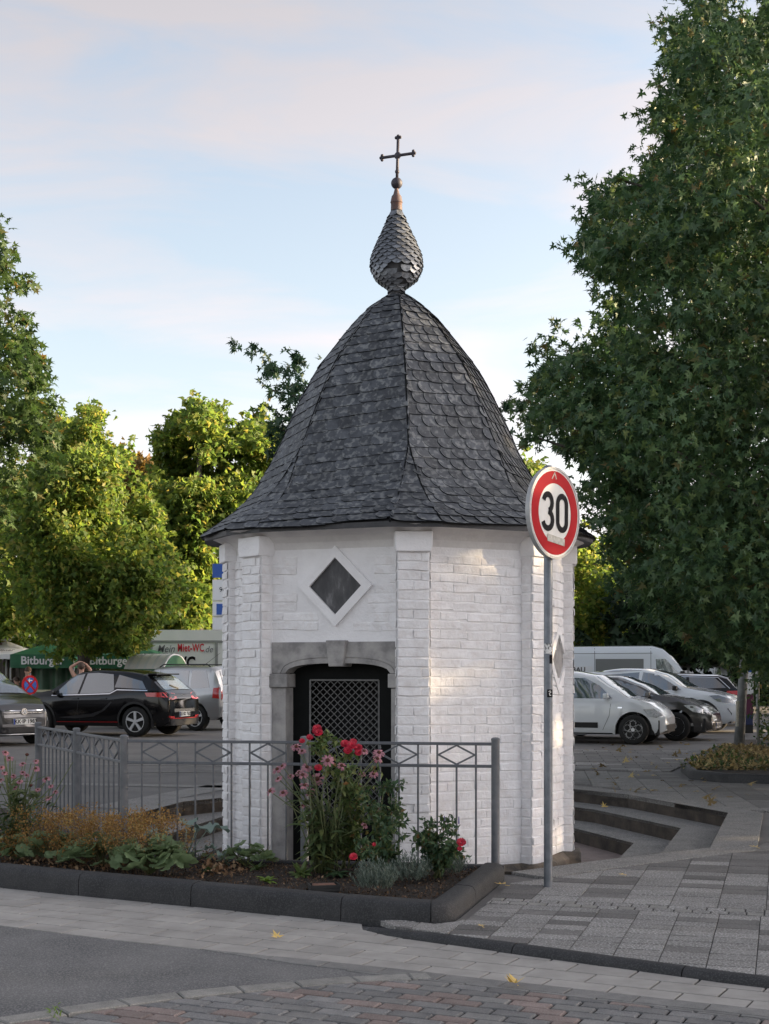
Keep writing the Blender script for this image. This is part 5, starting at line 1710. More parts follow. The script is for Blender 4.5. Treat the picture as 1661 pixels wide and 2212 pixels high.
c.side('crease', [(0.75, 0.44), (0.3, 0.42), (-0.2, 0.47), (-0.52, 0.62), (-0.7, 0.80), (-0.68, 0.83), (-0.42, 0.62), (-0.15, 0.535), (0.3, 0.49)], MT['paint_dark'], 0.004)
for xh in (-0.35, 0.42): c.line('door_handle', [(xh, 0.90), (xh - 0.2, 0.905)], MT['paint_black'], 0.03, 0.03)
c.topp('rear_window', -1.97, -1.58, 0.92, 0.9, MT['auto_glass_pale'], 0.01)
MB().box((-1.60, 0, 1.475), (0.24, 1.12, 0.035)).build('spoiler', MT['paint_black'], c.root, bevel=0.012, local=True)
MB().bar((-1.96, -0.05, 1.135), (-1.86, 0.18, 1.215), 0.02, 0.03).build('wiper', MT['trim_black'], c.root, local=True)
c.end('tail_light', [(0.36, 0.90), (0.40, 1.02), (0.62, 1.05), (0.82, 1.04), (0.82, 0.90), (0.6, 0.875)], -1, MT['tail_red'], 0.014)
c.side('tail_light', [(-2.12, 0.93), (-1.62, 0.95), (-1.56, 1.04), (-2.06, 1.045)], MT['tail_red'], 0.012)
c.end('tailgate_panel', [(-0.5, 0.58), (0.5, 0.58), (0.5, 0.66), (-0.5, 0.66)], -1, MT['chrome'], 0.01, mirror=False)
c.end('bumper', [(-0.78, 0.27), (0.78, 0.27), (0.82, 0.42), (-0.82, 0.42)], -1, MT['trim_black'], 0.02, mirror=False)
c.end('red_strip', [(-0.8, 0.425), (0.8, 0.425), (0.8, 0.44), (-0.8, 0.44)], -1, MT['red_line'], 0.024, mirror=False)
c.end('reflector', [(0.5, 0.445), (0.78, 0.46), (0.76, 0.50), (0.52, 0.485)], -1, MT['tail_red'], 0.016)
me = text_mesh('SERES', 0.06, MT['chrome'], face_M((c.end_x(0.2, 0.97, -1) - 0.016, 0, 0.965), (0, -1, 0), (0, 0, 1)), spacing=1.6, bold=0.002)
link('badge', me, c.root, local=True)
c.plate(0.53, -1, 'KK·SD 7625')
c.mirrors(0.80, 1.0, MT['paint_black'])
c.put((-1.31, 0.87), G(291, 1592, gz), 160)
# ---- silver off-roader behind it
c = Car('suv', 'silver off-roader with spare wheel on its tailgate beside the black crossover', 'car', 4.0, 0.87,
        [(-2.0, 1.0), (-1.97, 1.12), (-1.75, 1.60), (-1.6, 1.68), (-0.4, 1.70), (0.2, 1.66), (0.8, 1.15), (1.5, 1.05), (1.95, 0.85), (2.0, 0.6)],
        [(-2.0, 0.98), (-1.9, 1.06), (0.8, 1.0), (2.0, 0.75)], 2.45, 0.35, MT['paint_silver'], wt=0.80, ground=0.28, tf=0.2, trr=0.08)
c.wheels('five')
c.side('window', [(-1.66, 1.12), (-1.05, 1.10), (-1.05, 1.56), (-1.50, 1.57)], MT['auto_glass'])
c.side('window', [(-0.98, 1.10), (-0.1, 1.07), (-0.1, 1.57), (-0.95, 1.56)], MT['auto_glass'])
c.side('window', [(-0.03, 1.07), (0.72, 1.05), (0.28, 1.52), (0.0, 1.57)], MT['auto_glass'])
c.topp('rear_window', -1.955, -1.77, 0.86, 0.84, MT['auto_glass_pale'], 0.01)
c.end('tail_light', [(0.66, 0.82), (0.66, 1.16), (0.80, 1.14), (0.82, 0.82)], -1, MT['tail_red'], 0.014)
c.side('tail_light', [(-1.98, 0.84), (-1.78, 0.86), (-1.78, 1.12), (-1.93, 1.12)], MT['tail_red'], 0.01)
c.end('bumper', [(-0.8, 0.45), (0.8, 0.45), (0.8, 0.66), (-0.8, 0.66)], -1, MT['paint_silver'], 0.07, mirror=False)
c.end('reflector', [(0.52, 0.52), (0.66, 0.52), (0.66, 0.60), (0.52, 0.60)], -1, MT['tail_red'], 0.078)
MB().lathe([(1e-4, -0.16), (0.25, -0.155), (0.32, -0.12), (0.345, -0.05), (0.345, 0.03)], c=(-2.0, -0.25, 0.92), n=28, axis='X').build('spare_wheel_cover', MT['paint_silver'], c.root, smooth=True, angle=50, local=True)
MB().bar((-2.0, 0.25, 1.16), (-1.93, -0.1, 1.22), 0.02, 0.03).build('wiper', MT['trim_black'], c.root, local=True)
MB().tube([(-1.2, 0.45, 1.68), (-1.75, 0.45, 2.02)], [0.006, 0.003], 6).build('aerial', MT['trim_black'], c.root, local=True)
for sd in (-1, 1): MB().tube([(-1.55, sd * 0.6, 1.66), (-1.45, sd * 0.6, 1.72), (0.0, sd * 0.6, 1.72), (0.12, sd * 0.6, 1.65)], 0.016, 8).build('roof_rail', MT['trim_black'], c.root, smooth=True, local=True)
c.plate(0.36, -1, 'KK·SW 985', y=0.3)
c.put((-1.22, 0.85), G(420, 1579, gz), 150)
# ---- dark people carrier, nose towards us
c = Car('people_carrier', 'dark grey people carrier cut off at the picture edge, its nose and number plate showing', 'car', 4.4, 0.90,
        [(-2.2, 0.9), (-2.1, 1.25), (-1.8, 1.58), (-0.8, 1.64), (0.1, 1.60), (0.75, 1.28), (1.15, 1.06), (1.7, 0.98), (2.05, 0.86), (2.17, 0.72), (2.2, 0.55)],
        [(-2.2, 0.88), (-1.5, 1.02), (0.7, 0.96), (1.5, 0.90), (2.2, 0.68)], 2.68, 0.33, MT['paint_dark'], wt=0.76, ground=0.2, tf=0.40, trr=0.1, xw=(-1.38, 1.30), p=4.0)
c.wheels('ten')
c.side('window', [(0.95, 1.02), (0.2, 1.0), (0.2, 1.48), (0.45, 1.38)], MT['auto_glass'])
c.side('window', [(0.12, 1.0), (-1.6, 1.06), (-1.5, 1.46), (0.12, 1.5)], MT['auto_glass'])
c.topp('windscreen', 0.20, 1.10, 0.94, 1.0, MT['auto_glass_pale'], 0.008)
c.end('upper_grille', [(-0.58, 0.665), (0.58, 0.665), (0.60, 0.755), (-0.60, 0.755)], 1, MT['trim_black'], 0.008, mirror=False)
for z in (0.685, 0.735):
    c.end('grille_bar', [(-0.56, z - 0.008), (0.56, z - 0.008), (0.56, z + 0.008), (-0.56, z + 0.008)], 1, MT['chrome'], 0.016, mirror=False)
c.end('headlight', [(0.60, 0.655), (0.80, 0.69), (0.84, 0.80), (0.62, 0.765)], 1, MT['lamp_clear'], 0.01)
c.end('lower_grille', [(-0.62, 0.285), (0.62, 0.285), (0.66, 0.40), (-0.66, 0.40)], 1, MT['trim_black'], 0.008, mirror=False)
for z in (0.315, 0.345, 0.375): c.end('grille_bar', [(-0.6, z - 0.004), (0.6, z - 0.004), (0.6, z + 0.004), (-0.6, z + 0.004)], 1, MT['paint_dark'], 0.014, mirror=False)
c.end('bumper_strip', [(-0.7, 0.245), (0.7, 0.245), (0.7, 0.262), (-0.7, 0.262)], 1, MT['alloy'], 0.014, mirror=False)
ex = c.end_x(0.05, 0.71, 1) + 0.03
em = MB()
stroke(em, ring_poly(0.062, 28), 0.014, lambda a, b, h: (ex + h, a, 0.71 + b), 0, 0.012, closed=True)
stroke(em, [(-0.030, 0.048), (0.0, -0.002), (0.030, 0.048)], 0.012, lambda a, b, h: (ex + h, a, 0.71 + b), 0, 0.012)
stroke(em, [(-0.048, 0.030), (-0.022, -0.050), (0.0, -0.006), (0.022, -0.050), (0.048, 0.030)], 0.012, lambda a, b, h: (ex + h, a, 0.71 + b), 0, 0.011)
em.prism(ring_poly(0.06, 24), lambda a, b, h: (ex + h, a, 0.71 + b), -0.02, -0.004)
em.build('emblem', MT['chrome'], c.root, local=True)
c.plate(0.51, 1, 'KK·IP 1983')
c.put((2.15, 0.0), G(50, 1612, gz), -44)
# ---- small white hatchback
c = Car('hatchback', 'small white hatchback with black side strip, nearest of the parked white cars', 'car', 3.62, 0.82,
        [(-1.81, 0.9), (-1.75, 1.1), (-1.5, 1.42), (-0.9, 1.53), (-0.2, 1.54), (0.3, 1.46), (0.72, 1.20), (1.05, 0.99), (1.45, 0.90), (1.68, 0.74), (1.79, 0.60), (1.81, 0.5)],
        [(-1.81, 0.88), (-1.2, 0.96), (0.6, 0.93), (1.1, 0.90), (1.81, 0.6)], 2.49, 0.315, MT['paint_white'], wt=0.74, ground=0.2, tf=0.36, trr=0.1, xw=(-1.30, 1.16), p=4.2)
c.wheels('petal', 'alloy')
c.side('window', [(0.72, 0.965), (-0.28, 0.97), (-0.26, 1.40), (0.1, 1.40), (0.42, 1.24)], MT['auto_glass_pale'])
c.side('window', [(-0.36, 0.975), (-1.2, 1.0), (-1.1, 1.36), (-0.34, 1.40)], MT['auto_glass'])
c.topp('windscreen', 0.33, 1.02, 0.93, 1.0, MT['auto_glass_pale'], 0.008)
c.side('side_strip', [(0.42, 0.345), (-0.9, 0.345), (-0.9, 0.46), (0.42, 0.46)], MT['trim_black'], 0.012)
c.line('door_seam', [(0.70, 0.95), (0.66, 0.6), (0.52, 0.30)], MT['trim_black'], 0.008, 0.003)
c.line('sill_trim', [(0.8, 0.225), (-0.95, 0.225)], MT['trim_black'], 0.03, 0.006)
c.side('headlight', [(1.36, 0.74), (1.56, 0.76), (1.74, 0.62), (1.62, 0.565), (1.48, 0.60)], MT['lamp_clear'], 0.012)
c.end('headlight', [(0.44, 0.58), (0.66, 0.58), (0.68, 0.70), (0.52, 0.73)], 1, MT['lamp_clear'], 0.012)
c.end('lower_grille', [(-0.5, 0.26), (0.5, 0.26), (0.52, 0.42), (-0.52, 0.42)], 1, MT['trim_black'], 0.012, mirror=False)
c.side('indicator', [(0.84, 0.76), (0.93, 0.76), (0.93, 0.79), (0.84, 0.79)], MT['chrome'], 0.012)
c.mirrors(0.60, 0.985, MT['paint_white'])
c.line('handle', [(-0.12, 0.86), (-0.28, 0.86)], MT['paint_white'], 0.03, 0.025)
c.put((1.16, -0.80), G(1367, 1609, gz), -22)
# ---- grey hatchback
c = Car('hatchback', 'dark grey brown hatchback parked behind the small white one', 'car', 4.05, 0.86,
        [(-2.02, 0.85), (-1.9, 1.1), (-1.5, 1.38), (-0.6, 1.45), (-0.1, 1.43), (0.4, 1.26), (0.85, 1.02), (1.3, 0.94), (1.75, 0.79), (1.98, 0.60), (2.02, 0.45)],
        [(-2.02, 0.85), (-1.2, 0.98), (0.6, 0.93), (1.3, 0.88), (2.02, 0.58)], 2.59, 0.32, MT['paint_grey'], wt=0.72, ground=0.19, tf=0.38, trr=0.12, xw=(-1.34, 1.25), p=4.2)
c.wheels('ten')
c.side('window', [(0.78, 0.985), (-0.2, 0.98), (-0.2, 1.34), (0.15, 1.32)], MT['auto_glass_pale'])
c.side('window', [(-0.28, 0.98), (-1.1, 1.02), (-1.0, 1.30), (-0.28, 1.34)], MT['auto_glass'])
c.topp('windscreen', 0.0, 0.86, 0.93, 1.0, MT['auto_glass_pale'], 0.008)
c.side('headlight', [(1.42, 0.79), (1.62, 0.80), (1.92, 0.66), (1.86, 0.60), (1.62, 0.65)], MT['lamp_clear'], 0.012)
c.end('headlight', [(0.36, 0.60), (0.66, 0.62), (0.68, 0.72), (0.42, 0.70)], 1, MT['lamp_clear'], 0.012)
c.end('lower_grille', [(-0.6, 0.25), (0.6, 0.25), (0.64, 0.40), (-0.64, 0.40)], 1, MT['trim_black'], 0.012, mirror=False)
c.end('fog_light', [(0.66, 0.33), (0.74, 0.33), (0.74, 0.40), (0.66, 0.40)], 1, MT['lamp_clear'], 0.02)
c.end('upper_grille', [(-0.34, 0.60), (0.34, 0.60), (0.36, 0.66), (-0.36, 0.66)], 1, MT['trim_black'], 0.012, mirror=False)
c.plate(0.34, 1, 'KK·LD 412')
c.mirrors(0.66, 0.99, MT['paint_grey'])
c.put((1.25, -0.84), G(1458, 1601, gz), -24)
# ---- white crossover
c = Car('suv', 'white crossover with dark wheel arches parked behind the grey hatchback', 'car', 4.45, 0.91,
        [(-2.22, 0.95), (-2.1, 1.2), (-1.7, 1.52), (-0.8, 1.62), (-0.1, 1.61), (0.4, 1.48), (0.95, 1.14), (1.4, 1.06), (1.9, 0.96), (2.15, 0.78), (2.22, 0.55)],
        [(-2.22, 0.95), (-1.2, 1.06), (0.6, 1.02), (1.4, 0.98), (2.22, 0.72)], 2.68, 0.36, MT['paint_white'], wt=0.72, ground=0.24, tf=0.32, trr=0.12, p=4.5)
c.wheels('ten')
c.arch_trim(MT['trim_black'], 0.06)
c.side('window', [(0.86, 1.08), (-0.2, 1.075), (-0.15, 1.52), (0.2, 1.47)], MT['auto_glass_pale'])
c.side('window', [(-0.28, 1.075), (-1.5, 1.12), (-1.3, 1.44), (-0.25, 1.52)], MT['auto_glass'])
c.topp('windscreen', 0.10, 0.94, 0.93, 1.0, MT['auto_glass_pale'], 0.008)
c.side('headlight', [(1.55, 0.94), (1.75, 0.95), (2.14, 0.82), (2.1, 0.76), (1.75, 0.80)], MT['auto_glass'], 0.012)
c.end('headlight', [(0.45, 0.72), (0.74, 0.74), (0.76, 0.82), (0.45, 0.80)], 1, MT['lamp_clear'], 0.012)
c.end('lower_grille', [(-0.68, 0.40), (0.68, 0.40), (0.74, 0.62), (-0.74, 0.62)], 1, MT['trim_black'], 0.012, mirror=False)
c.line('roof_rail', [(-1.5, 1.535), (-0.2, 1.59)], MT['chrome'], 0.03, 0.03)
c.mirrors(0.72, 1.09, MT['trim_black'])
c.put((1.34, -0.89), G(1512, 1584, gz), -26)
# ---- black estate, tail towards the lamp post
c = Car('estate_car', 'black estate car with roof rails, its red tail light next to the lamp post', 'car', 4.6, 0.90,
        [(-2.3, 0.9), (-2.25, 1.05), (-1.95, 1.38), (-1.7, 1.45), (-0.6, 1.49), (0.2, 1.46), (1.0, 1.06), (1.6, 0.95), (2.2, 0.75), (2.3, 0.5)],
        [(-2.3, 0.9), (-1.8, 1.02), (0.9, 0.96), (1.5, 0.9), (2.3, 0.65)], 2.7, 0.33, MT['paint_black'], wt=0.72, ground=0.2)
c.wheels('ten')
c.side('window', [(-1.95, 1.08), (-0.95, 1.04), (-0.9, 1.38), (-1.62, 1.36)], MT['auto_glass'])
c.side('window', [(-0.85, 1.04), (0.0, 1.02), (0.0, 1.38), (-0.82, 1.38)], MT['auto_glass'])
c.side('window', [(0.08, 1.02), (0.9, 1.0), (0.35, 1.34), (0.08, 1.38)], MT['auto_glass'])
c.line('chrome_strip', [(-2.05, 1.06), (-1.70, 1.375), (-0.5, 1.40)], MT['chrome'], 0.018, 0.01)
c.line('roof_rail', [(-1.7, 1.43), (0.1, 1.455)], MT['chrome'], 0.03, 0.03)
c.end('tail_light', [(0.45, 0.86), (0.45, 0.98), (0.80, 1.0), (0.82, 0.86)], -1, MT['tail_red'], 0.014)
c.side('tail_light', [(-2.27, 0.86), (-1.95, 0.90), (-1.98, 0.99), (-2.24, 1.0)], MT['tail_red'], 0.012)
c.topp('rear_window', -2.2, -1.96, 0.9, 0.86, MT['auto_glass'], 0.01)
c.put((-2.2, 0.8), G(1588, 1569, gz), 158)
# ---- white panel van
c = Car('panel_van', 'large white panel van with lettering on its side behind the parked cars', 'van', 6.9, 1.0,
        [(-3.45, 1.2), (-3.42, 2.3), (-3.3, 2.42), (1.4, 2.45), (1.75, 2.36), (2.05, 2.12), (2.65, 1.40), (3.0, 1.22), (3.38, 1.05), (3.45, 0.6)],
        [(-3.45, 1.18), (1.0, 1.28), (2.5, 1.20), (3.0, 1.08), (3.45, 0.8)], 4.3, 0.36, MT['paint_white_van'], wt=0.88, ground=0.28, tf=0.16, trr=0.03, p=8, xw=(-1.95, 2.35))
c.wheels('five')
c.side('window', [(2.42, 1.36), (1.55, 1.33), (1.52, 1.98), (1.85, 1.98)], MT['auto_glass_pale'])
c.side('side_panel', [(1.10, 1.36), (-0.55, 1.36), (-0.55, 1.98), (1.10, 1.98)], MT['paint_vangrey'], 0.008)
for x in (1.35, -0.58): c.line('body_seam', [(x, 2.36), (x, 0.5)], MT['trim_black'], 0.014, 0.004)
c.line('body_seam', [(-3.3, 2.16), (1.4, 2.18)], MT['paint_vangrey'], 0.02, 0.004)
c.topp('windscreen', 1.95, 2.62, 0.93, 0.98, MT['auto_glass'], 0.01)
c.side('headlight', [(2.95, 0.92), (3.3, 0.86), (3.36, 1.0), (3.0, 1.12)], MT['lamp_clear'], 0.012)
c.mirrors(2.42, 1.38, MT['trim_black'], (0.14, 0.2, 0.3))
yv = -(c.side_y(-1.5, 1.55) + 0.03)
MB().box((-1.62, yv + 0.012, 1.60), (1.9, 0.012, 0.26)).build('lettering_board', MT['paint_white'], c.root, local=True)
link('van_lettering', text_mesh('ACHTE BAU', 0.24, MT['paint_dark'], face_M((-1.55, yv, 1.60), (1, 0, 0), (0, 0, 1)), bold=0.006), c.root, local=True)
c.put((3.4, -0.9), Vector((P(1536, 1500, 48).x, 48, 0)), -7)
# ---- grey van beyond
c = Car('minibus', 'grey minibus seen past the nose of the white panel van', 'van', 4.9, 0.95,
        [(-2.45, 0.95), (-2.4, 1.2), (-2.15, 1.78), (-2.0, 1.86), (1.0, 1.88), (1.3, 1.75), (1.9, 1.2), (2.4, 1.0), (2.45, 0.6)],
        [(-2.45, 0.95), (-1.8, 1.12), (1.8, 1.05), (2.45, 0.8)], 3.0, 0.34, MT['paint_vangrey'], wt=0.84, ground=0.25, trr=0.06)
c.wheels('ten')
c.side('window', [(-2.05, 1.16), (-0.7, 1.16), (-0.7, 1.70), (-1.85, 1.70)], MT['auto_glass'])
c.side('window', [(-0.6, 1.16), (0.6, 1.14), (0.6, 1.70), (-0.6, 1.70)], MT['auto_glass'])
c.end('tail_light', [(0.72, 0.9), (0.88, 0.9), (0.86, 1.4), (0.76, 1.4)], -1, MT['tail_red'], 0.014)
c.topp('rear_window', -2.36, -2.18, 0.9, 0.9, MT['auto_glass'], 0.01)
c.put((-2.4, 0.8), Vector((P(1586, 1500, 54).x, 54, 0)), 165)
# ================================================================== beer garden, truck, people, street furniture
MT['canvas'] = pm('canvas', (0.70, 0.70, 0.70), (0.78, 0.78, 0.78), 3, rough=0.8)
MT['tent_green'] = pm('tent_green', (0.012, 0.10, 0.045), (0.02, 0.14, 0.06), 2, rough=0.6)
MT['tarp_green'] = pm('tarp_green', (0.03, 0.08, 0.045), (0.06, 0.14, 0.085), 1.2, rough=0.35)
MT['brown_print'] = pm('brown_print', (0.10, 0.05, 0.045), rough=0.8)
MT['grey_print'] = pm('grey_print', (0.16, 0.16, 0.17), rough=0.8)
MT['truck_white'] = pm('truck_white', (0.78, 0.80, 0.77), (0.83, 0.84, 0.81), 2, rough=0.5)
MT['print_red'] = pm('print_red', (0.60, 0.015, 0.03), rough=0.6)
MT['alu'] = pm('alu', (0.32, 0.33, 0.33), rough=0.45, metal=0.4)
MT['blue_sign'] = pm('blue_sign', (0.02, 0.10, 0.42), rough=0.4)
MT['skin'] = pm('skin', (0.46, 0.26, 0.19), (0.52, 0.31, 0.23), 8, rough=0.6)
MT['hair'] = pm('hair', (0.05, 0.032, 0.022), (0.08, 0.05, 0.035), 40, rough=0.7)
MT['shirt_black'] = pm('shirt_black', (0.012, 0.012, 0.014), rough=0.85)
MT['denim'] = pm('denim', (0.035, 0.045, 0.07), rough=0.85)
MT['shirt_warm'] = pm('shirt_warm', (0.45, 0.22, 0.10), rough=0.85)
UP = (0, 0, 1)
def pavilion(x0, x1, Y, label, textx):
    """green pop-up roof with printed valance on metal posts"""
    a, b = P(x0, 1415, Y), P(x1, 1415, Y)
    w = b.x - a.x; dep = 3.0; zv, ze = 2.06, 1.64
    t = thing('beer_tent', label, 'tent', (a.x + w / 2, Y + dep / 2, 0))
    m = MB()
    cx, cy = a.x + w / 2, Y + dep / 2
    c4 = [(a.x, Y), (b.x, Y), (b.x, Y + dep), (a.x, Y + dep)]
    m.add([(x, y, zv) for x, y in c4] + [(cx, cy, zv + 0.45)], [(0, 1, 4), (1, 2, 4), (2, 3, 4), (3, 0, 4)])
    m.build('roof_cloth', MT['tent_green'], t)
    for i in range(4):
        (xa, ya), (xb, yb) = c4[i], c4[(i + 1) % 4]
        v = MB(); n = 16
        vv = []
        for k in range(n + 1):
            f = k / n
            sag = 0.05 * math.sin(k * 1.9 + i) * (0.4)
            nx, ny = (yb - ya), -(xb - xa); L = math.hypot(nx, ny)
            for z, e in ((zv, 0), (ze + (zv - ze) * 0.5, sag), (ze - 0.02 * math.sin(f * pi), sag * 1.6)):
                vv.append((xa + (xb - xa) * f + nx / L * e, ya + (yb - ya) * f + ny / L * e, z))
        v.add(vv, [(3 * k + r, 3 * k + r + 1, 3 * k + r + 4, 3 * k + r + 3) for k in range(n) for r in range(2)])
        v.build('valance', MT['tent_green'], t, smooth=True)
    for x, y in c4: MB().tube([(x, y + .05, 0), (x, y + .05, zv)], 0.03, 8).build('tent_post', MT['alu'], t)
    me = text_mesh('Bitburger', 0.36, MT['canvas'], face_M((P(textx, 1430, Y).x, Y - 0.10, 1.86), (1, 0, 0), UP), bold=0.008)
    link('printed_name', me, t)
    return t
pavilion(22, 158, 44.0, 'green beer tent with white lettering on its valance beside the tree trunk', 93)
pavilion(166, 345, 45.0, 'green beer tent half hidden by the portable toilet', 240)
# tarpaulin wall behind the first tent and dark boards behind
tp = thing('tarpaulin', 'glossy green tarpaulin wall hanging under the beer tent', 'tarpaulin', (P(115, 1452, 45.5).x, 45.5, 0))
m = MB(); n = 24; vv = []
xa, xb = P(68, 0, 45.5).x, P(180, 0, 45.5).x
for k in range(n + 1):
    for z in (0.0, 0.8, 1.68): vv.append((xa + (xb - xa) * k / n, 45.5 + 0.10 * math.sin(k * 0.9) + 0.05 * math.sin(k * 2.3 + z * 3), z))
m.add(vv, [(3 * k + r, 3 * k + 3 + r, 3 * k + 4 + r, 3 * k + 1 + r) for k in range(n) for r in range(2)])
m.build('cloth', MT['tarp_green'], tp, smooth=True)
shed = thing('timber_shed', 'dark timber wall closing the beer garden behind the guests', 'shed', (P(60, 0, 52).x, 52.5, 0))
for k in range(46):
    x = P(-140, 0, 52).x + k * 0.30
    MB().box((x, 52.0 + (k % 2) * 0.02, 1.0), (0.285, 0.05, 2.0)).build('board', MT['bark'], shed)
def parasol(px, peak, edge, half, Y, label, text=None):
    c = P(px, peak, Y); e = P(px, edge, Y)
    r = half * Y / FPX
    t = thing('parasol', label, 'parasol', (c.x, Y, 0), group='white parasols of the beer garden')
    m = MB(); n = 8
    ring = [(c.x + r * 1.15 * math.cos(2 * pi * k / n + pi / 8), Y + r * 1.15 * math.sin(2 * pi * k / n + pi / 8)) for k in range(n)]
    mid = [(c.x + (x - c.x) * 0.5, Y + (y - Y) * 0.5, e.z + (c.z - e.z) * 0.46) for x, y in ring]
    m.add([(x, y, e.z) for x, y in ring] + mid + [(c.x, Y, c.z)], [(k, (k + 1) % n, n + (k + 1) % n, n + k) for k in range(n)] + [(n + k, n + (k + 1) % n, 2 * n) for k in range(n)])
    m.add([(x, y, e.z) for x, y in ring] + [(x, y, e.z - 0.16) for x, y in ring], [(k, n + k, n + (k + 1) % n, (k + 1) % n) for k in range(n)])
    m.build('canopy', MT['canvas'], t)
    MB().tube([(c.x, Y, 0), (c.x, Y, c.z + 0.05)], 0.035, 8).build('pole', MT['alu'], t)
    MB().box((c.x, Y, c.z + 0.03), (0.28, 0.28, 0.07)).build('cap', MT['canvas'], t, bevel=0.02)
    if text:
        dn = Vector((0, -(r * 1.06), e.z - c.z)).normalized()
        p0 = Vector((c.x, Y, c.z)) + Vector((0, -r * 1.06 * 0.80, (e.z - c.z) * 0.83))
        nrm = Vector((1, 0, 0)).cross(-dn)
        link('printed_name', text_mesh(text, 0.25, MT['grey_print'], face_M(p0 + nrm * 0.06, (1, 0, 0), -dn), bold=0.008), t)
        lg = MB()
        p1 = Vector((c.x - 0.35, Y, c.z)) + Vector((0, -r * 1.06 * 0.5, (e.z - c.z) * 0.50)) + nrm * 0.10
        fn = lambda a, b, h: p1 + Vector((a, 0, 0)) + (-dn) * b + nrm * h
        stroke(lg, [(0.36 * math.cos(2 * pi * k / 28), 0.17 * math.sin(2 * pi * k / 28)) for k in range(28)], 0.06, fn, 0, 0.01, closed=True)
        lg.prism([(0.20 * math.cos(2 * pi * k / 18), 0.075 * math.sin(2 * pi * k / 18) - 0.02) for k in range(18)], fn, 0, 0.01)
        lg.build('printed_emblem', MT['brown_print'], t)
    return t
parasol(14, 1384, 1414, 76, 46.5, 'white parasol with printed brown emblem at the picture edge', 'Medikliner')
parasol(112, 1396, 1417, 90, 49.0, 'white parasol behind the tree trunk, above the green valance')
parasol(215, 1394, 1418, 80, 50.5, 'white parasol between the tree trunk and the portable toilet')
parasol(285, 1385, 1408, 44, 48.5, 'small white parasol just left of the box truck')
# string of bulbs
sl = thing('string_lights', 'string of small round bulbs hanging above the white parasols', 'string lights', (P(40, 1370, 46).x, 46, 2.5))
pts = [P(-20, 1366, 46), P(30, 1372, 46), P(70, 1378, 46.2), P(110, 1374, 46.4)]
MB().tube(pts, 0.008, 5).build('cable', MT['black'], sl)
for k in range(7):
    q = P(-5 + k * 17, 1374 + 2.5 * math.sin(k * .9), 46.05)
    MB().sphere(q, 0.045, 8).build('bulb', MT['canvas'], sl, smooth=True)
# ---- box truck with lettering
Yt = 48.0
a, b = P(327, 1383, Yt), P(500, 1383, Yt)
tk = thing('box_truck', 'white box truck with red and black lettering behind the portable toilet', 'truck', ((a.x + b.x) / 2, Yt + 1, 0))
zt_ = P(0, 1384, Yt).z
MB().box(((a.x + b.x) / 2, Yt + 1.1, (zt_ + 0.75) / 2), (b.x - a.x, 2.2, zt_ - 0.75)).build('box_body', MT['truck_white'], tk) 
bx = tk.children[0]
bx.location.z = 0.75 / 2
fr_t = MB()
for z in (zt_ - 0.03, 0.78): fr_t.box(((a.x + b.x) / 2, Yt - 0.01, z), (b.x - a.x + 0.06, 0.06, 0.08))
for x in (a.x, P(468, 0, Yt).x): fr_t.box((x, Yt - 0.012, (zt_ + 0.75) / 2), (0.09, 0.06, zt_ - 0.8))
fr_t.build('frame', MT['alu'], tk)
MB().box(((a.x + b.x) / 2, Yt + 1.1, 0.6), (b.x - a.x, 1.9, 0.3)).build('chassis', MT['trim_black'], tk)
for x in (a.x + 0.6, b.x - 0.5): MB().lathe([(0.2, -0.1), (0.38, -0.11), (0.4, 0), (0.38, 0.11), (0.2, 0.1)], (x, Yt + 0.3, 0.4), 20, 'Y').build('wheel', MT['tyre'], tk, smooth=True)
def tx(body, px, py, size, mat, sh=0.0, bold=0.0, sp=1.0, xs=1.0):
    q = P(px, py, Yt - 0.05)
    link('lettering', text_mesh(body, size, mat, face_M(q, (1, 0, 0), UP) @ Matrix.Diagonal((xs, 1, 1, 1)), bold=bold, shear=sh, spacing=sp), tk)
tx('Mein', 358, 1402, 0.36, MT['grey_print'], 0.3, 0.002, 1.0, 0.86)
tx('Miet-WC', 412, 1400, 0.38, MT['print_red'], 0.0, 0.008, 1.05, 0.60)
tx('.de', 449, 1403, 0.32, MT['grey_print'], 0.3, 0.0, 1.0, 0.85)
tx('WC', 398, 1434, 0.62, MT['black'], 0.0, 0.02, 1.0, 0.72)
# ---- portable toilet
Yp = 41.0
pt = thing('portable_toilet', 'portable toilet with ribbed white barrel roof and green walls', 'toilet', (P(330, 0, Yp).x, Yp + .6, 0))
ax, bx_ = P(268, 0, Yp).x, P(392, 0, Yp).x
zw_ = P(0, 1445, Yp).z; zr = P(0, 1412, Yp).z
m = MB(); n = 14
yaw = -0.6
def pq(u, v, z):
    """u along the roof, v across"""
    c0 = Vector(((ax + bx_) / 2, Yp + 0.6))
    q = c0 + Vector((math.cos(yaw), math.sin(yaw))) * u + Vector((-math.sin(yaw), math.cos(yaw))) * v
    return (q.x, q.y, z)
LU, LV = 0.80, 0.55
prof_r = [(-LV + 2 * LV * k / n, zw_ + (zr - zw_) * (1 - abs(2 * k / n - 1) ** 2.4)) for k in range(n + 1)]
m.add([pq(-LU, v, z) for v, z in prof_r] + [pq(LU, v, z) for v, z in prof_r], [(k, n + 1 + k, n + 2 + k, k + 1) for k in range(n)] + [tuple(range(n + 1)), tuple(range(2 * n + 1, n, -1))])
m.build('roof', MT['canvas'], pt, smooth=True, angle=40)
for r_ in range(5):
    u = -LU * 0.85 + r_ * LU * 0.42
    rb = MB()
    rb.add([pq(u, v, z + 0.02) for v, z in prof_r] + [pq(u + 0.11, v, z + 0.02) for v, z in prof_r], [(k, n + 1 + k, n + 2 + k, k + 1) for k in range(n)])
    rb.build('roof_rib', MT['paint_white'], pt, smooth=True)
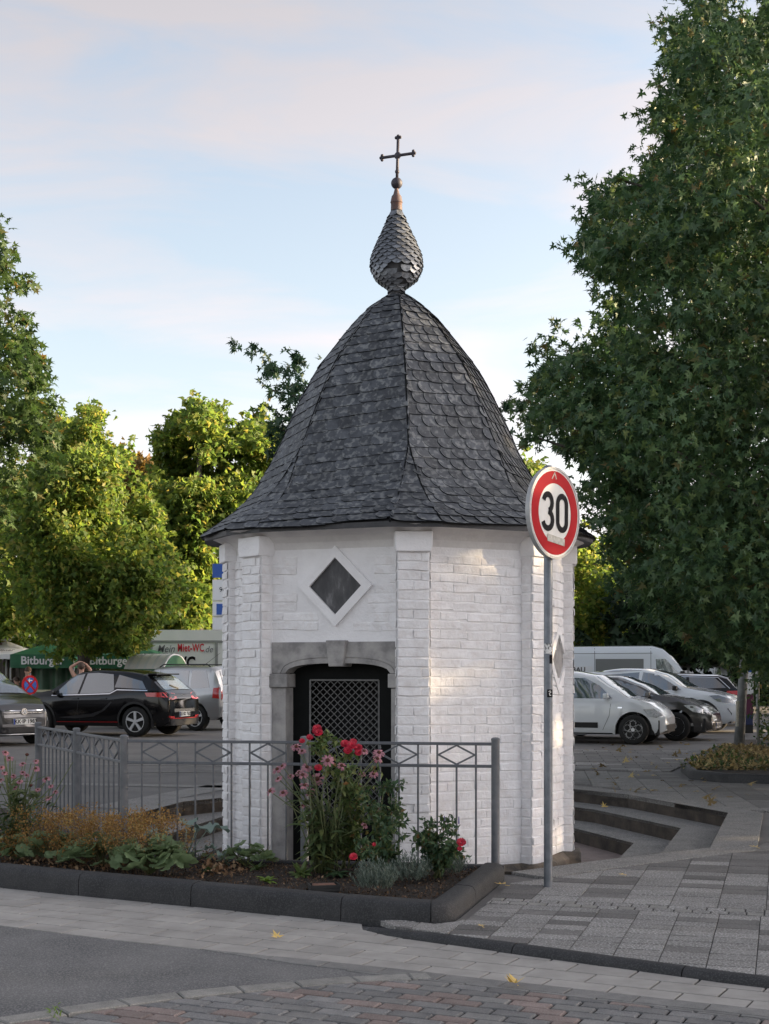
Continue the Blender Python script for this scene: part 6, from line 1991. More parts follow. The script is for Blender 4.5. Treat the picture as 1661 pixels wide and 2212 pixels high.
w_ = MB().prism([(-LU * .97, -LV * .96), (LU * .97, -LV * .96), (LU * .97, LV * .96), (-LU * .97, LV * .96)], lambda u, v, h: pq(u, v, h), 0, zw_ + 0.01)
w_.build('cabin', MT['tent_green'], pt)
gb = MB().add([pq(LU + 0.006, v * 0.92, zw_ + (z - zw_) * 0.9) for v, z in prof_r], [tuple(range(n, -1, -1))])
gb.build('gable', MT['tent_green'], pt)
MB().prism([(-0.3, 0.35), (0.3, 0.35), (0.3, 1.5), (-0.3, 1.5)], lambda u, v, h: pq(LU * .97 + h, u, v), 0.0, 0.02).build('door', MT['tarp_green'], pt)
# ---- barrier rail
rl = thing('barrier_rail', 'pale yellow barrier rail with thin uprights in front of the beer garden', 'railing', (P(80, 1492, 42).x, 42, 0))
a, b = P(5, 1492, 42), P(190, 1493, 42)
MB().bar(a, b, 0.07, 0.05).build('top_rail', pm('rail_yellow', (0.55, 0.52, 0.36), rough=0.6), rl)
for k in range(19):
    q = a.lerp(b, k / 18)
    MB().bar((q.x, q.y + 0.01, 0), (q.x, q.y + 0.01, q.z), 0.02).build('upright', MT['alu'], rl)
# ---- no stopping sign
q = P(64, 1480, 37.0)
ns = thing('traffic_sign', 'round no stopping sign in red and blue beside the black crossover', 'sign', (q.x, q.y, 0))
MB().tube([(q.x, q.y + 0.04, 0), (q.x, q.y + 0.04, q.z + 0.32)], 0.03, 10).build('pole', MT['galv'], ns)
a_ = rad(52)
sn2 = Vector((math.sin(a_), -math.cos(a_), 0)); st2 = Vector((math.cos(a_), math.sin(a_), 0))
fn2 = lambda a, b, h: q + st2 * a + Vector((0, 0, 1)) * b + sn2 * h
MB().prism(ring_poly(0.265, 32), fn2, 0, 0.02).build('plate', MT['sign_red'], ns)
MB().prism(ring_poly(0.20, 32), fn2, 0.018, 0.026).build('blue_disc', MT['blue_sign'], ns)
cr_ = MB()
for s_ in (1, -1): stroke(cr_, [(-0.17, -0.17 * s_), (0.17, 0.17 * s_)], 0.055, fn2, 0.024, 0.03 + 0.002 * s_)
cr_.build('red_cross', MT['sign_red'], ns)
ar = MB(); stroke(ar, [(0.06, 0.13), (-0.06, 0.13)], 0.025, fn2, 0.03, 0.036); stroke(ar, [(-0.02, 0.17), (-0.07, 0.13), (-0.02, 0.09)], 0.025, fn2, 0.03, 0.037)
ar.build('arrow', MT['white_sheet'], ns)
# ---- lamp post of the square
q = P(398, 1276, 46.0)
lp = thing('street_lamp', 'slim grey lamp post with flat head rising behind the box truck', 'lamp', (q.x, 50.5, 0))
q = P(398, 1276, 50.5)
MB().tube([(q.x, q.y, 0), (q.x, q.y, q.z)], [0.075, 0.05], 10).build('pole', MT['galv_light'], lp, smooth=True)
MB().box((q.x + 0.05, q.y, q.z + 0.03), (0.62, 0.2, 0.07)).build('lamp_head', MT['alu'], lp, bevel=0.02)
# ---- parking signs peeping out behind the chapel
q = P(468, 1290, 20.5)
pk = thing('parking_sign', 'blue and white parking signs on a pole half hidden behind the chapel', 'sign', (q.x + 0.12, q.y, 0))
MB().tube([(q.x + 0.12, q.y + .03, 0), (q.x + 0.12, q.y + .03, P(0, 1200, 20.5).z)], 0.03, 10).build('pole', MT['galv'], pk)
for y0, y1, mt in ((1218, 1248, 'blue_sign'), (1252, 1298, 'white_sheet'), (1299, 1332, 'white_sheet'), (1333, 1362, 'white_sheet')):
    a, b = P(459, y0, 20.5), P(459, y1, 20.5)
    pl_ = MB().box((a.x + 0.25, 20.5, (a.z + b.z) / 2), (0.5, 0.02, a.z - b.z)).build('plate', MT[mt], pk, bevel=0.004)
    if mt == 'white_sheet':
        MB().box((a.x + 0.25, 20.488, (a.z + b.z) / 2), (0.47, 0.006, a.z - b.z - 0.03)).build('plate_field', MT['paint_white'], pl_)
a = P(463, 1274, 20.47)
link('plate_text', text_mesh('9-19 h', 0.10, MT['black'], face_M((a.x + 0.20, 20.47, a.z), (1, 0, 0), UP)), pk)
a = P(466, 1316, 20.47)
MB().box((a.x + 0.12, 20.478, a.z), (0.22, 0.012, 0.16)).build('blue_field', MT['blue_sign'], pk)
# ---- lamp post and thin pole by the planted island
q = G(1596, 1617)
lp = thing('street_lamp', 'stout grey lamp post leaning slightly in the leaf-strewn island', 'lamp', (q.x, q.y, 0))
t_ = P(1627, 1100, q.y)
MB().tube([(q.x, q.y, -0.02), q.lerp(t_, 0.3), (t_.x, t_.y, t_.z)], [0.105, 0.088, 0.06], 14).build('pole', MT['galv_light'] if False else pm('lamp_post_paint', (0.16, 0.17, 0.175), (0.24, 0.245, 0.25), 9, rough=0.6, metal=0.2), lp, smooth=True)
q2 = q.lerp(t_, 0.125)
MB().box((q2.x - 0.07, q2.y - 0.075, q2.z + 0.1), (0.10, 0.02, 0.5), 0.5).build('notice', MT['tape'], lp)
MB().box((t_.x + 0.2, t_.y, t_.z + .03), (0.6, 0.2, 0.1)).build('lamp_head', MT['alu'], lp, bevel=0.02)
q = G(1639, 1622)
tpole = thing('signpost', 'thin galvanised pole standing right of the stout lamp post', 'pole', (q.x, q.y, 0))
MB().tube([(q.x, q.y, -0.02), P(1633, 1300, q.y)], 0.036, 12).build('pole', MT['galv_light'], tpole, smooth=True)
# ---- poster column / ticket cabinet behind the poles
Yc = 33.0
a, b = P(1605, 1440, Yc), P(1628, 1580, Yc)
cb = thing('ticket_machine', 'ticket machine with blue top, white front and purple panel behind the lamp post', 'machine', ((a.x + b.x) / 2, Yc + .2, 0))
for y0, y1, mt in ((1441, 1452, MT['blue_sign']), (1452, 1500, MT['canvas']), (1500, 1545, pm('purple_panel', (0.10, 0.015, 0.05), rough=0.5)), (1545, 1566, pm('dark_blue', (0.02, 0.03, 0.10), rough=0.5)), (1566, 1584, MT['trim_black'])):
    za, zb_ = P(0, y0, Yc).z, max(0.0, P(0, y1, Yc).z)
    MB().box(((a.x + b.x) / 2, Yc + 0.2, (za + zb_) / 2), (b.x - a.x, 0.36, za - zb_)).build('panel', mt, cb, bevel=0.01)
# ---- planted island with dark kerb and leaf litter
isl_pts = [G(1470, 1663), G(1490, 1680), G(1560, 1688), G(1661, 1692), G(1800, 1692), G(1800, 1590), G(1600, 1606), G(1555, 1620)]
ik = tag(bpy.data.objects.new('island_kerb', None), kind='structure'); COL.objects.link(ik)
ip = [Vector((p.x, p.y)) for p in isl_pts]
kerb_run('kerb_stone', ik, [ip[7], ip[0], ip[1], ip[2], ip[3], ip[4]], [2.0, 4.0, 5.2, 6.2], [(0, -0.05), (0.0, 0.09), (0.02, 0.11), (0.11, 0.11), (0.13, 0.09), (0.13, -0.05)], MT['kerb'], z0=0)
isl = grid_sheet('island_soil', ip, 0.5, lambda x, y: 0.06 + 0.03 * mnoise.noise(Vector((x, y, 0))), MT['soil'])

# ================================================================== people
def skinned(name, joints, bones, mats, parent=None, sub=2):
    """one continuous body grown round a skeleton: joints {key: (pos, radius)}"""
    me = bpy.data.meshes.new(name)
    keys = list(joints)
    me.from_pydata([joints[k][0] for k in keys], [(keys.index(a), keys.index(b)) for a, b in bones], [])
    o = link(name, me)
    md = o.modifiers.new('skin', 'SKIN')
    for i, k in enumerate(keys):
        r = joints[k][1]
        me.skin_vertices[0].data[i].radius = (r, r) if not isinstance(r, tuple) else r
        me.skin_vertices[0].data[i].use_root = (k == 'pelvis')
    md.use_smooth_shade = True
    s_ = o.modifiers.new('sub', 'SUBSURF'); s_.levels = sub; s_.render_levels = sub
    dg = bpy.context.evaluated_depsgraph_get()
    me2 = bpy.data.meshes.new_from_object(o.evaluated_get(dg))
    bpy.data.objects.remove(o); bpy.data.meshes.remove(me)
    for m_ in mats: me2.materials.append(m_)
    return me2
def person(label, at, rz, J, mats_fn, mats, hair=None, group=None):
    root = thing('person', label, 'person', at, rz, group)
    bones = [('pelvis', 'chest'), ('chest', 'neck'), ('neck', 'head'), ('head', 'crown')]
    for s_ in 'lr':
        bones += [('chest', 'sh' + s_), ('sh' + s_, 'el' + s_), ('el' + s_, 'wr' + s_), ('wr' + s_, 'ha' + s_), ('ha' + s_, 'fa' + s_), ('ha' + s_, 'fb' + s_), ('ha' + s_, 'fc' + s_), ('ha' + s_, 'fd' + s_), ('ha' + s_, 'th' + s_),
                  ('pelvis', 'hi' + s_), ('hi' + s_, 'kn' + s_), ('kn' + s_, 'an' + s_), ('an' + s_, 'to' + s_)]
    for s_ in 'lr':                                    # fingers fan out from the palm
        w, h = Vector(J['wr' + s_][0]), Vector(J['ha' + s_][0])
        d = (h - w).normalized()
        x, y, z = frame_from(d, Vector((0, 1, 0)))
        for i, f in enumerate('abcd'): J['f' + f + s_] = (h + d * (0.085, 0.095, 0.09, 0.07)[i] + x * (i - 1.5) * 0.024 + y * 0.02, 0.010)
        J['th' + s_] = (w.lerp(h, 0.6) + d * 0.04 + x * -0.06, 0.011)
    me = skinned('body', J, bones, mats)
    mi = [mats_fn(p.center) for p in me.polygons]
    me.polygons.foreach_set('material_index', mi)
    body = link('body', me, root, local=True)
    hd = Vector(J['head'][0]); cr = Vector(J['crown'][0])
    fd = Vector((0, -1, 0))
    if hair:
        m = MB().sphere((0, 0, 0), 0.112, 14, (0.86, 1.0, 1.0))
        m.v = [tuple(Vector(v) + hd.lerp(cr, 0.62) + Vector((0, 0.022, 0.012))) for v in m.v]
        m.build('hair', hair, root, smooth=True, local=True)
    c = hd.lerp(cr, 0.42)
    MB().sphere(c + Vector((0, -0.112, -0.02)), 0.017, 8, (0.8, 1, 1.4)).build('nose', MT['skin'], root, smooth=True, local=True)
    for sx in (-1, 1):
        MB().sphere(c + Vector((sx * 0.086, 0.01, -0.01)), 0.028, 8, (0.4, 0.8, 1.1)).build('ear', MT['skin'], root, smooth=True, local=True)
        MB().sphere(c + Vector((sx * 0.033, -0.094, 0.02)), 0.011, 8).build('eye', MT['hair'], root, smooth=True, local=True)
    MB().box(c + Vector((0, -0.098, -0.062)), (0.045, 0.01, 0.008)).build('mouth', MT['hair'], root, local=True)
    return root
def stand(extra=None):
    J = {'pelvis': ((0, 0, 0.95), (0.15, 0.11)), 'chest': ((0, 0, 1.28), (0.17, 0.12)), 'neck': ((0, 0.01, 1.48), 0.062), 'head': ((0, -0.01, 1.58), 0.085), 'crown': ((0, 0.0, 1.70), 0.085)}
    for s_, k in (('l', 1), ('r', -1)):
        J.update({'sh' + s_: ((k * 0.19, 0, 1.40), 0.062), 'el' + s_: ((k * 0.25, 0.02, 1.12), 0.045), 'wr' + s_: ((k * 0.24, -0.06, 0.88), 0.032), 'ha' + s_: ((k * 0.24, -0.09, 0.80), 0.034),
                  'hi' + s_: ((k * 0.10, 0, 0.88), 0.095), 'kn' + s_: ((k * 0.11, -0.02, 0.48), 0.062), 'an' + s_: ((k * 0.11, 0.02, 0.08), 0.042), 'to' + s_: ((k * 0.12, -0.15, 0.035), 0.036)})
    if extra: J.update(extra)
    return J
def sit():
    J = stand()
    dz = -0.42
    for k in list(J):
        p, r = J[k]; J[k] = ((p[0], p[1], p[2] + dz), r)
    for s_, k in (('l', 1), ('r', -1)):
        J.update({'hi' + s_: ((k * 0.11, -0.02, 0.50), 0.095), 'kn' + s_: ((k * 0.13, -0.44, 0.50), 0.065), 'an' + s_: ((k * 0.13, -0.42, 0.08), 0.042), 'to' + s_: ((k * 0.13, -0.58, 0.035), 0.036),
                  'el' + s_: ((k * 0.27, -0.10, 0.74), 0.045), 'wr' + s_: ((k * 0.12, -0.34, 0.66), 0.032), 'ha' + s_: ((k * 0.08, -0.40, 0.66), 0.034)})
    return J
# man holding his arms over his head behind the black crossover (tank top, seen from behind)
J = stand({'ell': ((0.30, -0.06, 1.62), 0.052), 'wrl': ((0.06, -0.04, 1.77), 0.036), 'hal': ((-0.02, -0.02, 1.76), 0.036), 'elr': ((-0.24, -0.10, 1.56), 0.052), 'wrr': ((-0.10, -0.06, 1.72), 0.036), 'har': ((-0.04, -0.05, 1.72), 0.036)})
q = P(176, 1450, 37.0)
def man_mat(c):
    if 0.95 < c.z < 1.36 and abs(c.x) < 0.17: return 1
    if c.z <= 0.95 and abs(c.x) < 0.23: return 2
    return 0
person('man in black tank top clasping his hands over his head behind the black crossover', (q.x, q.y, 0.0), rad(190), J, man_mat, [MT['skin'], MT['shirt_black'], MT['denim']], MT['hair'])
def tee_mat(c):
    if c.z < 1.42 and c.z > 0.92 and abs(c.x) < 0.30: return 1
    if c.z <= 0.92 and abs(c.x) < 0.21: return 2
    return 0
q = P(60, 1455, 43.5)
pr_ = person('man in black t-shirt with white print standing beside the no stopping sign', (q.x, q.y, -0.10), rad(-35), stand(), tee_mat, [MT['skin'], MT['shirt_black'], MT['denim']], MT['hair'])
pm_ = MB(); stroke(pm_, ring_poly(0.07, 16), 0.03, lambda a, b, h: (a, -0.128 - h, 1.22 + b), 0, 0.005, closed=True)
pm_.build('shirt_print', MT['canvas'], pr_, local=True)
def sit_mat(c):
    if 0.55 < c.z < 1.0 and abs(c.x) < 0.3 and c.y > -0.28: return 1
    if c.z <= 0.56 and c.y > -0.5: return 2
    return 0
q = P(36, 1455, 44.6)
person('seated guest in warm lit shirt at the beer garden table', (q.x, q.y, 0.0), rad(60), sit(), sit_mat, [MT['skin'], MT['shirt_warm'], MT['denim']], MT['hair'])
bench = thing('bench', 'plain wooden bench under the seated beer garden guest', 'bench', (q.x, q.y, 0))
MB().box((q.x, q.y, 0.36), (0.5, 0.4, 0.05)).build('seat', MT['bark'], bench)
for sx in (-.2, .2):
    for sy in (-.15, .15): MB().box((q.x + sx, q.y + sy, 0.17), (0.04, 0.04, 0.34)).build('leg', MT['bark'], bench)
# ================================================================== planting in the flower bed
MT['leaf_cone'] = leaf_mat('leaf_cone', [(0.0, (0.045, 0.075, 0.028)), (0.6, (0.075, 0.11, 0.04)), (1.0, (0.13, 0.15, 0.05))], 0.25)
MT['leaf_rose'] = leaf_mat('leaf_rose', [(0.0, (0.03, 0.065, 0.032)), (0.6, (0.055, 0.10, 0.045)), (0.93, (0.10, 0.14, 0.05)), (1.0, (0.18, 0.09, 0.04))], 0.22)
MT['leaf_rose_light'] = leaf_mat('leaf_rose_light', [(0.0, (0.07, 0.12, 0.04)), (0.6, (0.12, 0.17, 0.055)), (0.9, (0.2, 0.22, 0.08)), (1.0, (0.24, 0.12, 0.05))], 0.25)
MT['leaf_lav'] = leaf_mat('leaf_lav', [(0.0, (0.075, 0.105, 0.085)), (0.6, (0.12, 0.155, 0.125)), (1.0, (0.19, 0.22, 0.18))], 0.12, 0.7)
MT['leaf_mantle'] = leaf_mat('leaf_mantle', [(0.0, (0.11, 0.17, 0.085)), (0.6, (0.17, 0.235, 0.12)), (1.0, (0.23, 0.29, 0.15))], 0.2)
MT['froth'] = leaf_mat('froth', [(0.0, (0.15, 0.08, 0.026)), (0.5, (0.29, 0.165, 0.055)), (0.85, (0.38, 0.24, 0.085)), (1.0, (0.20, 0.20, 0.06))], 0.2, 0.8)
MT['leaf_kale'] = leaf_mat('leaf_kale', [(0.0, (0.14, 0.20, 0.17)), (1.0, (0.24, 0.31, 0.27))], 0.15, 0.55)
MT['leaf_bright'] = leaf_mat('leaf_bright', [(0.0, (0.09, 0.16, 0.03)), (1.0, (0.18, 0.27, 0.05))], 0.3)
MT['litter'] = leaf_mat('litter', [(0.0, (0.025, 0.017, 0.012)), (0.5, (0.07, 0.043, 0.027)), (0.85, (0.15, 0.09, 0.055)), (1.0, (0.26, 0.18, 0.11))], 0.1, 0.85)
MT['dry_heap'] = leaf_mat('dry_heap', [(0.0, (0.12, 0.07, 0.04)), (0.5, (0.24, 0.14, 0.075)), (1.0, (0.36, 0.25, 0.15))], 0.1, 0.85)
MT['litter_pale'] = leaf_mat('litter_pale', [(0.0, (0.12, 0.09, 0.045)), (0.5, (0.27, 0.20, 0.09)), (1.0, (0.45, 0.36, 0.17))], 0.1, 0.85)
MT['stem_green'] = pm('stem_green', (0.07, 0.10, 0.035), (0.12, 0.13, 0.05), 20, rough=0.7)
MT['stem_dry'] = pm('stem_dry', (0.10, 0.06, 0.035), (0.16, 0.11, 0.06), 20, rough=0.8)
MT['petal_pink'] = pm('petal_pink', (0.26, 0.095, 0.13), (0.37, 0.18, 0.20), 30, rough=0.7, island=0.25)
MT['cone'] = pm('cone', (0.045, 0.014, 0.012), (0.13, 0.04, 0.02), 160, rough=0.8, bump=0.8, bscale=260, bdist=0.004)
MT['petal_red'] = pm('petal_red', (0.36, 0.008, 0.028), (0.52, 0.02, 0.05), 50, rough=0.55, island=0.3)
MT['tray'] = pm('tray', (0.02, 0.02, 0.02), rough=0.6)
MT['clay'] = pm('clay', (0.13, 0.06, 0.04), (0.19, 0.10, 0.07), 30, rough=0.85)
MT['leaf_yellow'] = leaf_mat('leaf_yellow', [(0.0, (0.55, 0.36, 0.10)), (1.0, (0.72, 0.54, 0.20))], 0.15, 0.6)
MT['lav_flower'] = pm('lav_flower', (0.12, 0.09, 0.32), rough=0.8)
SZ = 0.06
def S(px, py): return G(px, py, SZ)
rp_ = random.Random(77)
def blade(m, base, az, el, L, w, droop, n=5, twist=0.0):
    """a lance-shaped leaf that bends over; two quads across"""
    d = Vector((math.cos(az) * math.cos(el), math.sin(az) * math.cos(el), math.sin(el)))
    p = Vector(base); side = Vector((-math.sin(az), math.cos(az), twist)).normalized()
    vv = []
    for k in range(n + 1):
        t = k / n
        ww = w * math.sin(pi * min(0.98, (t * 0.9 + 0.08))) ** 0.8
        up = side.cross(d).normalized()
        vv += [p + side * ww / 2 + up * ww * 0.15, p.copy(), p - side * ww / 2 + up * ww * 0.15]
        p = p + d * (L / n)
        d = (d + Vector((0, 0, -droop / n))).normalized()
    m.add(vv, [(3 * k + r, 3 * k + r + 1, 3 * k + r + 4, 3 * k + r + 3) for k in range(n) for r in range(2)])
def cone_head(c, face, size, parent, droopy=0.4):
    """coneflower: ring of petals, dark cone; face is the direction the flower looks"""
    x, y, z = frame_from(face, Vector((0.2, 0.1, 1)))
    pet = MB(); n = rp_.randint(10, 13)
    for k in range(n):
        if rp_.random() < 0.08: continue
        a = 2 * pi * k / n + rp_.uniform(-.12, .12)
        d = x * math.cos(a) + y * math.sin(a)
        t = z.cross(d)
        L = size * rp_.uniform(0.85, 1.1); w = size * 0.20
        dr = droopy * rp_.uniform(0.7, 1.4)
        p0 = c + d * size * 0.22
        p1 = c + d * (size * 0.22 + L * 0.45) - z * (L * 0.12 * dr)
        p2 = c + d * (size * 0.22 + L * 0.80) - z * (L * 0.45 * dr)
        pet.add([p0 - t * w * .4, p0 + t * w * .4, p1 + t * w, p1 - t * w, p2 + t * w * .75, p2 - t * w * .75, p2 + d * size * .06 - z * size * .05 * dr], [(0, 1, 2, 3), (3, 2, 4, 5), (5, 4, 6)])
    o = pet.build('petals', MT['petal_pink'], parent, smooth=False)
    cn = MB().lathe([(size * 0.34, -size * 0.06), (size * 0.36, size * 0.08), (size * 0.28, size * 0.24), (size * 0.14, size * 0.33), (1e-4, size * 0.36)], n=12)
    R = Matrix((x, y, z)).transposed()
    cn.v = [tuple(R @ Vector(v) + c) for v in cn.v]
    cn.build('cone', MT['cone'], o, smooth=True)
def coneflower(label, base, heads, spread, n_stem, hmin, hmax, seed, leaves=70, dead=0):
    global rp_
    rp_ = random.Random(seed)
    t = thing('coneflower_plant', label, 'flower', base, group='coneflowers in the flower bed')
    st = MB(); lv = MB()
    ends = []
    for (hp, sz_, fc) in heads:
        b = Vector(base) + Vector((rp_.uniform(-.07, .07), rp_.uniform(-.07, .07), 0))
        mid = b.lerp(hp, 0.55) + Vector((-(hp.x - b.x) * 0.22, 0, 0.06))
        st.tube([b, mid, hp - Vector(fc).normalized() * 0.012], [0.005, 0.0042, 0.0032], 5)
        cone_head(hp, Vector(fc), sz_, t)
        ends.append((b, mid, hp))
    for k in range(n_stem):
        a = rp_.uniform(0, 2 * pi)
        b = Vector(base) + Vector((rp_.uniform(-.1, .1), rp_.uniform(-.08, .08), 0))
        h = b + Vector((math.cos(a) * spread * rp_.uniform(.2, 1), math.sin(a) * spread * 0.6, rp_.uniform(hmin, hmax)))
        mid = b.lerp(h, 0.5) + Vector((rp_.uniform(-.03, .03), 0, 0.03))
        st.tube([b, mid, h], [0.0045, 0.004, 0.003], 5)
        ends.append((b, mid, h))
        if k < dead:
            MB().sphere(h, 0.016, 8, (1, 1, .8)).build('seed_head', MT['cone'], t, smooth=True)
    for k in range(leaves):
        b, mid, h = rp_.choice(ends)
        u = rp_.uniform(0.08, 0.72)
        p = b.lerp(mid, u * 2) if u < 0.5 else mid.lerp(h, u * 2 - 1)
        blade(lv, p, rp_.uniform(0, 2 * pi), rp_.uniform(0.1, 0.9), rp_.uniform(0.10, 0.21), rp_.uniform(0.022, 0.042), rp_.uniform(0.9, 2.0), twist=rp_.uniform(-.4, .4))
    tag(st.build('stems', MT['stem_green'], t, smooth=True), kind='stuff')
    tag(lv.build('foliage', MT['leaf_cone'], t), kind='stuff')
    return t
def z8(x, y): return ((700 + x / 2.768) * .8005, (1900 + y / 2.768) * .8005)
heads = []
for (x, y, s_) in ((80, 650, .9), (175, 662, .85), (132, 485, .9), (170, 462, .75), (140, 557, .7), (232, 537, .6), (275, 318, .9), (318, 350, .7), (355, 470, .95), (296, 512, .8), (322, 528, .85), (336, 606, .85), (376, 656, .9), (432, 557, 1.2), (510, 420, 1.05), (615, 460, .85), (782, 350, .8), (893, 362, .95), (882, 408, .85), (852, 522, .8), (768, 522, .6), (320, 760, .5), (785, 905, .6)):
    px, py = z8(x, y)
    q = P(px, py, 9.95 + random.uniform(-.18, .12))
    fc = (random.uniform(-.5, .3) + (px - 700) / 400, -0.75 if s_ < 1 else -1.6, 0.9)
    heads.append((q, 0.043 * s_, fc))
coneflower('tall clump of pink coneflowers in front of the chapel door', S(702, 1884), heads, 0.30, 26, 0.45, 0.85, 5, leaves=190)
heads = []
for (x, y, s_) in ((35, 310, .8), (60, 345, .9), (145, 382, .8), (230, 365, .7), (228, 412, .9), (85, 458, .7), (145, 437, .7), (295, 478, 1.0), (325, 525, .6), (10, 405, .7), (28, 440, .7), (125, 495, .7), (170, 455, .6), (242, 547, .6), (355, 560, .7), (310, 600, .8), (95, 535, .6), (5, 485, .7)):
    q = P(x * .3373, 1521 + y * .3373, 10.6 + random.uniform(-.25, .2))
    heads.append((q, 0.036 * s_, (random.uniform(-.4, .5), -0.7, 1.0)))
coneflower('clump of faded pink coneflowers at the picture edge by the side fence', S(38, 1846), heads, 0.42, 30, 0.4, 0.8, 9, leaves=200, dead=6)
# ---- roses
def blossom(parent, c, r, seed):
    rr = random.Random(seed); m = MB()
    for ring_, n, tilt_, R_ in ((0, 4, 1.25, 0.45), (1, 6, 0.85, 0.75), (2, 7, 0.35, 1.0)):
        for k in range(n):
            a = 2 * pi * k / n + ring_ * 0.5 + rr.uniform(-.2, .2)
            d = Vector((math.cos(a), math.sin(a) * 0.9, 0))
            u = Vector((0.1, -0.9, 0.75)).normalized()
            dv_ = u.cross(Vector((1, 0, 0))).normalized(); d = Vector((1, 0, 0)) * math.cos(a) + dv_ * math.sin(a)
            dd = (d * math.cos(tilt_) + u * math.sin(tilt_)).normalized()
            t = d.cross(u).normalized()
            w = r * 0.55
            p0 = c + d * r * 0.08; p1 = p0 + dd * r * R_ * 0.6; p2 = p1 + (dd + d * 0.6).normalized() * r * 0.4
            m.add([p0 - t * w * .3, p0 + t * w * .3, p1 + t * w, p1 - t * w, p2 + t * w * .8 * rr.uniform(.7, 1.1), p2 - t * w * .8], [(0, 1, 2, 3), (3, 2, 4, 5)])
    return m.build('blossom', MT['petal_red'], parent, smooth=True)
def rose(label, base, canes, blossoms, seed, lsize=0.05, n_leaf=260, mat='leaf_rose', spread=0.10, hips=0):
    rr = random.Random(seed); rng = np.random.default_rng(seed)
    t = thing('rose_bush', label, 'rose', base, group='rose bushes in the flower bed')
    st = MB(); pos = []
    for cn in canes:
        pts = [Vector(base) + Vector((rr.uniform(-.04, .04), rr.uniform(-.04, .04), 0))] + cn
        st.tube(pts, [0.006] + [0.0045] * (len(pts) - 2) + [0.003], 5)
        for a, b in zip(pts, pts[1:]):
            k = max(2, int((b - a).length / 0.05))
            for i in range(k):
                p = a.lerp(b, (i + rr.random()) / k)
                if p.z > SZ + 0.08: pos.append(p)
    # compound leaves: five leaflets on a short stalk
    LP = []
    for k in range(n_leaf):
        p = rr.choice(pos)
        d = Vector((rr.uniform(-1, 1), rr.uniform(-1, 0.8), rr.uniform(-.3, .7))).normalized()
        L = rr.uniform(0.4, 1.0) * spread
        e = p + d * L
        st.tube([p, e], 0.0013, 3, cap=False)
        sd = d.cross(Vector((0, 0, 1))).normalized()
        for f, o in ((1.0, 0), (0.7, .5), (0.7, -.5), (0.35, .5), (0.35, -.5)): LP.append(p + d * (L * f) + sd * (o * lsize * 0.35))
    LP = np.array([list(q) for q in LP])
    o = scatter('foliage', 'ovate', LP, lsize * rng.uniform(0.7, 1.2, len(LP)), rng, MT[mat], 0.3, None, t, 0.8)
    tag(o, kind='stuff')
    tag(st.build('stems', MT['stem_green'], t), kind='stuff')
    for i, (c_, r_) in enumerate(blossoms): blossom(t, c_, r_ * 0.78, seed * 50 + i)
    return t
def zq(x, y, Y): return P(*z8(x, y), Y)
b0 = S(745, 1876)
canes = [[zq(700, 900, 10.0), zq(590, 600, 9.95), zq(460, 350, 9.9), zq(432, 220, 9.9)], [zq(680, 800, 10.0), zq(640, 560, 9.95), zq(560, 300, 9.95), zq(520, 230, 9.9)], [zq(760, 800, 10.05), zq(690, 560, 10.0), zq(690, 360, 9.95)], [zq(640, 700, 10), zq(500, 450, 9.9), zq(380, 300, 9.85)], [zq(950, 1010, 10.0), zq(780, 750, 9.95), zq(680, 600, 9.9), zq(640, 480, 9.9)], [zq(760, 900, 10.1), zq(780, 650, 10.1), zq(850, 480, 10.1)]]
bl = [(zq(432, 185, 9.88), .040), (zq(440, 215, 9.86), .040), (zq(420, 205, 9.9), .032), (zq(376, 250, 9.85), .030), (zq(318, 277, 9.83), .026), (zq(440, 478, 9.8), .034), (zq(640, 300, 9.9), .040), (zq(690, 310, 9.87), .042), (zq(735, 330, 9.9), .040), (zq(660, 350, 9.86), .038), (zq(740, 365, 9.88), .034), (zq(700, 285, 9.93), .034)]
rose('tall rose bush with clusters of bright red blossoms rising above the fence rail', b0, canes, bl, 21, 0.048, 300, 'leaf_rose_light', 0.09)
b0 = S(850, 1890)
canes = [[zq(880, 1000, 9.8), zq(920, 700, 9.95), zq(930, 590, 10.0)], [zq(960, 1000, 9.85), zq(1010, 800, 9.95), zq(1030, 620, 10.0)], [zq(860, 900, 9.8), zq(830, 740, 9.8), zq(800, 640, 9.85)], [zq(950, 1100, 9.6), zq(1100, 960, 9.6)], [zq(900, 1050, 9.6), zq(1000, 900, 9.7), zq(1080, 860, 9.7)], [zq(850, 1100, 9.5), zq(740, 1130, 9.4)], [zq(830, 1080, 9.6), zq(760, 1000, 9.6)]]
rose('bushy rose in front of the door jamb with few small red blossoms', b0, canes, [(zq(702, 1142, 9.3), .034), (zq(856, 1050, 9.5), .018)], 33, 0.05, 280, 'leaf_rose', 0.10)
b0 = S(948, 1896)
canes = [[zq(1250, 1000, 9.7), zq(1290, 900, 9.75)], [zq(1350, 950, 9.7), zq(1420, 830, 9.75)], [zq(1430, 1000, 9.6), zq(1500, 900, 9.6)], [zq(1400, 1050, 9.5), zq(1510, 1060, 9.5)], [zq(1250, 1080, 9.6), zq(1150, 990, 9.65)], [zq(1440, 1100, 9.5), zq(1535, 1150, 9.5)], [zq(1300, 1050, 9.6), zq(1220, 960, 9.7)]]
rose('low rose bush near the end post of the fence with one red blossom', b0, canes, [(zq(1508, 1035, 9.48), .040), (zq(1496, 1082, 9.46), .022)], 35, 0.05, 210, 'leaf_rose', 0.10)
